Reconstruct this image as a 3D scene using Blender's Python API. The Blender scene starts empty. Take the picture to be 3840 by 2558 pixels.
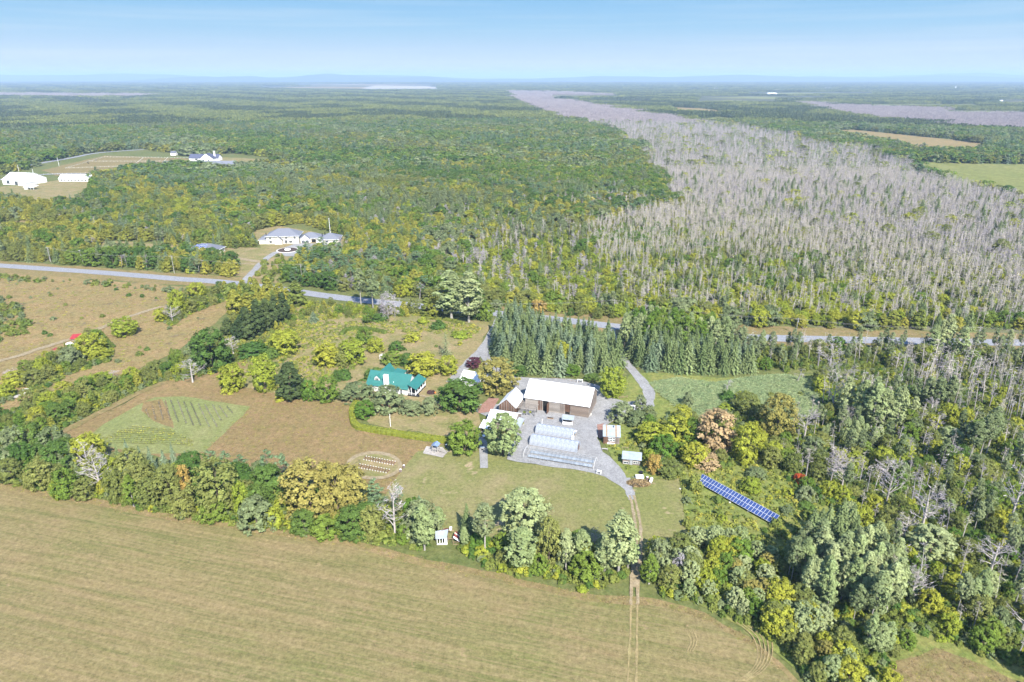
import bpy, math, random, time
import numpy as np
from mathutils import Vector, Matrix
T0 = time.time()
random.seed(7); RNG = np.random.default_rng(11)
sc = bpy.context.scene; COL = sc.collection
R = math.radians

# ------------------------------------------------------------------ camera, world, sun, exposure
H = 115.0; FN = 2560.0; PITCH = math.atan((1279-285)/FN); SP, CP = math.sin(PITCH), math.cos(PITCH)
cam = bpy.data.cameras.new("camera"); camo = bpy.data.objects.new("camera", cam); COL.objects.link(camo)
cam.sensor_width = 36; cam.lens = 24; cam.clip_start = 1; cam.clip_end = 200000
camo.location = (0, 0, H); camo.rotation_euler = (math.pi/2-PITCH, 0, 0); sc.camera = camo
SUN_EL, SUN_AZ = R(43), R(160)            # azimuth clockwise from +Y: the sun stands behind the camera, a little right
w = bpy.data.worlds.new("World"); sc.world = w; w.use_nodes = True; nt = w.node_tree; nt.nodes.clear()
sky = nt.nodes.new('ShaderNodeTexSky'); sky.sky_type = 'NISHITA'; sky.sun_disc = False
sky.sun_elevation = SUN_EL; sky.sun_rotation = SUN_AZ; sky.altitude = 200
sky.air_density = 1.0; sky.dust_density = 0.3; sky.ozone_density = 1.6
bg = nt.nodes.new('ShaderNodeBackground'); bg.inputs[1].default_value = 0.10
wo = nt.nodes.new('ShaderNodeOutputWorld')
tc = nt.nodes.new('ShaderNodeTexCoord'); mp = nt.nodes.new('ShaderNodeMapping'); mp.inputs['Scale'].default_value = (1.2, 1.2, 42)
nz = nt.nodes.new('ShaderNodeTexNoise'); nz.inputs['Scale'].default_value = 2.2; nz.inputs['Detail'].default_value = 6
rp = nt.nodes.new('ShaderNodeValToRGB'); rp.color_ramp.elements[0].position = .46; rp.color_ramp.elements[1].position = .78
rp.color_ramp.elements[1].color = (.25, .25, .25, 1)
mx = nt.nodes.new('ShaderNodeMix'); mx.data_type = 'RGBA'; mx.inputs[7].default_value = (3.0, 3.1, 3.15, 1)
tint = nt.nodes.new('ShaderNodeMix'); tint.data_type = 'RGBA'; tint.blend_type = 'MULTIPLY'; tint.inputs[0].default_value = 1
tint.inputs[7].default_value = (0.8, 0.96, 1.1, 1)
L = nt.links.new
sx = nt.nodes.new('ShaderNodeSeparateXYZ'); L(tc.outputs['Generated'], sx.inputs[0])
low = nt.nodes.new('ShaderNodeValToRGB'); L(sx.outputs[2], low.inputs[0]); cr = low.color_ramp
for pos, c in ((0.0, (.83, .93, 1.0)), (.022, (.70, .86, 1.0)), (.060, (.44, .74, 1.0)), (.115, (.25, .60, 1.0)), (.4, (.17, .47, .95))):
    e = cr.elements.new(pos) if pos not in (0.0, .4) else cr.elements[0 if pos == 0 else len(cr.elements)-1]; e.position = pos; e.color = (*c, 1)
lg = nt.nodes.new('ShaderNodeVectorMath'); lg.operation = 'SCALE'; lg.inputs[3].default_value = 2.75; L(low.outputs[0], lg.inputs[0])
hr = nt.nodes.new('ShaderNodeMapRange'); hr.interpolation_type = 'SMOOTHERSTEP'; hr.inputs[1].default_value = .1; hr.inputs[2].default_value = .6; hr.inputs[3].default_value = 1; hr.inputs[4].default_value = 0
pale = nt.nodes.new('ShaderNodeMix'); pale.data_type = 'RGBA'
L(lg.outputs[0], pale.inputs[7]); L(sx.outputs[2], hr.inputs[0]); L(hr.outputs[0], pale.inputs[0])
L(tc.outputs['Generated'], mp.inputs[0]); L(mp.outputs[0], nz.inputs[0]); L(nz.outputs[0], rp.inputs[0])
L(sky.outputs[0], tint.inputs[6]); L(rp.outputs[0], mx.inputs[0]); L(tint.outputs[2], pale.inputs[6]); L(pale.outputs[2], mx.inputs[6]); L(mx.outputs[2], bg.inputs[0]); L(bg.outputs[0], wo.inputs[0])
sl = bpy.data.lights.new("sun", 'SUN'); sl.energy = 3.6; sl.angle = R(0.6); sl.color = (1, .955, .88)
so = bpy.data.objects.new("sun", sl); COL.objects.link(so)
sdir = Vector((math.sin(SUN_AZ)*math.cos(SUN_EL), math.cos(SUN_AZ)*math.cos(SUN_EL), math.sin(SUN_EL)))
so.rotation_euler = sdir.to_track_quat('Z', 'Y').to_euler(); so.location = (0, -20, 200)
sc.view_settings.view_transform = 'Standard'; sc.view_settings.look = 'None'
sc.view_settings.exposure = 1.68; sc.view_settings.gamma = 1; sc.view_settings.use_curve_mapping = False
sc.render.engine = 'CYCLES'
cy = sc.cycles; cy.max_bounces = 4; cy.diffuse_bounces = 2; cy.glossy_bounces = 2; cy.transmission_bounces = 3
cy.transparent_max_bounces = 6; cy.volume_bounces = 0; cy.use_denoising = True; cy.denoiser = 'OPENIMAGEDENOISE'
cy.denoising_prefilter = 'ACCURATE'; cy.use_light_tree = False

# ------------------------------------------------------------------ helpers: picture-to-ground, tags, meshes
def P(x, y, z=0.0):                        # where the view ray of a photo pixel (3840 wide) meets height z
    u = (x-1920)/FN; v = -(y-1279)/FN; t = (H-z)/(SP-v*CP)
    return Vector((u*t, t*(CP+v*SP), z))
SD = 3840/2354.0
def D(x, y, z=0.0): return P(x*SD, y*SD, z)
def proj(X, Y, Z=0.0):                     # inverse, to the 2354-wide frame (numpy)
    d = Y*CP-(Z-H)*SP; up = Y*SP+(Z-H)*CP
    d = np.where(d > 1, d, 1e-3)
    return (1920+FN*X/d)/SD, (1279-FN*up/d)/SD
def depth_at(X, Y): return Y*CP+H*SP
def height_from(base, ytop):               # height of a thing standing at base whose top shows at row ytop (3840 frame)
    k = (1279-ytop)/FN; Y = base.y         # up/d = k
    return H + (k*Y*CP - Y*SP)/(CP + k*SP)
def tag(o, label=None, cat=None, group=None, kind=None):
    if label: o['label'] = label
    if cat: o['category'] = cat
    if group: o['group'] = group
    if kind: o['kind'] = kind
    return o
def link(name, data, parent=None, loc=(0, 0, 0), rz=0.0):
    o = bpy.data.objects.new(name, data); COL.objects.link(o)
    o.location = loc; o.rotation_euler = (0, 0, rz)
    if parent: o.parent = parent
    return o
def thing(name, label, cat, loc=(0, 0, 0), rz=0.0, group=None):
    return tag(link(name, None, None, loc, rz), label, cat, group)

class MB:
    """collects boxes, quads, tubes; build() links them as ONE mesh object"""
    def __init__(s): s.v = []; s.f = []; s.m = []; s.cur = 0
    def add(s, vs, fs):
        n = len(s.v); s.v += [tuple(p) for p in vs]
        for f in fs: s.f.append(tuple(i+n for i in f)); s.m.append(s.cur)
        return s
    def box(s, x0, x1, y0, y1, z0, z1):
        return s.add([(x0,y0,z0),(x1,y0,z0),(x1,y1,z0),(x0,y1,z0),(x0,y0,z1),(x1,y0,z1),(x1,y1,z1),(x0,y1,z1)],
                     [(0,3,2,1),(4,5,6,7),(0,1,5,4),(1,2,6,5),(2,3,7,6),(3,0,4,7)])
    def slab(s, a, b, c, d, t):            # a quad with thickness t downward
        q = [Vector(p) for p in (a, b, c, d)]
        return s.add(q+[p-Vector((0,0,t)) for p in q], [(0,1,2,3),(7,6,5,4),(0,4,5,1),(1,5,6,2),(2,6,7,3),(3,7,4,0)])
    def prism(s, pts, y0, y1):             # an x-z outline extruded along y
        n = len(pts)
        vs = [(x, y0, z) for x, z in pts]+[(x, y1, z) for x, z in pts]
        return s.add(vs, [tuple(range(n)), tuple(reversed(range(n, 2*n)))]+[(i+n, (i+1) % n+n, (i+1) % n, i) for i in range(n)])
    def prismx(s, pts, x0, x1):            # a y-z outline extruded along x
        n = len(pts)
        vs = [(x0, y, z) for y, z in pts]+[(x1, y, z) for y, z in pts]
        return s.add(vs, [tuple(reversed(range(n))), tuple(range(n, 2*n))]+[(i, (i+1) % n, (i+1) % n+n, i+n) for i in range(n)])
    def tube(s, pts, rs, n=5, cap=True):
        pts = [Vector(p) for p in pts]; rings = []
        if not hasattr(rs, '__len__'): rs = [rs]*len(pts)
        for i, p in enumerate(pts):
            d = (pts[min(i+1, len(pts)-1)]-pts[max(i-1, 0)]).normalized()
            a = d.orthogonal().normalized(); b = d.cross(a)
            rings.append([p+(a*math.cos(2*math.pi*k/n)+b*math.sin(2*math.pi*k/n))*rs[i] for k in range(n)])
        fs = [(i*n+k, i*n+(k+1) % n, (i+1)*n+(k+1) % n, (i+1)*n+k) for i in range(len(pts)-1) for k in range(n)]
        if cap: fs += [tuple(range(n-1, -1, -1)), tuple((len(pts)-1)*n+k for k in range(n))]
        return s.add([v for r in rings for v in r], fs)
    def mesh(s, name, mats):
        me = bpy.data.meshes.new(name); me.from_pydata(s.v, [], s.f)
        for m in (mats if isinstance(mats, (list, tuple)) else [mats]): me.materials.append(m)
        if any(s.m): me.polygons.foreach_set('material_index', s.m)
        me.update(); return me
    def build(s, name, mat, parent=None, loc=(0, 0, 0), rz=0.0): return link(name, s.mesh(name, mat), parent, loc, rz)

# ------------------------------------------------------------------ materials
def newmat(name):
    m = bpy.data.materials.new(name); m.use_nodes = True; m.node_tree.nodes.clear(); return m, m.node_tree
def N(nt, t, **k):
    n = nt.nodes.new(t)
    for a, b in k.items(): setattr(n, a, b)
    return n
def mixc(nt, fac, a, b, blend='MIX'):
    n = N(nt, 'ShaderNodeMix', data_type='RGBA', blend_type=blend)
    for i, v in ((0, fac), (6, a), (7, b)):
        if isinstance(v, (tuple, list)): n.inputs[i].default_value = (*v, 1) if len(v) == 3 else v
        elif isinstance(v, (int, float)): n.inputs[i].default_value = v
        else: nt.links.new(v, n.inputs[i])
    return n.outputs[2]
def ramp(nt, src, a, b):
    n = N(nt, 'ShaderNodeMapRange'); n.inputs[1].default_value = a; n.inputs[2].default_value = b; nt.links.new(src, n.inputs[0]); return n.outputs[0]
def noise(nt, scale, detail=4, vec=None, rough=.55, stretch=None, rot=0):
    n = N(nt, 'ShaderNodeTexNoise'); n.inputs['Scale'].default_value = scale; n.inputs['Detail'].default_value = detail; n.inputs['Roughness'].default_value = rough
    if vec is None: vec = N(nt, 'ShaderNodeNewGeometry').outputs['Position']
    if stretch:
        m = N(nt, 'ShaderNodeMapping'); m.inputs['Rotation'].default_value = (0, 0, rot); m2 = N(nt, 'ShaderNodeMapping'); m2.inputs['Scale'].default_value = stretch
        nt.links.new(vec, m.inputs[0]); nt.links.new(m.outputs[0], m2.inputs[0]); vec = m2.outputs[0]
    nt.links.new(vec, n.inputs[0]); return n.outputs[0]
def out(nt, col, rough=.9, bump=None, bs=.3, bd=.1, spec=.2, metal=0.0):
    b = N(nt, 'ShaderNodeBsdfPrincipled'); o = N(nt, 'ShaderNodeOutputMaterial')
    if isinstance(col, (tuple, list)): b.inputs['Base Color'].default_value = (*col[:3], 1)
    else: nt.links.new(col, b.inputs['Base Color'])
    b.inputs['Roughness'].default_value = rough; b.inputs['Specular IOR Level'].default_value = spec; b.inputs['Metallic'].default_value = metal
    if bump is not None:
        bu = N(nt, 'ShaderNodeBump'); bu.inputs['Strength'].default_value = bs; bu.inputs['Distance'].default_value = bd
        nt.links.new(bump, bu.inputs['Height']); nt.links.new(bu.outputs[0], b.inputs['Normal'])
    nt.links.new(b.outputs[0], o.inputs[0]); return b
def ground_mat(name, cols, patch=.03, mid=.25, fine=2.2, streak=None, bd=.35, specks=None, lines=None):
    """cols: three colours mixed by large patches, middle blotches and fine grain"""
    m, nt = newmat(name)
    n1 = ramp(nt, noise(nt, patch, 5), .38, .62); n2 = ramp(nt, noise(nt, mid, 5, rough=.65), .36, .66); n3 = noise(nt, fine, 5, rough=.75)
    c = mixc(nt, n1, cols[0], cols[1]); c = mixc(nt, n2, c, cols[2])
    for st_ in [s_ for s_ in (streak, lines) if s_]:
        sx, sy, rot, col, amt = st_
        ns = ramp(nt, noise(nt, 1, 5, stretch=(sx, sy, 1), rot=rot, rough=.6), .42, .62)
        f = N(nt, 'ShaderNodeMath', operation='MULTIPLY'); nt.links.new(ns, f.inputs[0]); f.inputs[1].default_value = amt
        c = mixc(nt, f.outputs[0], c, col)
    if specks:
        sp = ramp(nt, noise(nt, specks[1], 3, rough=.8), specks[2], specks[2]+.08); c = mixc(nt, sp, c, specks[0])
    n5 = noise(nt, fine*.33, 5, rough=.8); av = N(nt, 'ShaderNodeMath', operation='MULTIPLY_ADD'); nt.links.new(n5, av.inputs[0]); av.inputs[1].default_value = .6; hv = N(nt, 'ShaderNodeMath', operation='MULTIPLY'); nt.links.new(n3, hv.inputs[0]); hv.inputs[1].default_value = .4; nt.links.new(hv.outputs[0], av.inputs[2]); n3 = av.outputs[0]
    g = ramp(nt, n3, .38, .62); n4 = N(nt, 'ShaderNodeMapRange'); n4.inputs[3].default_value = .66; n4.inputs[4].default_value = 1.34; nt.links.new(g, n4.inputs[0])
    c = mixc(nt, 1.0, c, n4.outputs[0], 'MULTIPLY')
    out(nt, c, .95, n3, .8, bd, spec=.05); return m
def plain(name, col, rough=.7, var=.12, scale=1.5, spec=.25, metal=0.0, stretch=None, bump=0.0):
    m, nt = newmat(name); tcn = N(nt, 'ShaderNodeTexCoord').outputs['Object']
    n = noise(nt, scale, 5, vec=tcn, rough=.65, stretch=stretch)
    mr = N(nt, 'ShaderNodeMapRange'); mr.inputs[1].default_value = .3; mr.inputs[2].default_value = .7; mr.inputs[3].default_value = 1-var; mr.inputs[4].default_value = 1+var; nt.links.new(n, mr.inputs[0])
    oi = N(nt, 'ShaderNodeObjectInfo'); m2 = N(nt, 'ShaderNodeMapRange'); m2.inputs[3].default_value = 1-var*.8; m2.inputs[4].default_value = 1+var*.8; nt.links.new(oi.outputs['Random'], m2.inputs[0])
    mm = N(nt, 'ShaderNodeMath', operation='MULTIPLY'); nt.links.new(mr.outputs[0], mm.inputs[0]); nt.links.new(m2.outputs[0], mm.inputs[1])
    out(nt, mixc(nt, 1.0, col, mm.outputs[0], 'MULTIPLY'), rough, n if bump else None, .5, bump, spec, metal); return m
def seam_metal(name, col, pitch=.5, axis='X', rough=.45, var=.1):
    m, nt = newmat(name); tcn = N(nt, 'ShaderNodeTexCoord').outputs['Object']
    wv = N(nt, 'ShaderNodeTexWave', bands_direction=axis); wv.inputs['Scale'].default_value = 1/(pitch*math.pi*2)*2; nt.links.new(tcn, wv.inputs[0])
    pw = N(nt, 'ShaderNodeMath', operation='POWER'); nt.links.new(wv.outputs['Fac'], pw.inputs[0]); pw.inputs[1].default_value = 12
    n = noise(nt, .6, 5, vec=tcn, rough=.7); mr = N(nt, 'ShaderNodeMapRange'); mr.inputs[1].default_value = .3; mr.inputs[2].default_value = .7; mr.inputs[3].default_value = 1-var; mr.inputs[4].default_value = 1+var; nt.links.new(n, mr.inputs[0])
    out(nt, mixc(nt, 1.0, col, mr.outputs[0], 'MULTIPLY'), rough, pw.outputs[0], .6, .04, .4, 0.0); return m
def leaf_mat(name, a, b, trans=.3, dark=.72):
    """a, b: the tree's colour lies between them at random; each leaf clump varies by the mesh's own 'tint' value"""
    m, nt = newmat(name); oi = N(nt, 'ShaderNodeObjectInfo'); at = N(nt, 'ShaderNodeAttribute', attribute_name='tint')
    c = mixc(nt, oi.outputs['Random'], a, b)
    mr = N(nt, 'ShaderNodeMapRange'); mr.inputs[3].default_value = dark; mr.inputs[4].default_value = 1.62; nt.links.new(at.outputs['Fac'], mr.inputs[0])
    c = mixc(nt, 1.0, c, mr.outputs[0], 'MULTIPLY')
    d = N(nt, 'ShaderNodeBsdfDiffuse'); t = N(nt, 'ShaderNodeBsdfTranslucent'); x = N(nt, 'ShaderNodeMixShader'); o = N(nt, 'ShaderNodeOutputMaterial')
    x.inputs[0].default_value = trans
    nt.links.new(c, d.inputs[0]); nt.links.new(c, t.inputs[0]); nt.links.new(d.outputs[0], x.inputs[1]); nt.links.new(t.outputs[0], x.inputs[2]); nt.links.new(x.outputs[0], o.inputs[0])
    return m
M = {}
M['bark'] = plain('bark', (0.112, 0.084, 0.063), .9, .25, 3); M['palebark'] = plain('pale_bark', (0.294, 0.273, 0.238), .9, .25, 3)
M['deadwood'] = plain('dead_wood', (.23, .21, .20), .9, .22, 2); M['deadwhite'] = plain('bleached_wood', (.36, .325, .295), .9, .15, 2)
M['twig'] = leaf_mat('grey_twigs', (.235, .205, .22), (.34, .31, .315), .1, .7)
M['twigbeige'] = leaf_mat('beige_twigs', (.26, .235, .18), (.37, .335, .275), .1, .75)
M['spruce'] = leaf_mat('spruce_needles', (.095, .130, .050), (.150, .185, .075), .18)
M['bluespruce'] = leaf_mat('blue_green_needles', (.105, .145, .080), (.150, .190, .110), .18)
M['darkcon'] = leaf_mat('dark_conifer_needles', (0.038, 0.060, 0.024), (0.071, 0.092, 0.032), .15)
M['pine'] = leaf_mat('pine_needles', (0.088, 0.143, 0.065), (0.132, 0.185, 0.092), .2)
M['cedar'] = leaf_mat('cedar_sprays', (.180, .195, .036), (.300, .280, .050), .28)
M['cedargreen'] = leaf_mat('green_cedar_sprays', (.115, .150, .035), (.200, .215, .045), .28)
M['leaf'] = leaf_mat('green_leaves', (.085, .155, .026), (.150, .20, .036), .3)
M['darkleaf'] = leaf_mat('dark_green_leaves', (.060, .115, .026), (.10, .15, .034), .28)
M['midleaf'] = leaf_mat('olive_leaves', (.135, .160, .045), (.205, .215, .062), .3)
M['yellowleaf'] = leaf_mat('yellow_green_leaves', (.195, .245, .034), (.285, .285, .040), .32)
M['goldleaf'] = leaf_mat('golden_olive_leaves', (.225, .205, .058), (.275, .24, .068), .3)
M['paleleaf'] = leaf_mat('silvery_leaves', (.205, .255, .105), (.285, .315, .15), .3)
M['greyleaf'] = leaf_mat('grey_green_leaves', (.135, .17, .075), (.19, .22, .105), .3)
M['orangeleaf'] = leaf_mat('orange_leaves', (.32, .225, .065), (.36, .26, .08), .3)
M['peachleaf'] = leaf_mat('peach_leaves', (.34, .245, .13), (.38, .28, .15), .3)
M['redleaf'] = leaf_mat('red_leaves', (0.337, 0.066, 0.027), (0.386, 0.096, 0.034), .3)
M['purpleleaf'] = leaf_mat('purple_leaves', (0.071, 0.026, 0.035), (0.090, 0.035, 0.043), .25)
M['reed'] = leaf_mat('reed_blades', (.22, .29, .14), (.30, .34, .17), .25)
M['drygrass'] = leaf_mat('dry_grass_blades', (.24, .175, .09), (.30, .225, .12), .25)
M['weed'] = leaf_mat('weed_leaves', (.19, .225, .045), (.31, .285, .055), .25)
M['shrubgreen'] = leaf_mat('shrub_leaves', (.11, .155, .034), (.19, .21, .05), .3)
M['hedge'] = leaf_mat('hedge_sprays', (.21, .23, .03), (.23, .25, .035), .25, .7)
for k, (a, b) in dict(far=((.095, .125, .038), (.20, .215, .055)), fardark=((.055, .085, .036), (.12, .145, .048)), fargrey=((0.251, 0.213, 0.217), (0.335, 0.290, 0.282))).items():
    M[k] = leaf_mat({'far': 'distant_foliage', 'fardark': 'distant_conifers', 'fargrey': 'distant_grey_wood'}[k], a, b, .2, .5)
M['white'] = plain('white_paint', (.80, .80, .79), .6, .05); M['whiteroof'] = seam_metal('white_metal_roof', (.82, .82, .82), .45, var=.04)
M['teal'] = seam_metal('green_metal_roof', (.026, .140, .122), .4, var=.12); M['greyroof'] = seam_metal('grey_metal_roof', (0.294, 0.329, 0.364), .6, var=.18)
M['shingle'] = plain('grey_shingles', (0.133, 0.140, 0.164), .9, .2, 6); M['navyroof'] = plain('navy_shingles', (0.070, 0.077, 0.119), .9, .2, 6)
M['cream'] = plain('cream_siding', (0.490, 0.462, 0.385), .8, .08); M['siding'] = plain('white_siding', (0.546, 0.539, 0.518), .8, .05)
M['board'] = plain('weathered_boards', (.20, .165, .14), .9, .35, 2, stretch=(3, 3, .3)); M['brownboard'] = plain('brown_boards', (0.119, 0.066, 0.042), .9, .4, 2, stretch=(3, 3, .3))
M['log'] = plain('grey_hewn_logs', (.27, .24, .21), .9, .3, 2, stretch=(.4, 3, 3)); M['brownlog'] = plain('brown_hewn_logs', (.19, .148, .118), .9, .3, 2, stretch=(.4, 3, 3))
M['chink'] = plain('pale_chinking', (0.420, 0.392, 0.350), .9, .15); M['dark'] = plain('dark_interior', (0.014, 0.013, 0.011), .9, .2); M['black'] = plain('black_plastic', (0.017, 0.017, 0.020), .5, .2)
M['glass'] = plain('window_glass', (0.028, 0.035, 0.042), .15, .2, spec=.8); M['rust'] = plain('rusty_metal', (0.189, 0.042, 0.035), .8, .4, 2); M['metal'] = plain('galvanised_metal', (.27, .28, .29), .4, .15, spec=.5)
M['brick'] = plain('red_brick', (0.252, 0.108, 0.070), .9, .2, 4); M['wood'] = plain('raw_wood', (0.294, 0.210, 0.133), .8, .2); M['polewood'] = plain('pole_wood', (0.315, 0.294, 0.266), .9, .2)
M['fabric'] = plain('grey_shade_fabric', (0.252, 0.280, 0.308), .9, .2, 1); M['soil'] = plain('dark_soil', (0.049, 0.032, 0.025), .95, .3, 3); M['plotsoil'] = plain('mulch', (.135, .118, .078), .95, .3, 3); M['cell'] = plain('solar_cells', (.030, .058, .175), .35, .1, spec=.25)
M['blue'] = plain('faded_blue_paint', (0.175, 0.245, 0.385), .6, .2); M['red'] = plain('red_paint', (0.315, 0.035, 0.042), .6, .3); M['orange'] = plain('orange_pumpkin', (0.525, 0.140, 0.021), .6, .1)
m, nt_ = newmat('greenhouse_film')                      # milky plastic film
g = N(nt_, 'ShaderNodeBsdfPrincipled'); g.inputs['Base Color'].default_value = (.34, .365, .41, 1); g.inputs['Roughness'].default_value = .25; g.inputs['Specular IOR Level'].default_value = .6
tr = N(nt_, 'ShaderNodeBsdfTransparent'); xx = N(nt_, 'ShaderNodeMixShader'); oo = N(nt_, 'ShaderNodeOutputMaterial')
nn = ramp(nt_, noise(nt_, 1.1, 4, vec=N(nt_, 'ShaderNodeTexCoord').outputs['Object']), .35, .65)
mr = N(nt_, 'ShaderNodeMapRange'); mr.inputs[3].default_value = .62; mr.inputs[4].default_value = .97; nt_.links.new(nn, mr.inputs[0]); nt_.links.new(mr.outputs[0], xx.inputs[0])
nt_.links.new(tr.outputs[0], xx.inputs[1]); nt_.links.new(g.outputs[0], xx.inputs[2]); nt_.links.new(xx.outputs[0], oo.inputs[0]); M['film'] = m

G = {}
G['floor'] = ground_mat('forest_floor', ((.115, .125, .042), (.15, .145, .055), (.085, .105, .032)), .02, .3, 1.6)
G['swamp'] = ground_mat('swamp_floor', ((.125, .12, .070), (.16, .14, .09), (.10, .115, .045)), .02, .12, 1.2)
G['hay'] = ground_mat('mown_hay', ((.178, .144, .062), (.120, .135, .040), (.198, .148, .072)), .012, .05, 2.6, streak=(.018, .42, R(14.7), (.105, .112, .036), .6), lines=(.05, 1.5, R(14.7), (.245, .185, .095), .5), specks=((.235, .175, .09), .22, .63))
G['rut'] = ground_mat('faint_wheel_marks', ((.245, .195, .095), (.215, .185, .08), (.25, .19, .095)), .05, .3, 2.5, bd=.02)
G['margin'] = ground_mat('dry_margin', ((0.233, 0.169, 0.087), (0.198, 0.146, 0.071), (0.146, 0.129, 0.046)), .05, .3, 2.4)
G['meadow'] = ground_mat('dry_meadow', ((0.238, 0.161, 0.081), (0.193, 0.132, 0.064), (0.174, 0.138, 0.055)), .03, .2, 2.2, bd=.6, specks=((0.110, 0.096, 0.038), .35, .60))
G['redmeadow'] = ground_mat('russet_meadow', ((.255, .175, .085), (.215, .155, .072), (.185, .155, .06)), .018, .09, 1.6, bd=.6, specks=((.13, .10, .07), .09, .60))
G['lawn'] = ground_mat('dry_lawn', ((.175, .155, .062), (.130, .145, .044), (.25, .185, .10)), .03, .12, 2.8, bd=.15, specks=((.10, .105, .038), .16, .60))
G['greenlawn'] = ground_mat('green_lawn', ((.155, .155, .055), (.215, .175, .090), (.135, .145, .045)), .022, .10, 2.8, bd=.15, specks=((.29, .225, .135), .10, .60))
G['garden'] = ground_mat('mown_garden', ((.165, .185, .070), (.195, .19, .08), (.145, .16, .055)), .05, .2, 2.6, bd=.15)
G['gravel'] = ground_mat('grey_gravel', ((.235, .23, .225), (.275, .27, .262), (.205, .20, .195)), .07, .25, 5, bd=.02)
G['road'] = ground_mat('worn_asphalt', ((.225, .228, .245), (.25, .25, .26), (.20, .205, .22)), .05, .6, 5, bd=.02)
G['path'] = ground_mat('pale_track', ((0.280, 0.227, 0.152), (0.246, 0.198, 0.123), (0.222, 0.175, 0.100)), .06, .4, 3, bd=.06)
G['sand'] = ground_mat('pale_sand', ((0.356, 0.325, 0.296), (0.325, 0.296, 0.267), (0.296, 0.267, 0.236)), .1, .5, 4, bd=.03)
G['marsh'] = ground_mat('green_marsh', ((0.158, 0.169, 0.050), (0.193, 0.187, 0.065), (0.129, 0.140, 0.042)), .01, .05, .5, bd=.4)
G['weeds'] = ground_mat('weedy_ground', ((.15, .175, .045), (.20, .185, .06), (.12, .15, .038)), .05, .3, 2.0)
G['reedbed'] = ground_mat('reed_ground', ((.15, .19, .085), (.19, .215, .10), (.12, .155, .065)), .06, .3, 2.0)
G['brick'] = ground_mat('brick_paving', ((0.233, 0.129, 0.100), (0.210, 0.110, 0.081), (0.262, 0.158, 0.123)), .3, 1, 6, bd=.02)
G['distant'] = ground_mat('distant_land', ((0.035, 0.050, 0.027), (0.058, 0.071, 0.029), (0.100, 0.094, 0.052)), .0012, .006, .03, bd=2)
G['hill'] = plain('distant_hills', (.06, .09, .06), .95, .15, .002)

# ------------------------------------------------------------------ ground sheets
LV = [0]
def sheet(name, pts, mat, wob=1.0, step=4.0, frame=D, label=None, raw=False):
    """a flat polygon on the ground with a slightly wandering edge; every sheet lies 4.5 mm above the one before"""
    LV[0] += 1; z = .0045*LV[0]
    q = [p if raw else frame(*p) for p in pts]; o = []
    rr = random.Random(hash(name) % 9999 if False else len(name)*31+len(pts))
    for i, a in enumerate(q):
        b = q[(i+1) % len(q)]; n = max(1, min(60, int((b-a).length/step)))
        nrm = Vector((-(b-a).y, (b-a).x, 0)).normalized()
        for k in range(n):
            p = a.lerp(b, k/n); s = math.sin(p.x*.19+p.y*.11)+math.sin(p.x*.43-p.y*.37+2)*.6+rr.uniform(-.5, .5)
            p = p+nrm*wob*.6*s if k else p; o.append((p.x, p.y, z))
    mb = MB(); from mathutils.geometry import tessellate_polygon
    tri = tessellate_polygon([[Vector(p) for p in o]])
    ar = sum(o[i][0]*o[(i+1) % len(o)][1]-o[(i+1) % len(o)][0]*o[i][1] for i in range(len(o)))
    mb.v = o
    for t in tri:
        a, b, c = (Vector(o[i]) for i in t)
        mb.f.append(tuple(t) if (b-a).cross(c-a).z > 0 else (t[0], t[2], t[1])); mb.m.append(0)
    ob = mb.build(name, mat); ob['kind'] = 'structure'
    if label: ob['label'] = label
    return ob
def smooth(pts, n=6):
    o = []; q = [pts[0]]+list(pts)+[pts[-1]]
    for i in range(1, len(q)-2):
        for k in range(n):
            t = k/n; a, b, c, d = q[i-1], q[i], q[i+1], q[i+2]
            o.append(.5*((2*b)+(c-a)*t+(2*a-5*b+4*c-d)*t*t+(3*b-a-3*c+d)*t**3))
    return o+[q[-2]]
ROADS = []                                   # centre lines for keeping trees off
def road(name, pts, width, mat, wob=.15, frame=D, keep=None, dz=0):
    LV[0] += 1; z = .0045*LV[0]+dz; c = smooth([frame(*p) for p in pts]); mb = MB(); vs = []
    ROADS.append((np.array([(p.x, p.y) for p in c]), (keep if keep is not None else (max(width) if isinstance(width, tuple) else width)/2+1.2)))
    for i, p in enumerate(c):
        d = (c[min(i+1, len(c)-1)]-c[max(i-1, 0)]).normalized(); n = Vector((-d.y, d.x, 0)); ww = width[0]+(width[1]-width[0])*i/(len(c)-1) if isinstance(width, tuple) else width
        for s in (-1, 1):
            q = p+n*s*(ww/2+random.uniform(-wob, wob)); vs.append((q.x, q.y, z))
    mb.add(vs, [(2*i+1, 2*i, 2*i+2, 2*i+3) for i in range(len(c)-1)])
    o = mb.build(name, mat); o['kind'] = 'structure'; return o

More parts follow.
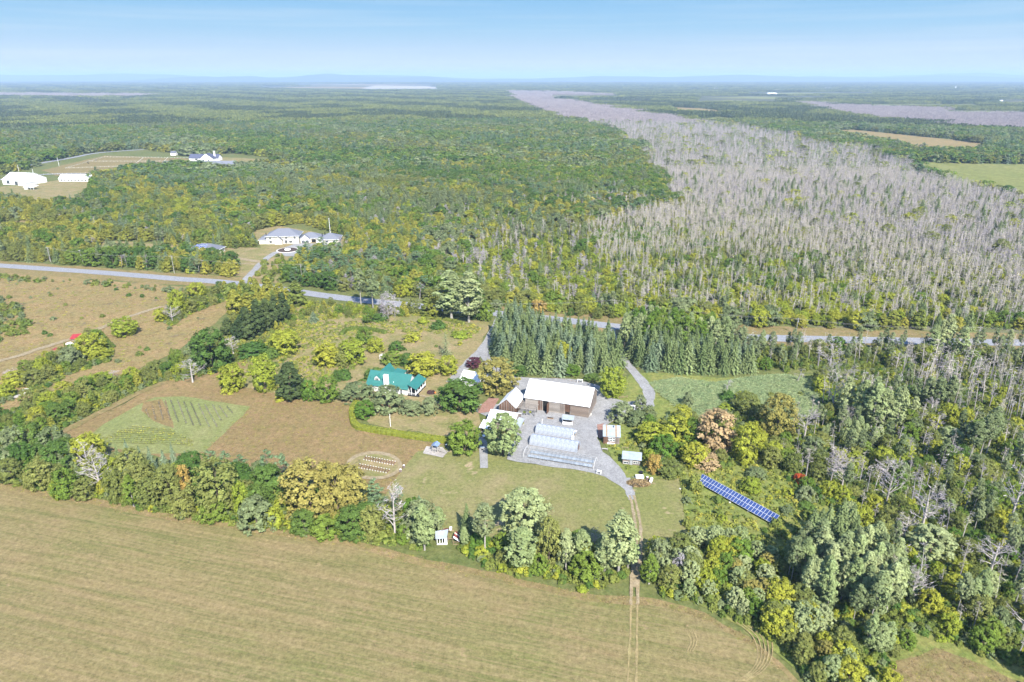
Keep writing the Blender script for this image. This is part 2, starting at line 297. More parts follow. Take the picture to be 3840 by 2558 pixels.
S = 60000
gb = MB(); gb.add([(-S, -2000, -.3), (S, -2000, -.3), (S, S, -.3), (-S, S, -.3)], [(0, 1, 2, 3)])
o = gb.build('ground', G['distant']); o['kind'] = 'structure'
def W(*pts): return [Vector((x, y, 0)) for x, y in pts]
sheet('forest_ground', W((-900, -60), (900, -60), (1500, 1500), (2400, 3200), (-2400, 3200), (-1500, 1500)), G['floor'], 0, 400, raw=True)
MARSH = [(2085, 366), (2160, 375), (2354, 378), (2800, 372), (2800, 520), (2354, 462), (2230, 432), (2120, 402)]
TANM = [(1890, 300), (1960, 298), (2080, 310), (2200, 322), (2290, 335), (2240, 352), (2170, 356), (2120, 350), (2050, 336), (1960, 318)]
TANM2 = [(1530, 246), (1610, 249), (1670, 256), (1650, 263), (1560, 258)]
sheet('swamp_ground', [(1165, 222), (1260, 222), (1350, 240), (1560, 275), (1750, 300), (1900, 335), (2060, 365), (2120, 400), (2220, 430), (2354, 465), (2900, 570), (2900, 790), (2354, 765), (1900, 755), (1640, 735), (1430, 715), (1200, 640), (1150, 560), (1400, 530), (1560, 490), (1540, 420), (1480, 350), (1400, 300), (1250, 260)], G['swamp'], 3, 15)
sheet('swamp_ground', [(1830, 238), (2000, 246), (2150, 252), (2354, 268), (2900, 310), (2900, 345), (2354, 303), (2100, 283), (1960, 268)], G['swamp'], 3, 25)
sheet('swamp_ground', [(1165, 212), (1260, 212), (1420, 219), (1300, 224), (1180, 222)], G['swamp'], 3, 60)
sheet('swamp_ground', [(-50, 216), (120, 217), (380, 219), (300, 225), (-50, 223)], G['swamp'], 3, 60)
sheet('marsh', MARSH, G['marsh'], 4, 20)
sheet('far_meadow', TANM, G['redmeadow'], 5, 20); sheet('far_meadow', TANM2, G['redmeadow'], 5, 30)
for i, (x0, x1, y0, y1, mt) in enumerate([(1270, 1420, 221, 225, 'marsh'), (1380, 1500, 231, 235, 'marsh'), (1600, 1790, 230, 237, 'marsh'), (1610, 1900, 222, 228, 'marsh'), (1720, 2010, 213, 218, 'marsh'),
        (2000, 2250, 240, 247, 'marsh'), (2180, 2354, 255, 262, 'marsh'), (2295, 2500, 232, 239, 'redmeadow'), (600, 990, 199, 204, 'redmeadow'), (680, 1000, 193.5, 197, 'redmeadow'), (250, 400, 197, 200, 'swamp'), (1360, 1480, 192, 194.5, 'redmeadow'), (1480, 1600, 189, 191.5, 'redmeadow'), (1700, 1840, 199, 202, 'marsh'), (1460, 1560, 205, 207, 'marsh')]):
    sheet('far_field', [(x0, (y0+y1)/2), (x0+(x1-x0)*.4, y0), (x1, (y0+y1)/2), (x0+(x1-x0)*.6, y1)], G[mt], 6, 60)
sheet('quarry', [(830, 203), (860, 197), (980, 198), (1020, 203), (1000, 207), (870, 206)], G['sand'], 6, 60)
# left upland meadow and the strips of old field
UPL = [(-500, 585), (0, 622), (250, 645), (540, 668), (560, 690), (520, 720), (430, 790), (300, 860), (150, 935), (0, 990), (-500, 1100)]
sheet('upland_meadow', UPL, G['redmeadow'], 2, 8)
sheet('verge', [(-500, 560), (0, 600), (400, 628), (600, 640), (600, 662), (400, 655), (0, 628), (-500, 590)], G['margin'], 1.5, 8)
sheet('verge', [(1150, 700), (1430, 722), (1740, 748), (2050, 760), (2354, 768), (2800, 770), (2800, 800), (2354, 806), (2050, 797), (1740, 795), (1430, 770), (1150, 730)], G['margin'], 1.5, 8)
sheet('meadow', [(100, 1015), (250, 945), (370, 880), (560, 830), (800, 900), (600, 925), (590, 925), (600, 1030), (500, 1070), (200, 1030)], G['meadow'], 1.5, 6)
sheet('meadow', [(585, 925), (700, 915), (800, 930), (815, 990), (1000, 1020), (1035, 1022), (960, 1040), (925, 1080), (900, 1140), (640, 1090), (450, 1045)], G['meadow'], 1, 6)
sheet('dry_lawn', [(600, 830), (680, 700), (900, 720), (1125, 742), (1110, 800), (1050, 870), (1010, 915), (1100, 950), (1110, 1000), (1035, 1012), (850, 975), (820, 930), (640, 905), (520, 880)], G['lawn'], 1.5, 6)
sheet('lawn', [(958, 1040), (1030, 1020), (1110, 1000), (1160, 1060), (1240, 1070), (1380, 1085), (1430, 1110), (1560, 1100), (1572, 1180), (1590, 1270), (1440, 1290), (1200, 1270), (1000, 1230), (880, 1150), (925, 1080)], G['greenlawn'], 1, 6)
sheet('garden_plot', [(315, 933), (355, 914), (420, 912), (575, 935), (560, 955), (470, 1040), (330, 1045), (195, 1015), (240, 975)], G['garden'], .5, 6)
sheet('tilled_strip', [(330, 925), (372, 918), (400, 985), (352, 968), (325, 945)], G['meadow'], .6, 5)
sheet('tilled_soil', [(1210, 948), (1205, 944)]+[(1206, 940), (1214, 944)], G['brick'], .1, 5)
sheet('weedy_ground', [(1400, 905), (1450, 860), (1560, 860), (1650, 870), (1900, 860), (2100, 900), (2354, 1000), (2800, 1100), (2800, 1700), (2100, 1700), (1850, 1560), (1700, 1440), (1520, 1350), (1590, 1260), (1565, 1100), (1440, 1105), (1385, 1010), (1430, 960)], G['weeds'], 1, 8)
sheet('reed_bed', [(1490, 880), (1560, 868), (1640, 880), (1700, 870), (1800, 860), (1890, 880), (1890, 950), (1800, 970), (1700, 940), (1640, 975), (1570, 950)], G['reedbed'], 1, 6)
FIELD = [(-900, 1050), (-400, 1085), (0, 1122), (220, 1163), (450, 1207), (640, 1232), (800, 1256), (930, 1290), (1020, 1310), (1200, 1350), (1380, 1386), (1500, 1392), (1620, 1425), (1720, 1480), (1800, 1545), (1860, 1610), (1900, 1750), (1900, 2300), (-900, 2300)]
sheet('field_margin', [(x, y-16 if y < 1700 else y) for x, y in FIELD], G['margin'], 1, 5)
sheet('hay_field', FIELD, G['hay'], .8, 5)
sheet('dry_patch', [(2060, 1520), (2150, 1490), (2260, 1530), (2400, 1600), (2400, 1750), (2080, 1700), (2040, 1600)], G['margin'], 1, 5)
sheet('sand_lot', [(225, 566), (260, 558), (330, 560), (400, 572), (380, 580), (280, 577)], G['sand'], 1.5, 6)
sheet('neighbour_lawn', [(180, 560), (220, 552), (430, 565), (600, 570), (580, 530), (640, 520), (790, 545), (830, 560), (750, 590), (690, 640), (640, 655), (600, 640), (420, 625), (420, 600), (230, 585)], G['lawn'], 2, 8)
sheet('neighbour_lawn', [(-50, 470), (0, 430), (60, 425), (130, 415), (215, 418), (200, 445), (180, 470), (60, 480)], G['lawn'], 2, 10)
sheet('neighbour_lawn', [(-50, 520), (60, 505), (160, 515), (90, 528)], G['redmeadow'], 2, 10)
sheet('paddock', [(95, 392), (240, 358), (440, 365), (430, 382), (250, 395), (130, 405)], G['margin'], 2, 10)
sheet('neighbour_lawn', [(440, 365), (520, 362), (640, 368), (620, 380), (540, 392), (420, 385)], G['lawn'], 2, 10)
# roads, drives and tracks
road('road', [(-420, 580), (-150, 598), (0, 611), (230, 627), (400, 641), (521, 650), (640, 665), (797, 687), (1000, 708), (1150, 722), (1287, 736), (1430, 753), (1590, 768), (1741, 777), (2000, 783), (2354, 789), (3000, 800)], 8.6, G['road'], .2, keep=6.5)
road('country_road', [(-200, 420), (20, 388), (90, 376), (160, 364), (225, 352), (330, 344)], 9, G['road'], .3, keep=9)
road('driveway', [(1152, 722), (1140, 750), (1122, 785), (1106, 806), (1080, 832), (1055, 860), (1036, 880)], 4.2, G['gravel'], .25)
road('driveway', [(1112, 800), (1116, 822), (1135, 846), (1165, 862), (1200, 876), (1230, 880)], 4.0, G['gravel'], .25)
road('driveway', [(1405, 748), (1412, 790), (1432, 826), (1452, 850), (1478, 880), (1492, 905), (1480, 926), (1440, 934), (1410, 950)], (3.4, 5.2), G['gravel'], .25)
sheet('gravel_yard', [(1140, 850), (1200, 868), (1310, 872), (1375, 886), (1400, 915), (1440, 925), (1500, 918), (1505, 935), (1470, 945), (1425, 960), (1392, 980), (1372, 1008), (1385, 1040), (1425, 1075), (1442, 1105), (1445, 1135), (1425, 1118), (1390, 1097), (1360, 1088), (1250, 1072), (1165, 1057), (1170, 1035), (1190, 1000), (1130, 965), (1090, 945), (1095, 930), (1150, 930), (1190, 900), (1170, 875)], G['gravel'], .5, 3)
road('farm_track', [(1435, 1100), (1445, 1125), (1455, 1150)], (3.6, 2.2), G['gravel'], .3, keep=2.2)
road('farm_track', [(1461, 1290), (1458, 1320), (1460, 1352)], (2.2, 1.6), G['path'], .3, keep=2.2)
ROADS.append((np.array([tuple(D(x, y))[:2] for x, y in ((1455, 1150), (1464, 1200), (1467, 1260), (1460, 1310))]), 2.6))
for dx in (-7, 7):
    road('wheel_rut', [(1452+dx*.7, 1140), (1464+dx*.8, 1190), (1468+dx*.9, 1250), (1460+dx, 1330), (1458+dx, 1392)], .75, G['path'], .15, keep=0)
    road('wheel_rut', [(1458+dx, 1392), (1456+dx*1.2, 1480), (1452+dx*1.5, 1600)], .45, G['rut'], .15, keep=0)
for k in range(5):
    road('wheel_rut', [(1690+k*13, 1430+k*4), (1730+k*10, 1465), (1742+k*8, 1510), (1725+k*7, 1545), (1690+k*6, 1568)], .25, G['rut'], .06, keep=0)
for k in range(3):
    road('wheel_rut', [(1575+k*9, 1450), (1588+k*7, 1475), (1580+k*6, 1500)], .25, G['rut'], .06, keep=0)
road('farm_track', [(-300, 900), (0, 831), (100, 800), (200, 768), (285, 733), (370, 706)], 3.2, G['path'], .3)
road('farm_track', [(100, 1020), (220, 955), (330, 900), (380, 880)], 3.2, G['margin'], .4)
road('driveway', [(556, 655), (585, 622), (612, 596), (640, 580), (700, 575)], 4.5, G['gravel'], .3)
road('driveway', [(520, 590), (560, 597), (605, 604)], 4.5, G['path'], .3)
sheet('driveway', [(640, 575), (680, 560), (770, 562), (750, 580), (690, 590), (655, 590)], G['gravel'], .5, 5)
road('driveway', [(-40, 420), (60, 405), (150, 400), (215, 402)], 7, G['road'], .3)
road('footpath', [(966, 910), (985, 915), (1005, 918), (1020, 905), (1030, 893)], 1.3, G['path'], .08)
sheet('brick_path', [(1125, 915), (1148, 918), (1130, 948), (1100, 952), (1098, 940)], G['brick'], .2, 3)
sheet('brick_path', [(1372, 978), (1388, 975), (1390, 1008), (1376, 1010)], G['brick'], .2, 3)
sheet('terrace', [(1100, 990), (1118, 990), (1122, 1078), (1104, 1078)], G['gravel'], .1, 3)
sheet('play_pad', [(980, 1028), (1018, 1030), (1028, 1042), (1018, 1054), (972, 1044)], G['sand'], .1, 3)
# worn ring round the bench rows
ring = [(845+105*math.cos(a)*.62+15, 1072+33*math.sin(a)) for a in np.linspace(0, 2*math.pi, 26)[:-1]]
sheet('worn_ring', ring, G['path'], .3, 4)
sheet('worn_ring_inside', [(860+(x-860)*.86, 1072+(y-1072)*.78) for x, y in ring], G['lawn'], .3, 4)

# distant hills
for nm, x0, x1, y, h, seed in [('distant_hills', -26000, 1500, 21000, 215, 1), ('distant_hills', -9000, -200, 17000, 182, 2), ('distant_hills', 6000, 26000, 23000, 230, 3), ('distant_hills', -3000, 16000, 19000, 165, 4)]:
    mb = MB(); n = 90; rr = random.Random(seed); ph = [rr.uniform(0, 6) for _ in range(5)]; rows = []
    for i in range(n+1):
        t = i/n; x = x0+(x1-x0)*t; e = min(1, 4*t, 4*(1-t)); e = e*e*(3-2*e)
        z = h*(.62+.16*math.sin(3*t*5+ph[0])+.12*math.sin(9*t*3+ph[1])+.05*math.sin(40*t+ph[2])+.03*math.sin(95*t+ph[3]))*e
        rows.append(((x, y-2500, -.2), (x, y-900, z*.75), (x, y, z), (x, y+2500, -.2)))
    mb.v = [p for r in rows for p in r]
    for i in range(n):
        for k in range(3): mb.f.append((4*i+k, 4*(i+1)+k, 4*(i+1)+k+1, 4*i+k+1)); mb.m.append(0)
    o = mb.build(nm, G['hill']); o['kind'] = 'structure'

# air: one closed box of even, pale volume round the camera and everything built
hz = MB(); hz.box(-62000, 62000, -2500, 62000, -1.5, 240); ho = hz.build('haze', None)
hm, hnt = newmat('haze_air'); pv = N(hnt, 'ShaderNodeVolumePrincipled'); pv.inputs['Color'].default_value = (.55, .74, 1.0, 1); pv.inputs['Density'].default_value = 8.5e-5; pv.inputs['Anisotropy'].default_value = 0.0
ov = N(hnt, 'ShaderNodeOutputMaterial'); hnt.links.new(pv.outputs[0], ov.inputs['Volume']); ho.data.materials.clear(); ho.data.materials.append(hm); ho['kind'] = 'stuff'; ho['label'] = 'pale blue haze in the air over the land'
class Leaves:
    def __init__(s): s.q = []; s.t = []; s.mi = []
    def quads(s, c, nrm, size, tint, mi=0, aspect=1.0, spin=None, up=None):
        """c (n,3) centres, nrm (n,3) facing, size (n,), tint (n,); quads with a random spin, or their long axis along up"""
        n = len(c); nrm = nrm/np.maximum(np.linalg.norm(nrm, axis=1, keepdims=True), 1e-6)
        r = RNG.normal(size=(n, 3)) if up is None else np.broadcast_to(up, (n, 3))
        a = np.cross(nrm, r); a /= np.maximum(np.linalg.norm(a, axis=1, keepdims=True), 1e-6); b = np.cross(nrm, a)
        a = a*(size/2)[:, None]; b = b*(size/2*aspect)[:, None]
        s.q.append(np.stack([c-a-b*.3, c-b, c+a-b*.1, c+b], 1)); s.t.append(tint); s.mi.append(np.full(n, mi))
    def mesh(s, name, mats, mb=None):
        q = np.concatenate(s.q) if s.q else np.zeros((0, 4, 3)); nq = len(q); t = np.concatenate(s.t) if s.t else np.zeros(0); mi = np.concatenate(s.mi) if s.mi else np.zeros(0, int)
        me = bpy.data.meshes.new(name); bv = np.array(mb.v, float).reshape(-1, 3) if mb else np.zeros((0, 3))
        v = np.concatenate([q.reshape(-1, 3), bv]); me.vertices.add(len(v)); me.vertices.foreach_set('co', v.ravel().astype(np.float32))
        fl = [np.arange(nq*4)]; cnt = [np.full(nq, 4)]
        if mb:
            fl.append(np.array([i+nq*4 for f in mb.f for i in f])); cnt.append(np.array([len(f) for f in mb.f]))
        fl = np.concatenate(fl).astype(np.int32); cnt = np.concatenate(cnt).astype(np.int32); st = np.concatenate([[0], np.cumsum(cnt)[:-1]]).astype(np.int32)
        me.loops.add(len(fl)); me.loops.foreach_set('vertex_index', fl); me.polygons.add(len(cnt)); me.polygons.foreach_set('loop_start', st)
        mi = np.concatenate([mi, np.array(mb.m, int)]) if mb else mi
        for m in mats: me.materials.append(m)
        me.polygons.foreach_set('material_index', mi.astype(np.int32))
        at = me.attributes.new('tint', 'FLOAT', 'POINT'); at.data.foreach_set('value', np.concatenate([np.repeat(t, 4), np.full(len(bv), .5)]).astype(np.float32))
        me.update(calc_edges=True); return me
def rdir(n):
    v = RNG.normal(size=(n, 3)); return v/np.linalg.norm(v, axis=1, keepdims=True)
def crop(ox, oy, k): return lambda x, y: (ox+x/k, oy+y/k)
# ------------------------------------------------------------------ buildings
def gable(t, x0, x1, y0, y1, ze, zr, wall, roof, ov=.4, ovg=.35, axis='x', th=.12, wallname='wall', z0=0.0, solid=True):
    """axis x: the ridge runs along local x; axis y: along y"""
    mb = MB()
    if axis == 'x':
        ym = (y0+y1)/2; mb.prismx([(y0, z0), (y1, z0), (y1, ze), (ym, zr), (y0, ze)], x0, x1)
    else:
        xm = (x0+x1)/2; mb.prism([(x0, z0), (x1, z0), (x1, ze), (xm, zr), (x0, ze)], y0, y1)
    wo_ = mb.build(wallname, wall, t)
    r = MB(); g = .02
    if axis == 'x':
        h = (y1-y0)/2; d = (zr-ze)/h*ov; a0, a1 = x0-ovg, x1+ovg; zt = zr+th+g; ze2 = ze-d+th+g
        r.slab((a0, y0-ov, ze2), (a1, y0-ov, ze2), (a1, ym, zt), (a0, ym, zt), th); r.slab((a0, ym, zt), (a1, ym, zt), (a1, y1+ov, ze2), (a0, y1+ov, ze2), th)
    else:
        h = (x1-x0)/2; d = (zr-ze)/h*ov; b0, b1 = y0-ovg, y1+ovg; zt = zr+th+g; ze2 = ze-d+th+g
        r.slab((x0-ov, b0, ze2), (xm, b0, zt), (xm, b1, zt), (x0-ov, b1, ze2), th); r.slab((xm, b0, zt), (x1+ov, b0, ze2), (x1+ov, b1, ze2), (xm, b1, zt), th)
    ro = r.build('roof', roof, t); return wo_, ro
def hip(t, x0, x1, y0, y1, ze, zr, wall, roof, ov=.7, z0=0.0):
    MB().box(x0, x1, y0, y1, z0, ze).build('wall', wall, t); a0, a1, b0, b1 = x0-ov, x1+ov, y0-ov, y1+ov; h = min(a1-a0, b1-b0)/2
    if a1-a0 >= b1-b0: R1, R2 = (a0+h, (b0+b1)/2, zr), (a1-h, (b0+b1)/2, zr)
    else: R1, R2 = ((a0+a1)/2, b0+h, zr), ((a0+a1)/2, b1-h, zr)
    m_ = MB(); c = [(a0, b0, ze), (a1, b0, ze), (a1, b1, ze), (a0, b1, ze)]; lo = [(x, y, ze-.22) for x, y, _ in c]
    if a1-a0 >= b1-b0: f = [(0, 1, 5, 4), (1, 2, 5), (2, 3, 4, 5), (3, 0, 4)]
    else: f = [(0, 1, 4), (1, 2, 5, 4), (2, 3, 5), (3, 0, 4, 5)]
    m_.add(c+[R1, R2], f); r = m_.build('roof', roof, t)
    fb = MB()
    fb.box(a0-.04, a1+.04, b0-.04, b0+.08, ze-.24, ze-.01); fb.box(a0-.04, a1+.04, b1-.08, b1+.04, ze-.24, ze-.01); fb.box(a0-.04, a0+.08, b0+.081, b1-.081, ze-.24, ze-.01); fb.box(a1-.08, a1+.04, b0+.081, b1-.081, ze-.24, ze-.01)
    fb.build('fascia', M['white'], t); return r
def window(t, x, z, w_, h, y=-.03, mun=1, axis='x', frame='white', name='window'):
    """a framed pane on a wall facing -y (axis x) or +x (axis y)"""
    f = MB(); g = MB(); e = .07
    def B(mb, a0, a1, d0, d1, c0, c1):
        if axis == 'x': mb.box(x+a0, x+a1, y+d0, y+d1, z+c0, z+c1)
        else: mb.box(y-d1, y-d0, x+a0, x+a1, z+c0, z+c1)
    B(f, -e, 0, -.06, .02, -e, h+e); B(f, w_, w_+e, -.06, .02, -e, h+e); B(f, 0, w_, -.06, .02, h, h+e); B(f, 0, w_, -.06, .02, -e, 0)
    for i in range(mun): B(f, w_*(i+1)/(mun+1)-.025, w_*(i+1)/(mun+1)+.025, -.05, .018, 0, h)
    o = f.build(name, M[frame], t); B(g, 0, w_, -.02, .0, 0, h); g.build('pane', M['glass'], o); return o
def frame_at(a, b, z):
    A, B_ = P(*a, z), P(*b, z); d = B_-A; return Vector((A.x, A.y, 0)), math.atan2(d.y, d.x), d.length
Z3 = lambda v: (v[0], v[1], 0)
# --- the green-roofed house
o_, yw, L_0 = frame_at((1371, 1438.5), (1559, 1462), 3.2); YH = R(-15.7)
t = thing('farmhouse', 'white farmhouse with a teal green metal roof, dormer and front chimney', 'house', o_, YH)
gable(t, .4, 17.4, .4, 9.2, 3.1, 7.0, M['siding'], M['teal'], .5, .4)
gable(t, .9, 6.1, 9.3, 14.6, 3.1, 6.3, M['siding'], M['teal'], .4, .3, 'y')
MB().slab((6.2, 9.6, 3.9), (10.4, 9.6, 3.2), (10.4, 16, 3.2), (6.2, 16, 3.9), .12).build('porch_roof', M['teal'], t); MB().box(6.3, 10.1, 10, 15.6, 0, 3.05).build('porch_wall', M['siding'], t)
wr = MB(); wr.slab((.9-.4, 4.9, 3.36), (3.5, 4.9, 6.46), (3.5, 9.0, 6.46), (.5, 9.0, 3.36), .12); wr.slab((3.5, 4.9, 6.46), (6.5, 4.9, 3.36), (6.5, 9.0, 3.36), (3.5, 9.0, 6.46), .12); wr.build('valley_roof', M['teal'], t)
MB().slab((17.85, -.1, 5.0), (21.3, -.1, 3.25), (21.3, 10.6, 3.25), (17.85, 10.6, 5.0), .12).build('veranda_roof', M['teal'], t)
MB().box(17.42, 20.9, .2, 10.2, 0, .55).build('veranda_floor', M['black'], t)
for y in (.35, 2.8, 5.2, 7.6, 10.0): MB().box(20.7, 20.86, y-.08, y+.08, .55, 3.2).build('veranda_post', M['white'], t)
MB().box(19.0, 19.16, .27, .43, .55, 4.2).build('veranda_post', M['white'], t)
for i, (a, b) in enumerate([(.45, 2.7), (2.9, 5.1), (5.3, 7.5), (7.7, 9.9)]):
    r_ = MB(); r_.box(20.74, 20.82, a, b, 1.42, 1.5); r_.box(20.74, 20.82, a, b, .72, .78)
    for k in range(8): yy = a+(b-a)*(k+.5)/8; r_.box(20.76, 20.8, yy-.02, yy+.02, .78, 1.42)
    r_.build('railing', M['white'], t)
r_ = MB(); r_.box(17.5, 20.6, .25, .33, 1.42, 1.5); [r_.box(17.6+.3*k, 17.64+.3*k, .27, .31, .6, 1.42) for k in range(10)]; r_.build('railing', M['white'], t)
MB().box(20.95, 22.2, .2, 1.8, 0, .25).box(20.95, 21.6, .2, 1.8, .25, .5).build('steps', M['black'], t)
c_ = MB(); c_.box(8.2, 9.9, -.75, .38, 0, 7.9); ch = c_.build('chimney', M['white'], t); MB().box(8.1, 10.0, -.85, .48, 7.9, 8.1).build('cap', M['siding'], ch); MB().tube([(8.7, -.2, 8.1), (8.7, -.2, 8.5)], .16, 8).build('flue', M['metal'], ch); MB().tube([(9.4, -.2, 8.1), (9.4, -.2, 8.5)], .16, 8).build('flue', M['metal'], ch)
dm = MB(); dm.prism([(3.1, 3.5), (5.3, 3.5), (5.3, 5.3), (4.2, 6.4), (3.1, 5.3)], 1.7, 4.4); dd = dm.build('dormer', M['siding'], t)
dr = MB(); dr.slab((2.8, 1.5, 5.12), (4.2, 1.5, 6.55), (4.2, 4.5, 6.55), (2.8, 4.5, 5.12), .1); dr.slab((4.2, 1.5, 6.55), (5.6, 1.5, 5.12), (5.6, 4.5, 5.12), (4.2, 4.5, 6.55), .1); dr.build('dormer_roof', M['teal'], dd)
for x in (3.55, 4.25): MB().box(x, x+.5, 1.64, 1.69, 4.3, 5.2).build('dormer_window', M['glass'], dd)
for x, z, w_, h in ((2.9, 1.6, .6, .9), (5.6, .9, 1.5, 1.6), (12.2, 1.3, 1.7, 1.3), (14.4, .3, .8, 2.0), (16.0, .25, .7, .35)): window(t, x, z, w_, h, .37)
MB().box(17.44, 17.5, 3.6, 4.6, .55, 2.6).build('door', M['glass'], t)
MB().tube([(1.2, 2.0, 4.2), (1.2, 2.0, 5.7)], .12, 6).build('vent_pipe', M['teal'], t); MB().tube([(11.2, 1.6, 4.2), (11.2, 1.6, 4.75)], .1, 6).build('vent_pipe', M['white'], t)
sb_ = MB(); sb_.box(1.0, 7.6, .55, .6, 3.35, 3.5); sb_.box(10.4, 16.5, .55, .6, 3.35, 3.5); sb_.build('snow_guard', M['teal'], t)
# --- the log barn
o_, yw, L_0 = frame_at((1964, 1487), (2209, 1526), 5.0); YB = R(-18.8); YARD_YAW = YB
t = thing('log_barn', 'long grey log barn with a white metal roof across the gravel yard', 'barn', o_, YB)
gable(t, .5, 24.4, .5, 13.6, 4.9, 9.0, M['chink'], M['whiteroof'], .55, .45)
def logs(x0, x1, mat, n=9, z1=4.75):
    me = MB().box(0, 1, -.16, .0, 0, .40).mesh('log', M[mat])
    for k in range(n):
        ob = link('log', me, t, (x0+random.uniform(-.03, .03), .47+random.uniform(-.02, .02), .12+k*(z1/n)), 0); ob.scale = (x1-x0, 1, random.uniform(.9, 1.06))
logs(.5, 5.4, 'log'); logs(9.6, 13.6, 'log'); logs(17.7, 24.4, 'brownlog')
bm_ = {m_: MB().box(0, .27, -.07, 0, 0, 4.7).mesh('board', M[m_]) for m_ in ('board', 'brownboard')}
def boards(x0, x1, y=.46, z=.1, h=4.7, mats=('board', 'brownboard'), parent=t, name='board', pr=.4):
    n = int((x1-x0)/.3)
    for k in range(n):
        ob = link(name, bm_[mats[1] if random.random() < pr else mats[0]], parent, (x0+(x1-x0)*k/n, y+random.uniform(-.02, .02), z)); ob.scale = (1, 1, h/4.7*random.uniform(.97, 1.0))
boards(5.5, 7.2); boards(13.7, 15.6, pr=.1); boards(15.6, 17.6, pr=.9, z=1.2, h=3.6)
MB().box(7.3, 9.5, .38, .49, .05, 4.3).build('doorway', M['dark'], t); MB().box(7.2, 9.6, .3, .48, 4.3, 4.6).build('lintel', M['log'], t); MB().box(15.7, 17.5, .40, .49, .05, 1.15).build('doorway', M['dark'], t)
dl = MB(); dl.box(9.45, 9.55, -2.0, .3, .1, 4.2); dl.build('door', M['brownboard'], t)
for k in range(43):
    ob = link('board', bm_['board'], t, (24.42, .6+.3*k, .1), R(90)); yy = .6+.3*k; ob.scale = (1, 1, (4.6+(1-abs(yy-7.05)/6.55)*3.95)/4.7)
MB().box(.4, 24.5, .42, 13.7, -.1, .1).build('foundation', M['chink'], t)
# --- board-gabled shed, white-roofed sheds, garage
t = thing('gabled_shed', 'small white-roofed shed with a dark vertical-board gable beside the barn', 'shed', frame_at((1866.7, 1518), (1933, 1529.6), 3.5)[0], R(-19))
gable(t, .35, 6.6, .3, 9.9, 3.5, 6.3, M['brownboard'], M['whiteroof'], .4, .4, 'y')
for k in range(20):
    x = .4+.31*k; me_h = 3.3+(1-abs(x-3.48)/3.2)*2.5; ob = link('board', bm_['brownboard' if k % 3 else 'board'], t, (x, .26, .1)); ob.scale = (1, 1, max(.5, me_h/4.7))
t = thing('potting_shed', 'low white-roofed shed in front of the board-gabled one', 'shed', frame_at((1826, 1574), (1925, 1590), 3)[0], R(-19))
gable(t, .2, 9.7, .3, 8.4, 2.9, 4.9, M['board'], M['whiteroof'], .35, .35)
for k in range(24): y = .5+.32*k; ob = link('board', bm_['board'], t, (9.78, y, .1), R(90)); ob.scale = (1, 1, (2.75+(1-abs(y-4.35)/4.1)*1.8)/4.7)
t = thing('lean_to', 'grey metal lean-to roof on the yard side of the potting shed', 'lean-to', P(1931, 1590, 2.4)-Vector((0, 0, 2.4)), R(-19))
rp_ = [P(1931, 1590, 2.5), P(1950, 1604, 2.3), P(1967, 1571.7, 2.3), P(1933, 1558, 3.1)]; base = t.location.copy()
def loc_(p, th=R(19)): q = p-base; return (q.x*math.cos(th)-q.y*math.sin(th), q.x*math.sin(th)+q.y*math.cos(th), p.z)
MB().slab(*[loc_(p) for p in rp_], .08).build('roof', M['greyroof'], t)
for p in (rp_[1], rp_[2]): q = loc_(p); MB().box(q[0]-.35, q[0]-.23, q[1]-.06, q[1]+.06, 0, 2.2).build('post', M['board'], t)
t = thing('porch_shed', 'small square white roof on dark posts at the head of the terrace', 'shelter', frame_at((1796, 1604), (1833, 1608), 2.6)[0], R(-17))
MB().slab((0, 0, 2.7), (4.0, 0, 2.7), (4.0, 4.7, 3.4), (0, 4.7, 3.4), .12).build('roof', M['whiteroof'], t)
for x in (.25, 2.0, 3.7): MB().box(x-.08, x+.08, .2, .36, 0, 2.6).build('post', M['dark'], t)
MB().box(.2, 3.8, 3.6, 3.75, 0, 3.1).build('back_wall', M['brownboard'], t); MB().box(.1, .2, .4, 3.6, 0, 2.6).build('side_wall', M['brownboard'], t)
t = thing('garage', 'white-roofed garage half hidden behind the golden olive tree', 'garage', frame_at((1721.7, 1422.5), (1799, 1440), 3.2)[0], R(-21))
gable(t, .3, 10.4, .4, 9.0, 3.1, 5.2, M['siding'], M['whiteroof'], .4, .4); window(t, 6, .2, 2.4, 2.1, .37)
# --- pergola
t = thing('pergola', 'weathered slatted pergola between gabled shed and log barn', 'pergola', P(1939, 1530, 2.6)-Vector((0, 0, 2.6)), R(-17))
for k in range(9): MB().box(-.2, 6.9, .1+k*.78, .3+k*.78, 2.6, 2.72).build('slat', M['log'], t)
for x in (.2, 3.3, 6.4): MB().box(x-.07, x+.07, -.1, 6.9, 2.42, 2.595).build('beam', M['board'], t)
for x in (.2, 3.3, 6.4):
    for y in (0, 3.4, 6.7): MB().box(x-.08, x+.08, y-.08, y+.08, 0, 2.41).build('post', M['dark'], t)
# --- kiosk
t = thing('kiosk', 'little sales kiosk with grey metal roof and white counter in the yard', 'kiosk', frame_at((2106, 1572.5), (2151, 1576), 2.3)[0], R(-12))
MB().slab((0, 0, 2.35), (4.2, 0, 2.35), (4.2, 2.9, 2.75), (0, 2.9, 2.75), .1).build('roof', M['greyroof'], t)
MB().box(.35, 3.85, .45, .6, 0, 1.15).build('counter', M['white'], t); MB().box(.35, 3.85, 2.3, 2.4, 0, 2.5).build('back_wall', M['board'], t); MB().box(.3, .38, .62, 2.28, 0, 2.35).build('side_wall', M['board'], t)
for x in (.35, 3.8): MB().box(x, x+.1, .3, .4, 0, 2.3).build('post', M['white'], t)
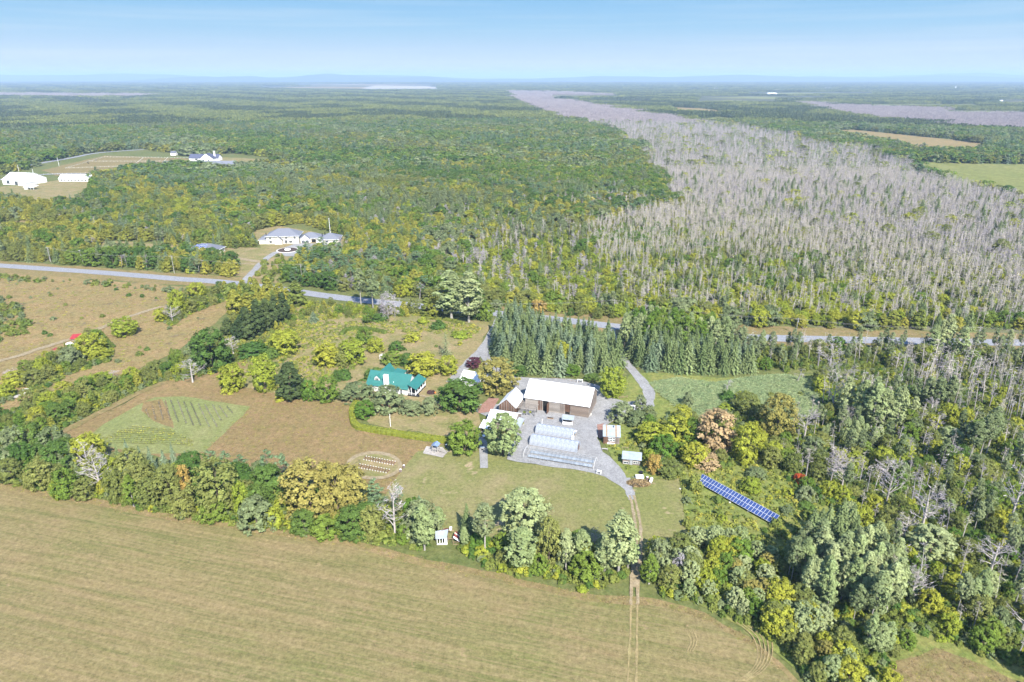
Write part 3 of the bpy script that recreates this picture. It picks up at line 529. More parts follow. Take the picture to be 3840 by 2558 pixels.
# --- greenhouses
def hoop_pts(w_, h, n=12, ss=.35):
    o = [(0, 0), (0, ss)]
    for i in range(1, n): a = math.pi*i/n; o.append((w_/2-w_/2*math.cos(a), ss+(h-ss)*math.sin(a)**.8))
    return o+[(w_, ss), (w_, 0)]
def greenhouse(a, b, L_, w_, h, bays, label):
    o_, yw, l_ = frame_at(a, b, 0); t = thing('greenhouse', label, 'greenhouse', o_, yw); hp = hoop_pts(w_, h); dx = L_/bays
    m_ = MB(); n = len(hp); off = .03
    m_.add([(off, y, z) for y, z in hp]+[(dx/2, y, z+(.07 if 1 < i < n-2 else 0)) for i, (y, z) in enumerate(hp)]+[(dx-off, y, z) for y, z in hp], [(r_*n+i, r_*n+i+1, (r_+1)*n+i+1, (r_+1)*n+i) for r_ in (0, 1) for i in range(n-1)])
    cm = m_.mesh('cover_panel', M['film']); rm = MB().tube([(0, y, z+.02) for y, z in hp], .032, 5).mesh('hoop', M['metal'])
    for k in range(bays): link('cover_panel', cm, t, (k*dx, 0, 0))
    for k in range(bays+1): link('hoop', rm, t, (k*dx, 0, 0))
    for x, nm in ((-.02, 'end_wall'), (L_+.02, 'end_wall')):
        e = MB(); e.add([(x, y, z) for y, z in hp], [tuple(range(n))]); e.build(nm, M['film'], t)
    MB().box(-.05, L_+.05, -.08, -.02, 0, .35).build('base_board', M['board'], t); MB().box(L_+.05, L_+.1, w_/2-.6, w_/2+.6, 0, 2.1).build('door', M['brownboard' if bays > 9 else 'white'], t)
    MB().box(0, L_, w_*.12, w_*.38, .5, .6).box(0, L_, w_*.62, w_*.88, .5, .6).build('bench', M['fabric'], t)
    return t
greenhouse((2006.4, 1628.4), (2137.7, 1649), 12.9, 4.9, 2.7, 8, 'shorter plastic-covered greenhouse nearer the kiosk')
greenhouse((1984.6, 1672), (2160.6, 1701.8), 16.2, 5.3, 2.9, 10, 'longer plastic-covered greenhouse beside the bare hoop frame')
o_, yw, l_ = frame_at((1961.6, 1721), (2225.7, 1765), 0)
t = thing('hoop_frame', 'uncovered white hoop frame over grey nursery benches at the lawn edge', 'hoop frame', o_, yw); hp = hoop_pts(6.0, 2.5); end = MB().tube([(0, y, z) for y, z in hp], .06, 6).mesh('end_hoop', M['siding']); mid = MB().tube([(0, y, z) for y, z in hp], .035, 5).mesh('hoop', M['metal'])
link('end_hoop', end, t); link('end_hoop', end, t, (l_, 0, 0))
for k in range(1, 17): link('hoop', mid, t, (l_*k/17, 0, 0))
for j in (1, 4, 7, 10, 13): y, z = hp[j]; MB().tube([(0, y, z+.04), (l_, y, z+.04)], .04, 5).build('purlin', M['metal'], t)
MB().tube([(0, 0, .25), (l_, 0, .25)], .045, 5).build('base_rail', M['metal'], t); MB().tube([(0, 6, .25), (l_, 6, .25)], .045, 5).build('base_rail', M['metal'], t)
tb = MB().box(0, 1, 0, 1.45, .65, .74).mesh('nursery_bench', M['fabric']); n_ = 15
for k in range(n_):
    for y in (.75, 3.3):
        ob = link('nursery_bench', tb, t, (1.3+(l_-2)*k/n_, y, 0)); ob.scale = ((l_-2)/n_*.97, 1, 1)
MB().box(1.2, l_-.7, .45, 5.2, .02, .08).build('ground_cloth', M['black'], t)
# --- the two sheds on the right
t = thing('log_cabin', 'small brown board cabin with a pale metal roof and paned front window', 'cabin', frame_at((2261, 1636), (2326, 1640), 3)[0], R(-6))
MB().prismx([(.35, 0), (4.9, 0), (4.9, 4.3), (.35, 2.85)], .25, 5.6).build('wall', M['brownboard'], t); MB().slab((0, 0, 2.95), (5.9, 0, 2.95), (5.9, 5.2, 4.6), (0, 5.2, 4.6), .1).build('roof', M['greyroof'], t)
for x in (.95, 4.1): MB().slab((x, .02, 2.97), (x+.6, .02, 2.97), (x+.6, 5.18, 4.62), (x, 5.18, 4.62), .02).build('skylight_strip', M['wood'], t)
for k in range(18):
    x = .27+.295*k
    if not 1.5 < x < 3.9: ob = link('board', bm_['board' if k > 11 else 'brownboard'], t, (x, .33, .1)); ob.scale = (1, 1, 2.65/4.7)
wm = [window(t, 1.6+.85*i, 1.1+.72*j, .7, .6, .33, 1) for i in range(3) for j in range(2)]
MB().box(1.5, 4.1, -.35, .3, .35, .5).build('sill_bench', M['white'], t); MB().tube([(3.6, 4.2, 4.2), (3.6, 4.2, 5.0)], .11, 6).build('stovepipe', M['black'], t)
t = thing('low_shed', 'low shed with a pale blue-grey metal roof right of the track', 'shed', frame_at((2331.7, 1721), (2406.7, 1729), 2.2)[0], R(-11))
MB().prismx([(.4, 0), (3.5, 0), (3.5, 2.75), (.4, 2.1)], .3, 5.9).build('wall', M['board'], t); MB().slab((0, 0, 2.25), (6.2, 0, 2.25), (6.2, 3.8, 3.0), (0, 3.8, 3.0), .08).build('roof', M['greyroof'], t)
MB().box(2.5, 3.4, .3, .38, .05, 2.0).build('door', M['metal'], t); window(t, .6, .5, 1.5, .6, .38, 2); window(t, 3.7, .8, 1.8, .6, .38, 2)
for k in range(5): MB().box(.35, 2.4, .34, .385, 1.2+.18*k, 1.34+.18*k).build('board', M['board'], t)
t = thing('wooden_gate', 'short white rail gate behind the low shed', 'gate', P(2332, 1688), R(-11)); MB().box(0, 2.0, 0, .07, 1.1, 1.22).build('rail', M['wood'], t); [MB().box(x, x+.1, -.02, .08, 0, 1.5).build('post', M['wood'], t) for x in (0, 1.0, 2.0)]
# --- ruined shed in the hedgerow
t = thing('ruined_shed', 'ruined shed with grey tin and rust-red roof sheets in the front hedgerow', 'shed', frame_at((1636, 2020), (1674, 2016), 2.2)[0], R(3))
MB().slab((-.2, 0, 2.1), (2.7, 0, 2.15), (3.1, 2.9, 3.0), (-.4, 2.2, 2.9), .06).build('roof_sheet', M['greyroof'], t); MB().slab((.4, 1.0, 2.62), (1.2, 1.0, 2.62), (1.2, 1.6, 2.8), (.4, 1.6, 2.8), .02).build('patch', M['cream'], t)
MB().box(.1, 2.1, .25, .35, 0, .45).build('sill_wall', M['white'], t)
for x in (.1, .8, 1.5): MB().box(x, x+.14, .22, .34, .46, 2.0).build('post', M['white'], t)
MB().box(2.1, 2.8, .2, .5, 0, 2.1).build('wall', M['white'], t); MB().box(.1, 2.8, 2.2, 2.3, 0, 2.7).build('back_wall', M['dark'], t)
MB().slab((1.2, 2.3, 2.95), (3.1, 2.9, 3.05), (3.2, 3.5, 2.9), (1.0, 3.2, 2.7), .05).build('roof_sheet', M['rust'], t)
for k, (m_, z) in enumerate([('white', 0), ('rust', .03), ('rust', .06), ('cream', .09), ('rust', .12)]):
    MB().slab((4.4+.1*k, .3+.5*k, 2.1+z), (6.0+.05*k, -.3+.55*k, 1.2+z), (6.1+.05*k, .3+.55*k, 1.2+z), (4.5+.1*k, .85+.5*k, 2.2+z), .04).build('roof_sheet', M[m_], t)
MB().box(2.9, 4.4, 1.2, 1.3, 1.0, 1.15).box(2.9, 4.6, 3.0, 3.1, 2.2, 2.4).box(4.3, 4.4, 0, .1, 0, 2.0).box(4.4, 6.0, -.1, 0, .1, .22).box(4.4, 6.0, -.1, 0, .9, 1.0).box(3.0, 3.1, 1.3, 1.4, 0, 3.0).box(6.0, 6.1, -.3, -.2, 0, 1.2).build('beam', M['wood'], t)
MB().box(3.4, 4.0, 3.1, 3.6, 2.4, 3.2).build('vent_cupola', M['white'], t)
# --- solar array
o_, yw, l_ = frame_at((2610, 1805), (2898, 1965), .9); t = thing('solar_array', 'long two-row array of blue solar panels in the weedy clearing', 'solar array', o_, yw)
sl_a = math.atan2(1.5, 2.95); pm = MB(); pw, ph_ = l_/26, 1.63; pm.box(.01, pw-.01, .01, ph_-.01, 0, .04); pm.cur = 1; pm.box(.055, pw-.055, .055, ph_-.055, .035, .046); pmm = pm.mesh('solar_panel', [M['siding'], M['cell']])
for k in range(26):
    for j in range(2):
        ob = link('solar_panel', pmm, t, (k*pw, j*ph_*math.cos(sl_a), .9+j*ph_*math.sin(sl_a))); ob.rotation_euler = (sl_a, 0, 0)
for j, yy in enumerate((.5, 1.45, 2.4)): MB().box(0, l_, yy, yy+.06, .9+yy*math.tan(sl_a)-.12, .9+yy*math.tan(sl_a)-.04).build('rail', M['metal'], t)
for k in range(9): x = .8+k*(l_-1.6)/8; MB().box(x, x+.1, .5, .6, -.1, .9+.5*math.tan(sl_a)-.13).build('leg', M['metal'], t); MB().box(x, x+.1, 2.4, 2.5, -.1, .9+2.4*math.tan(sl_a)-.13).build('leg', M['metal'], t)
# --- neighbours beyond the road
t = thing('estate_house', 'large cream neighbour house with many grey hip roofs', 'house', P(1062, 916), R(6))
hip(t, -11.5, 11.5, .0, 15, 6.0, 10.2, M['cream'], M['shingle'], .8); hip(t, -17, -11.6, .6, 12, 3.4, 5.6, M['cream'], M['shingle'], .6)
gable(t, -5.5, .0, -2.2, -.05, 3.6, 6.2, M['cream'], M['shingle'], .3, .3, 'y'); hip(t, 11.6, 26, 3.5, 15, 3.4, 6.6, M['cream'], M['shingle'], .6); gable(t, 12.5, 19, 1.2, 3.4, 3.3, 6.3, M['siding'], M['shingle'], .3, .3, 'y')
hip(t, 26.2, 41, -2.5, 11, 3.4, 6.8, M['cream'], M['shingle'], .7); gable(t, 24.6, 29.5, -4.2, -2.6, 3.2, 5.2, M['siding'], M['shingle'], .3, .3, 'y')
for x, z, w_, h in ((-9.5, 1, 1.6, 1.8), (1.5, .6, 1.6, 2.4), (4.5, 1, 2, 1.6), (8, 3.8, 1.4, 1.3), (2, 3.9, 1.4, 1.3), (-9.5, 3.9, 1.4, 1.2)): window(t, x, z, w_, h, -.03, 1)
for x in (13.2, 16): window(t, x, .1, 2.3, 2.2, 1.17, 3, name='garage_door')
window(t, 31, 1.1, 2, 1.3, -2.53); window(t, 36, 1.1, 2, 1.3, -2.53); MB().box(20, 23, 3.3, 3.46, 0, 2.4).build('door', M['dark'], t)
for x, y, z in ((-12, 3, 7), (28.5, 1, 6.2), (30, 4, 6.6)): MB().tube([(x, y, z-1.4), (x, y, z+1.0)], .3, 6).build('vent_pipe', M['black'], t)
t = thing('solar_house', 'cream outbuilding with rows of blue panels on its grey roof', 'house', P(711, 955), R(-9))
hip(t, 0, 19, 0, 13, 3.3, 6.9, M['cream'], M['shingle'], .8); gable(t, 12.5, 19.6, -1.5, -.05, 3.0, 5.0, M['siding'], M['shingle'], .3, .3, 'y'); window(t, 14.2, .1, 3, 2.3, -1.53, 3, name='garage_door'); window(t, 4, 1.2, 2, 1.2, -.03)
slp = math.atan2(3.6, 7.3); pm2 = MB(); pm2.box(.02, 1.0, .02, 1.5, 0, .04); pm2.cur = 1; pm2.box(.06, .96, .06, 1.46, .035, .05); pmm2 = pm2.mesh('solar_panel', [M['white'], M['cell']])
for j in range(4):
    for k in range(11-j): 
        ob = link('solar_panel', pmm2, t, (.3+j*1.0+k*1.06 if j else -.2+k*1.06, -.6+(j*1.62+.1)*math.cos(slp), 3.4+(j*1.62+.1)*math.sin(slp)+.05)); ob.rotation_euler = (slp, 0, 0)
t = thing('riding_hall', 'big white barn at the far left edge beyond the woods', 'barn', P(12, 692), R(-14)); gable(t, 0, 34, 0, 26, 5.5, 12, M['white'], M['whiteroof'], .6, .5, 'x'); gable(t, 27, 38, -5, 9, 4, 7, M['siding'], M['whiteroof'], .4, .4, 'y'); window(t, 6, 1, 4, 3.5, -.03, 1, name='door'); window(t, 17, .1, 6, 4, -.03, 3, name='door')
t = thing('stable', 'long low white stable right of the big white barn', 'stable', P(222, 681), R(-2)); gable(t, 0, 37, 0, 12, 3.4, 7.2, M['white'], M['whiteroof'], .5, .5); [window(t, 2+4.1*k, .8, 2, 1.6, -.03) for k in range(9)]
t = thing('field_shelter', 'small white-roofed shelter in front of the big white barn', 'shelter', P(88, 712), R(-8)); MB().slab((0, 0, 3), (12.5, 0, 3), (12.5, 8, 4), (0, 8, 4), .3).build('roof', M['whiteroof'], t); MB().box(.5, 4, .6, 7, 0, 2.9).build('wall', M['siding'], t); [MB().box(x, x+.25, .4, .65, 0, 2.95).build('post', M['white'], t) for x in (5, 8.5, 12)]
t = thing('white_house', 'white house with navy roof and chimney behind the long grey stables', 'house', P(712, 606), R(-3)); gable(t, -5, 38, 8, 22, 4, 9, M['white'], M['navyroof'], .6, .5); gable(t, 18, 36, -4, 8, 5, 11.5, M['white'], M['navyroof'], .5, .4, 'y'); MB().box(32, 34, 9, 11, 0, 14).build('chimney', M['white'], t); window(t, 4, 1, 4, 2, 7.97); window(t, 22, 1, 2, 2.5, -4.03); window(t, 29, 1, 2, 2.5, -4.03)
t = thing('long_stable', 'very long low stable with grey roof among the trees', 'stable', P(607, 629), R(3)); gable(t, 0, 52, 0, 16, 3.4, 7.6, M['white'], M['shingle'], .6, .5)
t = thing('grey_barn', 'grey-roofed barn at the right end of the long stable', 'barn', P(764, 633), R(2)); gable(t, 0, 40, 0, 20, 4, 9, M['white'], M['shingle'], .6, .5); gable(t, 14, 24, -10, -.1, 3, 5, M['white'], M['whiteroof'], .5, .4, 'y'); window(t, 30, .1, 4, 3, -.03, 1, name='door')
t = thing('far_shed', 'tiny grey-roofed shed half hidden left of the white house', 'shed', P(640, 583), 0); gable(t, 0, 8, 0, 7, 3.5, 6.2, M['white'], M['shingle'], .4, .3)
for i, (nx, ny, s_, h_, lb, nm) in enumerate([(1424, 454, 14, 5, 'left white house lost in the middle forest', 'far_house'), (1452, 454, 8, 4, 'right white shed lost in the middle forest', 'far_house'), (2680, 338, 30, 22, 'lone white house in the far fields, right of centre', 'far_house'), (2880, 358, 60, 18, 'white farm buildings by the far green field', 'far_barn'), (3100, 336, 60, 20, 'pale house between far woods', 'far_house'),
        (3582, 336, 10, 26, 'tall white silo tower on the far right', 'far_silo'), (3750, 379, 22, 8, 'small white shed on the far tan field', 'far_house'), (2905, 343, 50, 14, 'second row of white farm buildings in the far fields', 'far_barn'), (2360, 332, 40, 16, 'tiny white farm in the far fields, centre', 'far_barn'), (2400, 340, 26, 14, 'white house beside the far woods, centre', 'far_house')]):
    t = thing(nm, lb, 'silo' if 'silo' in nm else 'building', P(nx, ny), R(-8+i*5))
    if 'silo' in nm: MB().tube([(0, 0, 0), (0, 0, h_)], [5, 4.6], 12).build('tower', M['white'], t); MB().tube([(0, 0, h_), (0, 0, h_+8)], [4.7, 1], 12).build('cap', M['metal'], t)
    else: gable(t, 0, s_, 0, s_*.55, h_*.5, h_*.85, M['white'], M['whiteroof' if i % 2 else 'shingle'], .5, .5)
for x, y_, w2, dp, lb in [(2014, 293.5, 420, 90, 'left white warehouse on the horizon'), (2085, 294, 520, 90, 'long white warehouse on the horizon')]:
    t = thing('warehouse', lb, 'warehouse', P(x, y_), 0); MB().box(0, w2, 0, dp, 0, 34).build('wall', M['white'], t); MB().box(-3, w2+3, -3, dp+3, 34.1, 37).build('roof', M['metal'], t); [MB().box(w2*k/9+8, w2*k/9+26, -1.2, -.2, 0, 20).build('dock_door', M['fabric'], t) for k in range(8)]
t = thing('radio_mast', 'thin radio mast on the left horizon', 'mast', P(315, 296), 0); MB().tube([(0, 0, 0), (0, 0, 118)], [5, 2], 4).build('mast', M['metal'], t)
# white rail fences and horses of the paddock
def rail_fence(a, b, label, post=4.0, h=1.4, mat='siding', frame=D, rails=(.6, 1.1)):
    A, B_ = frame(*a), frame(*b); d = B_-A; l_ = d.length; t = thing('rail_fence', label, 'fence', A, math.atan2(d.y, d.x)); n = max(1, int(l_/post)); pm_ = MB().box(-.09, .09, -.09, .09, 0, h).mesh('post', M[mat])
    for k in range(n+1): link('post', pm_, t, (l_*k/n, 0, 0))
    for z in rails: MB().box(0, l_, -.14, -.095, z, z+.08).build('rail', M[mat], t)
for i, (a, b, lb) in enumerate([((150, 388), (432, 378), 'front white rail fence of the horse paddocks'), ((205, 372), (440, 372), 'middle white rail fence of the horse paddocks'), ((240, 362), (438, 364), 'back white rail fence of the horse paddocks'), ((100, 402), (260, 398), 'white rail fence nearest the big white barn'), ((250, 394), (425, 388), 'white rail fence nearest the woods'), ((150, 388), (240, 362), 'slanting left end fence of the paddocks'), ((300, 385), (330, 364), 'first cross fence of the paddocks'), ((370, 382), (385, 364), 'second cross fence of the paddocks'), ((432, 378), (438, 364), 'right end fence of the paddocks')]): rail_fence(a, b, lb, 5, 1.6, rails=(.7, 1.3))
def horse(p, rz, lb):
    m_ = MB(); m_.tube([(-.9, 0, 1.15), (-.5, 0, 1.2), (.4, 0, 1.15), (.8, 0, 1.25)], [.22, .34, .33, .24], 8); m_.tube([(.75, 0, 1.3), (1.15, 0, 1.65), (1.3, 0, 1.8)], [.22, .14, .12], 6); m_.tube([(1.25, 0, 1.82), (1.62, 0, 1.5)], [.13, .07], 6); m_.tube([(-.95, 0, 1.25), (-1.15, 0, .7)], [.06, .03], 4)
    for x in (-.7, .6):
        for y in (-.17, .17): m_.tube([(x, y, 1.1), (x-.04, y, .55), (x, y, 0)], [.13, .07, .05], 5)
    t = thing('horse', lb, 'horse', p, rz); m_.build('body', M['dark'], t)
for i, (x, y, lb) in enumerate([(222, 610, 'leftmost dark horse in the paddocks'), (330, 611, 'dark horse in the middle of the paddocks'), (332, 616, 'dark horse grazing in front of the middle one'), (361, 603, 'rightmost dark horse near the back fence')]): horse(P(x, y), i*1.3, lb)
# --- utility poles and wires
POLES = [((191.7, 987), (173, 926)), ((654.6, 1028), (640, 957)), ((1133.7, 1057), (1126, 988)), ((1499, 1175), (1497, 1119)), ((2301, 1187.6), (2302, 1122)), ((2984, 1255), (2991, 1211)), ((3661, 1288), (3672, 1233)), ((4300, 1300), (4318, 1240))]
tops = []
for i, (b, tp) in enumerate(POLES):
    p = P(*b); h = min(12.5, max(8.5, height_from(p, tp[1]))); t = thing('utility_pole', ['grey utility pole at the far left behind the road', 'utility pole beside the road in front of the solar-panelled outbuilding', 'utility pole left of the neighbour\'s cedars', 'short utility pole behind the upper lawn', 'utility pole above the spruce grove beside the road', 'utility pole at the road edge right of the aspens', 'utility pole at the road edge near the right edge', 'utility pole beyond the right edge'][i], 'utility pole', p, 0)
    MB().tube([(0, 0, -.2), (0, 0, h)], [.17, .11], 7).build('pole', M['polewood'], t); MB().box(-1.1, 1.1, -.06, .06, h-.7, h-.56).build('crossarm', M['polewood'], t); MB().tube([(.28, 0, h-2.2), (.28, 0, h-1.3)], .17, 8).build('transformer', M['metal'], t); tops.append(p+Vector((0, 0, h-.5)))
for i in range(len(tops)-1):
    for j, dx in enumerate((-1.0, 0, 1.0)):
        a, b = tops[i]+Vector((0, dx*.8, 0)), tops[i+1]+Vector((0, dx*.8, 0)); pts_ = [a.lerp(b, k/14)-Vector((0, 0, (b-a).length*.022*4*(k/14)*(1-k/14))) for k in range(15)]
        tag(MB().tube(pts_, .022, 3).build('power_line', M['polewood']), ['upper', 'middle', 'lower'][j]+' wire of the '+['first', 'second', 'third', 'fourth', 'fifth', 'sixth', 'seventh'][i]+' span of the roadside power line, counted from the left', 'wire', 'wires of the roadside power line')
for i, (b, tp, lb) in enumerate([((71, 643), (67, 619), 'leftmost pale pole on the far country road'), ((222, 624), (214, 590), 'leaning pale pole where the far country road bends'), ((127, 660), (124, 634), 'lamp pole behind the big white barn'), ((420, 543), (415, 522), 'pale pole in the woods above the paddocks'), ((501, 538), (497, 522), 'second pale pole in the woods above the paddocks'), ((1239, 880), (1235, 812), 'tall pale pole behind the estate house')]):
    p = P(*b); h = min(13, height_from(p, tp[1])); t = thing('utility_pole', lb, 'utility pole', p); MB().tube([(0, 0, -.2), (0, 0, h)], [.2, .14], 6).build('pole', M['white'], t); MB().box(-.9, .9, -.07, .07, h-.8, h-.65).build('crossarm', M['polewood'], t)
def lamp_post(b, h, lb):
    t = thing('lamp_post', lb, 'lamp post', P(*b)); MB().tube([(0, 0, 0), (0, 0, h)], [.09, .07], 7).build('post', M['white'], t); MB().tube([(0, 0, h), (0, 0, h+.1), (0, 0, h+.4), (0, 0, h+.5)], [.1, .2, .22, .05], 8).build('lantern', M['cream'], t); MB().tube([(0, 0, 0), (0, 0, .15)], [.35, .2], 7).build('base', M['chink'], t)
lamp_post((1464.5, 1600), 4.4, 'white lamp post standing alone on the lawn inside the hedge'); lamp_post((1529.6, 1399.5), 2.6, 'lamp post behind the farmhouse'); lamp_post((2032.5, 1597), 2.2, 'thin dark-topped post beside the shorter greenhouse')
# --- clipped hedges
def hedge(pts, h, w_, label, frame=P, mat='hedge'):
    pts = smooth([frame(*p) for p in pts], 5); L_ = Leaves(); mb = MB(); mb.cur = 1; t0 = pts[0].copy(); q = []
    for i in range(len(pts)-1):
        a, b = pts[i]-t0, pts[i+1]-t0; d = b-a; l = d.length; n = int(l*150); u = RNG.uniform(0, 1, n); nv = np.array([-d.y/l, d.x/l, 0.0]); s = RNG.uniform(-1, 1, n); z = RNG.uniform(0, h, n); side = RNG.integers(0, 3, n)
        s = np.where(side == 0, 1., np.where(side == 1, -1., s)); z = np.where(side == 2, h, z); c = np.array(a)[None]+u[:, None]*np.array(d)[None]+nv[None]*(s*w_/2)[:, None]; c[:, 2] = z; c += RNG.normal(0, .06, c.shape)
        nr = np.where((side == 2)[:, None], np.array([0, 0, 1.])[None], nv[None]*s[:, None]); q.append((c, nr+rdir(n)*.6, n))
        nn_ = Vector(nv)*(w_/2-.1); mb.add([a-nn_, b-nn_, b+nn_, a+nn_]+[v+Vector((0, 0, h-.1)) for v in (a-nn_, b-nn_, b+nn_, a+nn_)], [(4, 5, 6, 7), (0, 1, 5, 4), (3, 7, 6, 2), (0, 4, 7, 3), (1, 2, 6, 5)])
    for c, nr, n in q: L_.quads(c, nr, .26*RNG.uniform(.7, 1.3, n), np.clip(RNG.normal(.5, .2, n), 0, 1), 0)
    return tag(link('hedge', L_.mesh('hedge', [M[mat], M['cedargreen']], mb), None, t0), label, 'hedge')
HEDGE_JOBS = [([(1338, 1516), (1322, 1545), (1324, 1582), (1332, 1600), (1360, 1612), (1450, 1628), (1560, 1644), (1684, 1660)], 1.7, 2.0, 'long clipped yellow-green hedge bounding the lower lawn', 'hedge'),
 ([(1281, 1258), (1300, 1242), (1340, 1236), (1400, 1242), (1448, 1252)], 1.5, 2.0, 'curved clipped hedge at the back of the upper lawn', 'shrubgreen'), ([(1600, 1198), (1660, 1200), (1740, 1218)], 1.4, 2.0, 'straight clipped hedge at the top of the upper lawn', 'shrubgreen')]
# --- benches, barrels, playground, yard things
bk = crop(1280, 1640, 3.202)
bl = MB().box(-.24, .24, 0, 1, .38, .46).mesh('seat', M['rust']); bp = MB().box(-.13, .13, -.1, .1, 0, .62).mesh('support', M['siding'])
def bench(a, b, label):
    A, B_ = P(*a), P(*b); d = B_-A; t = thing('bench', label, 'bench', A, math.atan2(d.y, d.x)-math.pi/2, 'rows of red-brown benches on white blocks'); s = link('seat', bl, t); s.scale = (1, d.length, 1); link('support', bp, t); link('support', bp, t, (0, d.length, 0))
ORD = ['first', 'second', 'third', 'fourth', 'fifth', 'sixth', 'seventh', 'eighth', 'ninth', 'tenth', 'eleventh', 'twelfth']
bl.materials.clear(); bl.materials.append(M['brownboard'])
for row, (f0, f1, b0, b1) in {'back': ((273, 283), (618, 346), (302, 243), (648, 305)), 'front': ((183, 376), (538, 441), (227, 335), (577, 402))}.items():
    for k in range(12): u = k/11; bench(bk(f0[0]+(f1[0]-f0[0])*u, f0[1]+(f1[1]-f0[1])*u), bk(b0[0]+(b1[0]-b0[0])*u, b0[1]+(b1[1]-b0[1])*u), f'{ORD[k]} brown bench from the left in the {row} row inside the worn ring')
def barrel(p, lb, mat='brownboard'):
    t = thing('barrel', lb, 'barrel', p); MB().tube([(0, 0, 0), (0, 0, .5), (0, 0, 1.0)], [.34, .42, .34], 12).build('body', M[mat], t); MB().tube([(0, 0, .98), (0, 0, 1.03)], .33, 12).build('lid', M['white'], t); MB().tube([(0, 0, .3), (0, 0, .36)], .43, 12).tube([(0, 0, .66), (0, 0, .72)], .43, 12).build('hoop', M['metal'], t)
barrel(P(*bk(752, 368)), 'dark barrel with white lid at the right of the worn ring, upper one'); barrel(P(*bk(713, 418)), 'dark barrel with white lid at the right of the worn ring, lower one'); barrel(P(*bk(1262, 118)), 'dark barrel at the corner of the play pad by the maple', 'black'); barrel(P(2427, 1799), 'rusty barrel right of the white trailer', 'rust')
t = thing('play_tower', 'grey wooden play tower with ladder and slatted bridge on the pale pad', 'play tower', P(*bk(1138, 175)), R(-18))
for x in (-.9, .9):
    for y in (-.9, .9): MB().box(x-.08, x+.08, y-.08, y+.08, 0, 2.9).build('post', M['polewood'], t)
MB().box(-1, 1, -1, 1, 1.3, 1.4).build('platform', M['polewood'], t); rf = MB(); rf.prism([(-1.2, 2.8), (1.2, 2.8), (0, 3.5)], -1.1, 1.1); rf.build('roof', M['blue'], t)
l_ = MB(); [l_.box(-.35, .35, -1.75+.14*k, -1.68+.14*k, .2+.23*k, .26+.23*k) for k in range(5)]; l_.tube([(-.4, -1.8, 0), (-.4, -1.0, 1.5)], .05, 4); l_.tube([(.4, -1.8, 0), (.4, -1.0, 1.5)], .05, 4); l_.build('ladder', M['polewood'], t)
for k in range(6): MB().box(1.2+.5*k, 1.45+.5*k, -.6, .6, 1.1-.12*k, 1.2-.12*k).build('bridge_slat', M['polewood'], t)
MB().tube([(1, -.65, 1.3), (4.2, -.65, .5)], .05, 4).tube([(1, .65, 1.3), (4.2, .65, .5)], .05, 4).build('bridge_rail', M['polewood'], t)
def table(p, lb, rz=0):
    t = thing('round_table', lb, 'table', p, rz); MB().tube([(0, 0, .7), (0, 0, .76)], .75, 16).build('table_top', M['white'], t); MB().tube([(0, 0, 0), (0, 0, .7)], [.3, .08], 8).build('pedestal', M['white'], t)
table(P(1816.5, 1641), 'round white table in the middle of the terrace'); table(P(1809, 1684), 'round white table at the lower end of the terrace')
def chair(p, rz, lb):
    t = thing('garden_chair', lb, 'chair', p, rz, 'dark chairs around the white terrace tables'); MB().box(-.22, .22, -.22, .22, .42, .47).build('seat', M['black'], t); MB().box(-.22, .22, .2, .24, .47, .9).build('backrest', M['black'], t); lg = MB().box(-.02, .02, -.02, .02, 0, .42).mesh('leg', M['black'])
    for x in (-.2, .2):
        for y in (-.2, .2): link('leg', lg, t, (x, y, 0))
for tx, ty, nm in ((1816.5, 1641, 'middle'), (1809, 1684, 'lower')):
    c0 = P(tx, ty)
    for k, (a, wd_n) in enumerate([(0, 'right'), (90, 'far'), (180, 'left'), (270, 'near')]): chair(c0+Vector((math.cos(R(a))*1.15, math.sin(R(a))*1.15, 0)), R(a-90), f'dark chair on the {wd_n} side of the {nm} white terrace table')
t = thing('garden_bench', 'narrow white bench under the terrace shelter', 'bench', P(1816, 1627), R(80)); MB().box(-.9, .9, -.22, .22, .42, .5).build('seat', M['white'], t); [MB().box(x-.05, x+.05, -.2, .2, 0, .42).build('leg', M['white'], t) for x in (-.7, .7)]
t = thing('golf_cart', 'small white utility cart parked at the barn doorway', 'cart', P(2058, 1534), R(-40))
MB().box(-.6, .6, -1.1, -.2, .35, .75).box(-.6, .6, .95, 1.2, .35, .85).box(-.6, .6, -.2, .95, .3, .4).build('body', M['white'], t); MB().box(-.5, .5, -.25, .2, .75, .85).build('seat', M['black'], t); MB().box(-.5, .5, -.3, -.2, .85, 1.25).build('seat_back', M['black'], t); MB().box(-.65, .65, -.6, 1.0, 1.85, 1.92).build('canopy', M['white'], t); MB().box(-.55, .55, .9, .93, .9, 1.7).build('windscreen', M['glass'], t)
for x in (-.55, .55):
    for y in (-.5, .9): MB().box(x-.03, x+.03, y-.03, y+.03, .75, 1.85).build('canopy_post', M['metal'], t)
    for y in (-.75, .95): wh = MB().tube([(x*.98-.09, y, .25), (x*.98+.09, y, .25)], .25, 12).build('wheel', M['black'], t)
t = thing('planter_box', 'wooden planter under the bright shrub in the middle of the yard', 'planter', P(2064, 1571), R(-15)); MB().box(-1.1, 1.1, -.5, .5, 0, .4).build('box', M['wood'], t); MB().box(-1.0, 1.0, -.4, .4, .405, .42).build('soil', M['soil'], t)
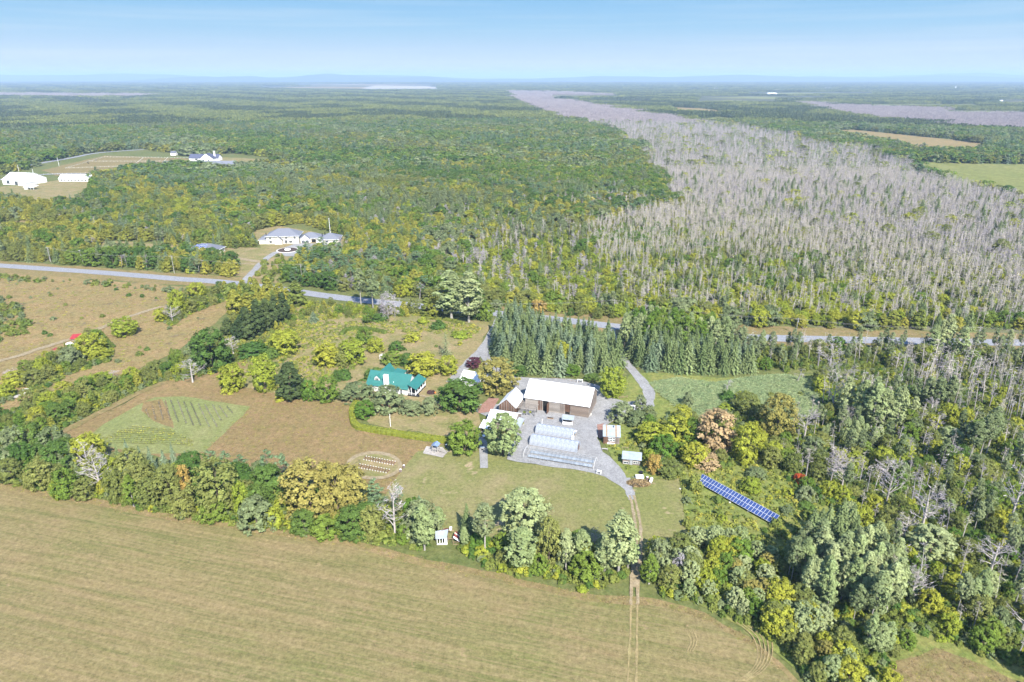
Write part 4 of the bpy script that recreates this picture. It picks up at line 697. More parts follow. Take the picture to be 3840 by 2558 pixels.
for i, (x, y, lb) in enumerate([(2081, 1541, 'black flower pot beside the log wall'), (2184, 1563, 'black flower pot at the right end of the barn front'), (2035, 1530, 'pale pot beside the barn doorway'), (1962, 1594, 'pale pot below the lean-to'), (1948, 1622, 'round white pot beside the silver-tipped maple')]):
    t = thing('flower_pot', lb, 'pot', P(x, y)); MB().tube([(0, 0, 0), (0, 0, .45), (0, 0, .5)], [.22, .34, .36], 10).build('pot', M['black' if i < 2 else 'cream'], t); t2 = Leaves(); t2.quads(rdir(60)*.3+np.array([0, 0, .7]), rdir(60), .2*np.ones(60), RNG.uniform(0, 1, 60)); link('plant', t2.mesh('plant', [M['yellowleaf' if i < 4 else 'leaf']]), t)
for i, (x, y, lb) in enumerate([(1966, 1548, 'left hanging basket under the pergola front'), (1988, 1548, 'right hanging basket under the pergola front')]):
    t = thing('hanging_basket', lb, 'basket', P(x, y, 1.5)); MB().tube([(0, 0, -.2), (0, 0, .1)], [.12, .3], 8).build('basket', M['black'], t); t2 = Leaves(); t2.quads(rdir(90)*.42+np.array([0, 0, .3]), rdir(90), .22*np.ones(90), RNG.uniform(0, 1, 90)); link('plant', t2.mesh('plant', [M['yellowleaf']]), t); MB().tube([(0, 0, .1), (0, 0, 1.05)], .02, 3).build('chain', M['black'], t)
def arbour(p, rz, lb, w_=1.6, h=2.2):
    t = thing('garden_arbour', lb, 'arbour', p, rz)
    for x in (0, w_):
        for y in (0, .7): MB().box(x-.06, x+.06, y-.06, y+.06, 0, h).build('post', M['white'], t)
    for k in range(4): MB().box(-.15, w_+.15, .0+.2*k, .08+.2*k, h+.005, h+.08).build('slat', M['white'], t)
arbour(P(2364, 1543), R(-10), 'white garden arbour beside the dark tree right of the yard', 1.5, 2.2); arbour(P(2165, 1436), R(-10), 'white frame standing on the drive behind the barn', 2.0, 1.3)
rail_fence((2320, 1495), (2352, 1491), 'short split-rail fence on the grass island', 1.6, 1.0, 'wood', P, (.3, .65)); rail_fence((2035, 1411), (2170, 1434), 'low log edging rail behind the barn', 3, .4, 'wood', P, (.2,))
t = thing('workbench', 'white legged table standing at the corner of the hoop frame', 'table', P(2246, 1777), R(-15)); MB().box(-.7, .7, -.45, .45, .95, 1.1).build('table_top', M['white'], t); [MB().box(x-.06, x+.06, y-.06, y+.06, 0, .94).build('leg', M['white'], t) for x in (-.6, .6) for y in (-.35, .35)]
t = thing('vendor_table', 'tall white-topped stand at the greenhouse corner', 'stand', P(2156, 1631), R(-18)); MB().box(-.5, .5, -1.0, 1.0, 1.0, 1.1).build('table_top', M['fabric'], t); MB().box(-.5, .5, .4, 1.0, 1.12, 1.3).build('crate', M['white'], t); [MB().box(x-.05, x+.05, y-.05, y+.05, 0, 1.0).build('leg', M['wood'], t) for x in (-.4, .4) for y in (-.8, .8)]
t = thing('white_tank', 'upright white tank between the two greenhouses', 'tank', P(2147, 1650)); MB().tube([(0, 0, 0), (0, 0, 1.3), (0, 0, 1.6), (0, 0, 1.7)], [.5, .5, .35, .1], 12).build('tank', M['white'], t)
t = thing('utility_trailer', 'small white box trailer in the weeds below the low shed', 'trailer', P(2400, 1796), R(-6)); MB().box(-1.3, 1.0, -.7, .7, .5, .58).build('bed', M['metal'], t); MB().box(-1.3, 1.0, -.75, -.7, .5, 1.1).box(-1.3, 1.0, .7, .75, .5, 1.1).box(-1.35, -1.3, -.7, .7, .5, 1.1).box(1.0, 1.05, -.7, .7, .5, 1.1).build('side_panel', M['white'], t); MB().box(-2.5, -1.35, -.05, .05, .45, .55).build('drawbar', M['metal'], t); [MB().tube([(.2, y, .35), (.2, y+.2*(1 if y > 0 else -1), .35)], .35, 12).build('wheel', M['black'], t) for y in (-.78, .78)]
t = thing('tyre_stack', 'black tyres lying behind the white trailer', 'tyres', P(2403, 1777)); [MB().tube([(0, 0, .02+.28*k), (0, 0, .25+.28*k)], .6, 14).build('tyre', M['black'], t) for k in range(3)]
t = thing('fuel_tank', 'white cylinder tank on a stand right of the trailer', 'tank', P(2441, 1812), R(70)); MB().tube([(-.8, 0, 1.2), (.8, 0, 1.2)], .45, 12).build('tank', M['white'], t); [MB().box(x-.08, x+.08, -.3, .3, 0, .8).build('leg', M['polewood'], t) for x in (-.6, .6)]
t = thing('brush_pile', 'brown heap of cut brush beside the trailer', 'brush pile', P(2395, 1815)); L_ = Leaves(); c = rdir(700)*np.array([3.6, 2.0, .9]); c[:, 2] = np.abs(c[:, 2]); L_.quads(c, rdir(700), .35*np.ones(700), RNG.uniform(0, 1, 700), aspect=3); link('brush', L_.mesh('brush', [M['drygrass']]), t); lgm = MB().tube([(0, 0, 0), (2.2, .3, .2)], .07, 4).mesh('branch', M['bark']); [link('branch', lgm, t, (random.uniform(-2.5, 1), random.uniform(-1.5, 1), .7), random.uniform(0, 6)) for _ in range(9)]
t = thing('picnic_table', 'pale rock-edged bed and bench at the corner of the log cabin', 'bench', P(2268, 1688), R(-8)); MB().box(-1, 1, -.3, .3, .5, .58).build('seat', M['polewood'], t); [MB().box(x-.05, x+.05, -.25, .25, 0, .5).build('leg', M['polewood'], t) for x in (-.8, .8)]
def rock(p, s, lb, grp=None, mat='chink'):
    m_ = MB(); ph = [random.uniform(.8, 1.2) for _ in range(24)]; m_.tube([(0, 0, -.1), (0, 0, .2*s), (.05*s, 0, .5*s), (.1*s, 0, .62*s)], [.45*s*ph[0], .6*s*ph[1], .42*s*ph[2], .12*s], 7); tag(m_.build('rock', M[mat], None, p, random.uniform(0, 6)), lb, 'rock', grp)
rock(P(1435, 1345), 3.2, 'large pale boulder left of the tree behind the teal roof'); rock(P(2736, 1886), .55, 'pale stone under the middle of the solar array', None); rock(P(2805, 1920), .55, 'pale stone right of the middle under the solar array'); rock(P(2550, 1834), .55, 'pale stone at the edge of the brush pile'); rock(P(2893, 1970), .55, 'pale stone at the lower right corner of the solar array')
for i in range(9): a = i/9; rock(P(2208+8*math.sin(i), 1562-34*a), .8, f'{ORD[i]} edging stone from the front at the right end of the barn', 'edging stones at the right end of the barn')
t = thing('pumpkin_bed', 'round flower bed with an orange pumpkin on the porch lawn', 'flower bed', P(1617, 1474)); MB().tube([(0, 0, 0), (0, 0, .15)], [2.0, 1.8], 14).build('bed', M['soil'], t); L_ = Leaves(); L_.quads(rdir(300)*np.array([1.5, 1.5, .7])+np.array([0, 0, .4]), rdir(300), .28*np.ones(300), RNG.uniform(0, 1, 300)); link('plants', L_.mesh('plants', [M['purpleleaf']]), t); MB().tube([(1.6, -.3, .1), (1.6, -.3, .35), (1.6, -.3, .6)], [.3, .42, .2], 10).build('pumpkin', M['orange'], t)
t = thing('estate_fountain_bed', 'circular stone-edged bed on the neighbour\'s forecourt', 'flower bed', P(1079, 940)); MB().tube([(0, 0, 0), (0, 0, .5)], [8, 7.8], 24).build('edging', M['chink'], t); MB().tube([(0, 0, .5), (0, 0, .62)], [6.8, 6.6], 20).build('bed', M['soil'], t); MB().tube([(0, 0, .6), (0, 0, 1.3)], [2.2, 2.0], 14).build('basin', M['white'], t)
# scrap heap and white frame at the left
t = thing('red_shed', 'small collapsed shed with a dark red roof beside the farm track', 'shed', P(292, 1275), R(10)); MB().slab((-2.8, -1.6, 1.2), (2.8, -1.6, 1.1), (2.6, 2.2, 2.4), (-2.6, 2.2, 2.2), .1).build('roof', M['red'], t); MB().box(-2.2, 2.2, -1.2, 1.8, 0, 1.1).build('wall', M['board'], t)
def tarp(p, sx, sy, sz, mat, lb, nm='tarp'):
    m_ = MB(); n = 6; vs = [((i/n-.5)*sx, (j/n-.5)*sy, max(0.02, sz*(1-((i/n-.5)**2+(j/n-.5)**2)*3.2)+random.uniform(-.16, .16)*sz)) for i in range(n+1) for j in range(n+1)]; m_.add(vs, [(i*(n+1)+j, (i+1)*(n+1)+j, (i+1)*(n+1)+j+1, i*(n+1)+j+1) for i in range(n) for j in range(n)]); tag(m_.build(nm, M[mat], None, p, random.uniform(0, 3)), lb, nm)
tarp(P(300, 1280), 5, 4, 1.3, 'metal', 'crumpled blue-white tarp in front of the red shed'); tarp(P(262, 1291), 4.2, 2.6, 1.0, 'white', 'white sheet left of the red shed'); tarp(P(226, 1322), 5, 3.2, 1.0, 'polewood', 'heap of pale scrap at the lower end of the dump', 'scrap_heap'); tarp(P(215, 1312), 5.5, 2, .9, 'rust', 'rusty scrap behind the pale heap', 'scrap_heap'); tarp(P(62, 1488), 3.6, 2.4, .7, 'polewood', 'pale junk heap left of the white frame', 'scrap_heap')
t = thing('timber_stand', 'leaning white wooden frame at the edge of the left hedgerow', 'frame', P(90, 1480), R(10)); MB().box(0, .18, 0, .15, 0, 2.2).box(1.9, 2.1, 0, .15, 0, 1.9).box(-.1, 2.2, -.02, .14, 2.2, 2.42).box(.18, 1.9, .02, .12, .6, .75).build('frame', M['white'], t)
# ------------------------------------------------------------------ vegetation: leaf-cloud meshes
def cloud(L_, shape, clumps, per, lsize, crad, mi=0, hollow=.55, flat=1.0):
    """unit crown: z 0..1, radius from shape(z) (1 = half the width); leaves sit on the outer side of small clumps"""
    cs = []
    while len(cs) < clumps:
        z = RNG.uniform(.02, .98); a = RNG.uniform(0, 2*math.pi); r = shape(z)*math.sqrt(RNG.uniform(hollow**2, 1.0))*RNG.uniform(.86, 1.06)
        if r <= 0: continue
        cs.append((r*math.cos(a), r*math.sin(a), z))
    cs = np.array(cs); tnt = np.clip(RNG.normal(.5, .2, clumps), 0, 1)
    return cs, tnt
def crown(width, h0, h1, shape, clumps, per, leaf, crad, hollow=.5, mi=0, L_=None, aspect=1.0, up=None, outward=1.0, lobes=0):
    L_ = L_ or Leaves(); cs, tnt = cloud(L_, shape, clumps, per, leaf, crad, hollow=hollow)
    if lobes:
        a = np.arctan2(cs[:, 1], cs[:, 0]); ph = RNG.uniform(0, 6, 3); k = 1+lobes*(np.sin(3*a+ph[0]+5*cs[:, 2])+.7*np.sin(5*a+ph[1]-7*cs[:, 2])); cs[:, :2] *= k[:, None]
    c3 = np.stack([cs[:, 0]*width/2, cs[:, 1]*width/2, h0+cs[:, 2]*(h1-h0)], 1)
    ax = np.array([0, 0, h0+(h1-h0)*.35])
    C3 = np.repeat(c3, per, 0); T = np.repeat(tnt, per); n = len(C3); d = rdir(n); outv = C3-ax; outv /= np.maximum(np.linalg.norm(outv, axis=1, keepdims=True), 1e-6)
    d = d+outv*.7*outward; d /= np.linalg.norm(d, axis=1, keepdims=True)
    cr_ = np.repeat(crad*RNG.uniform(.6, 1.45, len(c3)), per); p = C3+d*(cr_*RNG.uniform(.25, 1.05, n))[:, None]*np.array([1, 1, .85])+RNG.normal(0, crad*.22, (n, 3)); nr = d*.8+outv*.35+rdir(n)*.45+np.array([0, 0, .4])
    L_.quads(p, nr, leaf*1.12*RNG.uniform(.65, 1.35, n), np.clip(T+RNG.normal(0, .13, n), 0, 1), mi, aspect, up=up)
    return L_
SH = dict(
    round=lambda z: math.sqrt(max(0, 1-(2*z-.85)**2/1.35)) if z > .0 else 0,
    oval=lambda z: math.sqrt(max(0, 1-(2*z-.9)**2/1.25)),
    cone=lambda z: (1-z)**.85*(1 if z > .08 else .7)+.03,
    cedar=lambda z: max(0, min(1, z*7+.45)*(1-z**1.8)**.8)+.02,
    column=lambda z: min(1, .55+z*2)*(1-max(0, (z-.55)/.46)**2.2)**.7 if z < 1 else 0,
    shrub=lambda z: math.sqrt(max(0, 1-z*z))*.98+.02,
    umbrella=lambda z: .35+.75*z if z < .7 else max(0, 1.15-(z-.7)*2.6),
    poplar=lambda z: max(.05, math.sin(math.pi*min(1, (z*.88+.1))**.9)))
def trunk_mb(h, r, lean=0.0, limbs=4, spread=2.0, h0=.35, mi=0):
    mb = MB(); mb.cur = mi; x = random.uniform(-1, 1)*lean; y = random.uniform(-1, 1)*lean
    mb.tube([(0, 0, -.3), (x*.3, y*.3, h*.4), (x, y, h)], [r*1.25, r*.8, r*.15], 6)
    for i in range(limbs):
        a = random.uniform(0, 6.28); z = h*random.uniform(h0, .75); k = z/h
        mb.tube([(x*k, y*k, z), (x*k+math.cos(a)*spread*.5, y*k+math.sin(a)*spread*.5, z+h*.12), (x*k+math.cos(a)*spread, y*k+math.sin(a)*spread, z+h*.2)], [r*.4, r*.25, r*.08], 4, False)
    return mb
def spruce_leaves(h, wd, levels, nb, seg, size, mi=0, L_=None, droop=.25, sparse=0.0):
    L_ = L_ or Leaves(); c = []; nr = []; t = []; sz = []
    for i in range(levels):
        k = i/(levels-1); z = h*(.06+.92*k); r = wd/2*(1-k)**.9+.12; a0 = random.uniform(0, 6); nbi = max(3, int(nb*(1-k*.55)))
        for j in range(nbi):
            if random.random() < sparse: continue
            a = a0+6.283*j/nbi+random.uniform(-.2, .2); rr = r*random.uniform(.72, 1.12); tt = random.gauss(.5, .16); m = max(1, int(seg*(1-k*.6)))
            for s in range(m):
                f = (s+.6)/m; q = rr*f
                c.append((q*math.cos(a)+random.gauss(0, .05), q*math.sin(a)+random.gauss(0, .05), z-droop*q+.1*q*f*f+random.gauss(0, .04)))
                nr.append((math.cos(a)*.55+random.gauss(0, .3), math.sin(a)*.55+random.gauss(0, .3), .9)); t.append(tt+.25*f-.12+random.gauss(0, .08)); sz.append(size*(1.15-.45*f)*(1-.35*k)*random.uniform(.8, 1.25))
    L_.quads(np.array(c), np.array(nr), np.array(sz), np.clip(np.array(t), 0, 1), mi); return L_
def dead_mb(h, r, branches, spread, twigs=0, lean=.5, up=.6, L_=None, start=.25, tsize=.9, fork=False):
    """a bare trunk with real side branches; fine twigs are slim blades in L_"""
    mb = MB(); x = random.uniform(-lean, lean); y = random.uniform(-lean, lean)
    mb.tube([(0, 0, -.3), (x*.4, y*.4, h*.5), (x, y, h)], [r, r*.65, r*.12], 5)
    tips = []
    for i in range(branches):
        k = random.uniform(start, .95); a = random.uniform(0, 6.283); b = spread*(1.1-k*.75)*random.uniform(.6, 1.2); p0 = Vector((x*k, y*k, h*k))
        p1 = p0+Vector((math.cos(a)*b*.5, math.sin(a)*b*.5, b*up*.45)); p2 = p0+Vector((math.cos(a+.2)*b, math.sin(a+.2)*b, b*up*1.05))
        mb.tube([p0, p1, p2], [r*.42*(1.15-k), r*.26*(1.15-k), r*.05], 3, False); tips.append((p1, p2))
        if fork:
            for q in range(3):
                a2 = a+random.uniform(-1, 1); b2 = b*random.uniform(.3, .55); p3 = p1+Vector((math.cos(a2)*b2, math.sin(a2)*b2, b2*random.uniform(.2, 1)))
                mb.tube([p1.lerp(p2, .35*q), p3], [r*.14, r*.03], 3, False); tips.append((p3.lerp(p1, .4), p3))
    if twigs and L_ is not None:
        c = []; nr = []; sz = []
        for _ in range(twigs):
            p1, p2 = random.choice(tips); p = p1.lerp(p2, random.uniform(0, 1.1)); c.append((p.x+random.gauss(0, .25), p.y+random.gauss(0, .25), p.z+random.gauss(0, .25)+.2)); nr.append((random.gauss(0, 1), random.gauss(0, 1), random.gauss(0, .5)))
        n = len(c); L_.quads(np.array(c), np.array(nr), tsize*RNG.uniform(.6, 1.3, n)*.14, np.clip(RNG.normal(.5, .2, n), 0, 1), 0, aspect=7.5, up=np.array([.2, .1, 0]))
    return mb

# every kind: a list of (crown mesh, trunk mesh, height, width); near ones hold thousands of leaves
K = {}
def add_kind(key, n, fn): K[key] = [fn(i) for i in range(n)]
def leafy(h, wd, shape, mat, clumps=95, per=26, leaf=.42, crad=.75, h0=.06, bark='bark', hollow=.5, limbs=5, lobes=.05, r=None):
    def f(i):
        k = RNG.uniform(.94, 1.06); c = crown(wd, h*h0, h, SH[shape], clumps, per, leaf, crad, hollow, lobes=lobes).mesh('crown', [M[mat]])
        return c, trunk_mb(h*.86, r or h*.02, .3, limbs, wd*.28).mesh('trunk', [M[bark]]), h, wd
    return f
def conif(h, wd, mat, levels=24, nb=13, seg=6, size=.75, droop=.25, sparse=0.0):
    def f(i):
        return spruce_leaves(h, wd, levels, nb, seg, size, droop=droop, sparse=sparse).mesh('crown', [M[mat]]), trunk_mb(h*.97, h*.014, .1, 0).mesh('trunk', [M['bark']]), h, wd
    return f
add_kind('round', 3, leafy(10, 9, 'round', 'leaf', 150, 34, .40, .72, h0=.05))
add_kind('dark', 3, leafy(10, 9, 'round', 'darkleaf', 150, 34, .40, .75, lobes=.08))
add_kind('mid', 4, leafy(10, 8, 'round', 'midleaf', 190, 26, .34, .62, lobes=.09))
add_kind('yellow', 3, leafy(8, 7.5, 'round', 'yellowleaf', 170, 26, .34, .6, lobes=.10))
add_kind('gold', 3, leafy(12, 10, 'round', 'goldleaf', 230, 28, .38, .7, lobes=.10))
add_kind('grey', 3, leafy(7, 8, 'shrub', 'greyleaf', 130, 30, .36, .6, h0=.06, lobes=.06))
add_kind('silver', 3, leafy(12, 8.6, 'oval', 'paleleaf', 240, 34, .34, .5, h0=.1, lobes=.04))
add_kind('orange', 2, leafy(8, 7, 'round', 'orangeleaf', 90, 24, .44, .8, lobes=.12)); add_kind('peach', 2, leafy(9, 7, 'oval', 'peachleaf', 110, 24, .42, .8, lobes=.12))
add_kind('red', 1, leafy(3, 3, 'shrub', 'redleaf', 40, 20, .3, .4, h0=.05)); add_kind('purple', 1, leafy(6, 6, 'round', 'purpleleaf', 90, 28, .34, .6))
add_kind('poplar', 4, leafy(16, 4.9, 'poplar', 'paleleaf', 150, 28, .36, .6, h0=.2, bark='palebark', lobes=.06, hollow=.35, r=.2))
add_kind('aspen', 4, leafy(16, 3.9, 'poplar', 'greyleaf', 70, 22, .42, .7, h0=.42, bark='palebark', hollow=.2, r=.15))
add_kind('greenpoplar', 3, leafy(15, 6.5, 'poplar', 'leaf', 150, 28, .36, .6, h0=.12, bark='palebark', lobes=.06, hollow=.35))
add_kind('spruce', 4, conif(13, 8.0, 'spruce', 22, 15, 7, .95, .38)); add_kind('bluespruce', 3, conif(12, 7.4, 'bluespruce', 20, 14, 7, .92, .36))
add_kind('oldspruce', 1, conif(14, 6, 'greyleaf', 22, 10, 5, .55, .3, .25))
add_kind('darkconifer', 3, leafy(9, 4.6, 'cedar', 'darkcon', 120, 30, .40, .5, h0=.03, limbs=0, lobes=.05))
add_kind('cedar', 4, leafy(8, 4.4, 'cedar', 'cedar', 130, 26, .36, .42, h0=.03, limbs=0, lobes=.07)); add_kind('greencedar', 3, leafy(8, 4.4, 'cedar', 'cedargreen', 130, 26, .36, .42, h0=.03, limbs=0, lobes=.07))
def pine(i):
    L_ = Leaves()
    for k in range(9):
        z = 2.2+k*1.25; w_ = 8.5*(1-(k/9.5)**1.4)+.8
        for b in range(max(4, int(7-k*.3))):
            a = random.uniform(0, 6.28); q = w_/2*random.uniform(.45, .95); cc = np.array([math.cos(a)*q, math.sin(a)*q, z+random.uniform(-.3, .5)])
            n = 34; d = rdir(n); L_.quads(cc+d*np.array([1.0, 1.0, .38])*RNG.uniform(.3, 1.05, n)[:, None], d+np.array([0, 0, .9]), .46*RNG.uniform(.6, 1.3, n), np.clip(RNG.normal(.5, .2, n), 0, 1))
    return L_.mesh('crown', [M['pine']]), trunk_mb(12.5, .22, .2, 6, 2.4).mesh('trunk', [M['bark']]), 13, 8.5
add_kind('pine', 3, pine)
def deadbig(i):
    L_ = Leaves(); mb = dead_mb(12, .34, 26, 5.6, 170, .6, .75, L_, .22, 1.1, True); return L_.mesh('crown', [M['twig']]), mb.mesh('trunk', [M['deadwhite']]), 13, 8
add_kind('deadbig', 4, deadbig)
def deadthin(i):
    L_ = Leaves(); mb = dead_mb(11, .19, 12, 1.8, 55, .9, 1.0, L_, .35, .9); return L_.mesh('crown', [M['twig']]), mb.mesh('trunk', [M['deadwhite'] if i % 2 else M['deadwood']]), 11.5, 3
add_kind('deadthin', 5, deadthin)
def deadcon(i):
    L_ = Leaves(); mb = dead_mb(9, .13, 40, 1.9, 380, .3, .05, L_, .1, .8); return L_.mesh('crown', [M['twig']]), mb.mesh('trunk', [M['deadwood']]), 9.2, 3.4
add_kind('deadcon', 2, deadcon)
def deadpale(i):
    L_ = Leaves(); mb = dead_mb(11, .17, 11, 1.5, 60, 1.0, 1.1, L_, .4, .9); return L_.mesh('crown', [M['twigbeige']]), mb.mesh('trunk', [M['deadwhite']]), 11.5, 2.6
add_kind('deadpale', 5, deadpale)
def shrubk(mat, clumps=34, per=20, leaf=.30):
    return lambda i: (crown(3, .05, 2.2, SH['shrub'], clumps, per, leaf, .42, .5, lobes=.08).mesh('crown', [M[mat]]), trunk_mb(1.6, .06, .2, 2, .6).mesh('trunk', [M['bark']]), 2.3, 3)
add_kind('shrub', 4, shrubk('shrubgreen')); add_kind('shrubyellow', 3, shrubk('yellowleaf')); add_kind('shrubgrey', 2, shrubk('greyleaf')); add_kind('shrubdark', 2, shrubk('darkleaf', 60, 24, .26))
KIND = dict(round='leafy_tree', dark='leafy_tree', mid='leafy_tree', yellow='leafy_tree', gold='leafy_tree', grey='leafy_tree', silver='leafy_tree', orange='leafy_tree', peach='leafy_tree', red='shrub', purple='leafy_tree',
            poplar='poplar_tree', aspen='poplar_tree', greenpoplar='poplar_tree', spruce='spruce_tree', bluespruce='spruce_tree', oldspruce='spruce_tree', darkconifer='cedar_tree', cedar='cedar_tree', greencedar='cedar_tree', pine='pine_tree',
            deadbig='dead_tree', deadthin='dead_tree', deadcon='dead_tree', deadpale='dead_tree', shrub='shrub', shrubyellow='shrub', shrubgrey='shrub', shrubdark='shrub')
LOOK = dict(round='round green', dark='dark green', mid='olive green', yellow='yellow-green', gold='golden olive', grey='grey-green', silver='silvery', orange='orange-tinged', peach='peach coloured', red='red', purple='purple', poplar='silver-green',
            aspen='slender grey-green', greenpoplar='green', spruce='green', bluespruce='bluish', oldspruce='thin grey', darkconifer='dark green', cedar='yellow-green', greencedar='green', pine='blue-green', deadbig='bleached, wide-branching', deadthin='thin grey', deadcon='brushy grey', deadpale='slim beige',
            shrub='green', shrubyellow='yellow-green', shrubgrey='grey-green', shrubdark='dark green')
CAT = dict(leafy_tree='tree', poplar_tree='poplar tree', spruce_tree='spruce tree', cedar_tree='cedar tree', pine_tree='pine tree', dead_tree='dead tree', shrub='shrub')
JOIN = {}
def joined(key, i):                       # crown and trunk in one mesh, for trees too small to show their parts
    if (key, i) not in JOIN:
        c, t, h, wd = K[key][i]; n = len(c.vertices); co = np.empty(n*3, np.float32); c.vertices.foreach_get('co', co); tt = np.empty(n, np.float32); c.attributes['tint'].data.foreach_get('value', tt)
        L_ = Leaves(); L_.q = [co.reshape(-1, 4, 3)]; L_.t = [tt[::4]]; L_.mi = [np.zeros(n//4, int)]
        mb = MB(); mb.cur = 1; mb.add([v.co for v in t.vertices], [tuple(p.vertices) for p in t.polygons]); JOIN[(key, i)] = L_.mesh(KIND[key], [c.materials[0], t.materials[0]], mb)
    return JOIN[(key, i)]
TCOUNT = {}
def plant(key, pos, h, wd, label, group=None, parts=True, rz=None, var=None, tilt=0.0):
    i = random.randrange(len(K[key])) if var is None else var % len(K[key]); c, t, h0, w0 = K[key][i]; nm = KIND[key]
    TCOUNT[nm] = TCOUNT.get(nm, 0)+1; rz = random.uniform(0, 6.283) if rz is None else rz
    sc_ = (wd/w0, wd/w0, h/h0)
    if parts:
        r = thing(nm, label, CAT[nm], pos, rz, group); r.scale = sc_; r.rotation_euler = (tilt, 0, rz); link('crown', c, r); link('trunk', t, r)
    else:
        r = tag(link(nm, joined(key, i), None, pos, rz), label, CAT[nm], group); r.scale = sc_; r.rotation_euler = (tilt, 0, rz)
    return r
# ---- trees one can pick out, read off the photograph: base x, base y, top y, width (all px), kind, where it stands
CA = crop(1280, 1000, 1.839); CB = crop(0, 1000, 1.839); CC = crop(0, 1700, 1.839); CD = crop(1280, 1700, 1.839); CE = crop(2560, 1000, 1.839); CF = crop(2560, 1700, 1.0508); CG = crop(0, 500, 2.452)
OCC = []                                   # ground already taken: (x, y, radius)
def picked(fr, k, rows):
    for x, yb, yt, wp, key, label in rows:
        b = P(*fr(x, yb)); top = fr(x, yt)[1]; dist = depth_at(b.x, b.y); wd = wp/k*dist/FN*1.1; h = height_from(b, top)
        # the marked lowest row is the crown's near edge: the trunk stands about a third of the width behind it
        if KIND[key] in ('leafy_tree', 'shrub', 'pine_tree', 'cedar_tree'):
            b = b+Vector((b.x, b.y, 0)).normalized()*wd*.36; h = height_from(b, top)
        h = max(1.2, min(h, 26)); wd = max(.8, wd)
        OCC.append((b.x, b.y, wd*.42))
        if key in ('aspen', 'poplar') and wd > .5*h and fr in (CE, CF):      # a wide mark here is a clump of slender stems
            n = max(2, int(round(wd/(h*.2))))
            for i in range(n):
                q = b+Vector(((i+.5)/n-.5, 0, 0))*wd*.9+Vector((0, random.uniform(-.3, .3)*wd, 0)); plant(key, q, h*random.uniform(.78, 1.02), h*random.uniform(.26, .34), label+', '+(ORD[i] if n > 1 else 'only')+' stem from the left', 'stems of the '+label)
            continue
        plant(key, b, h, wd, label)
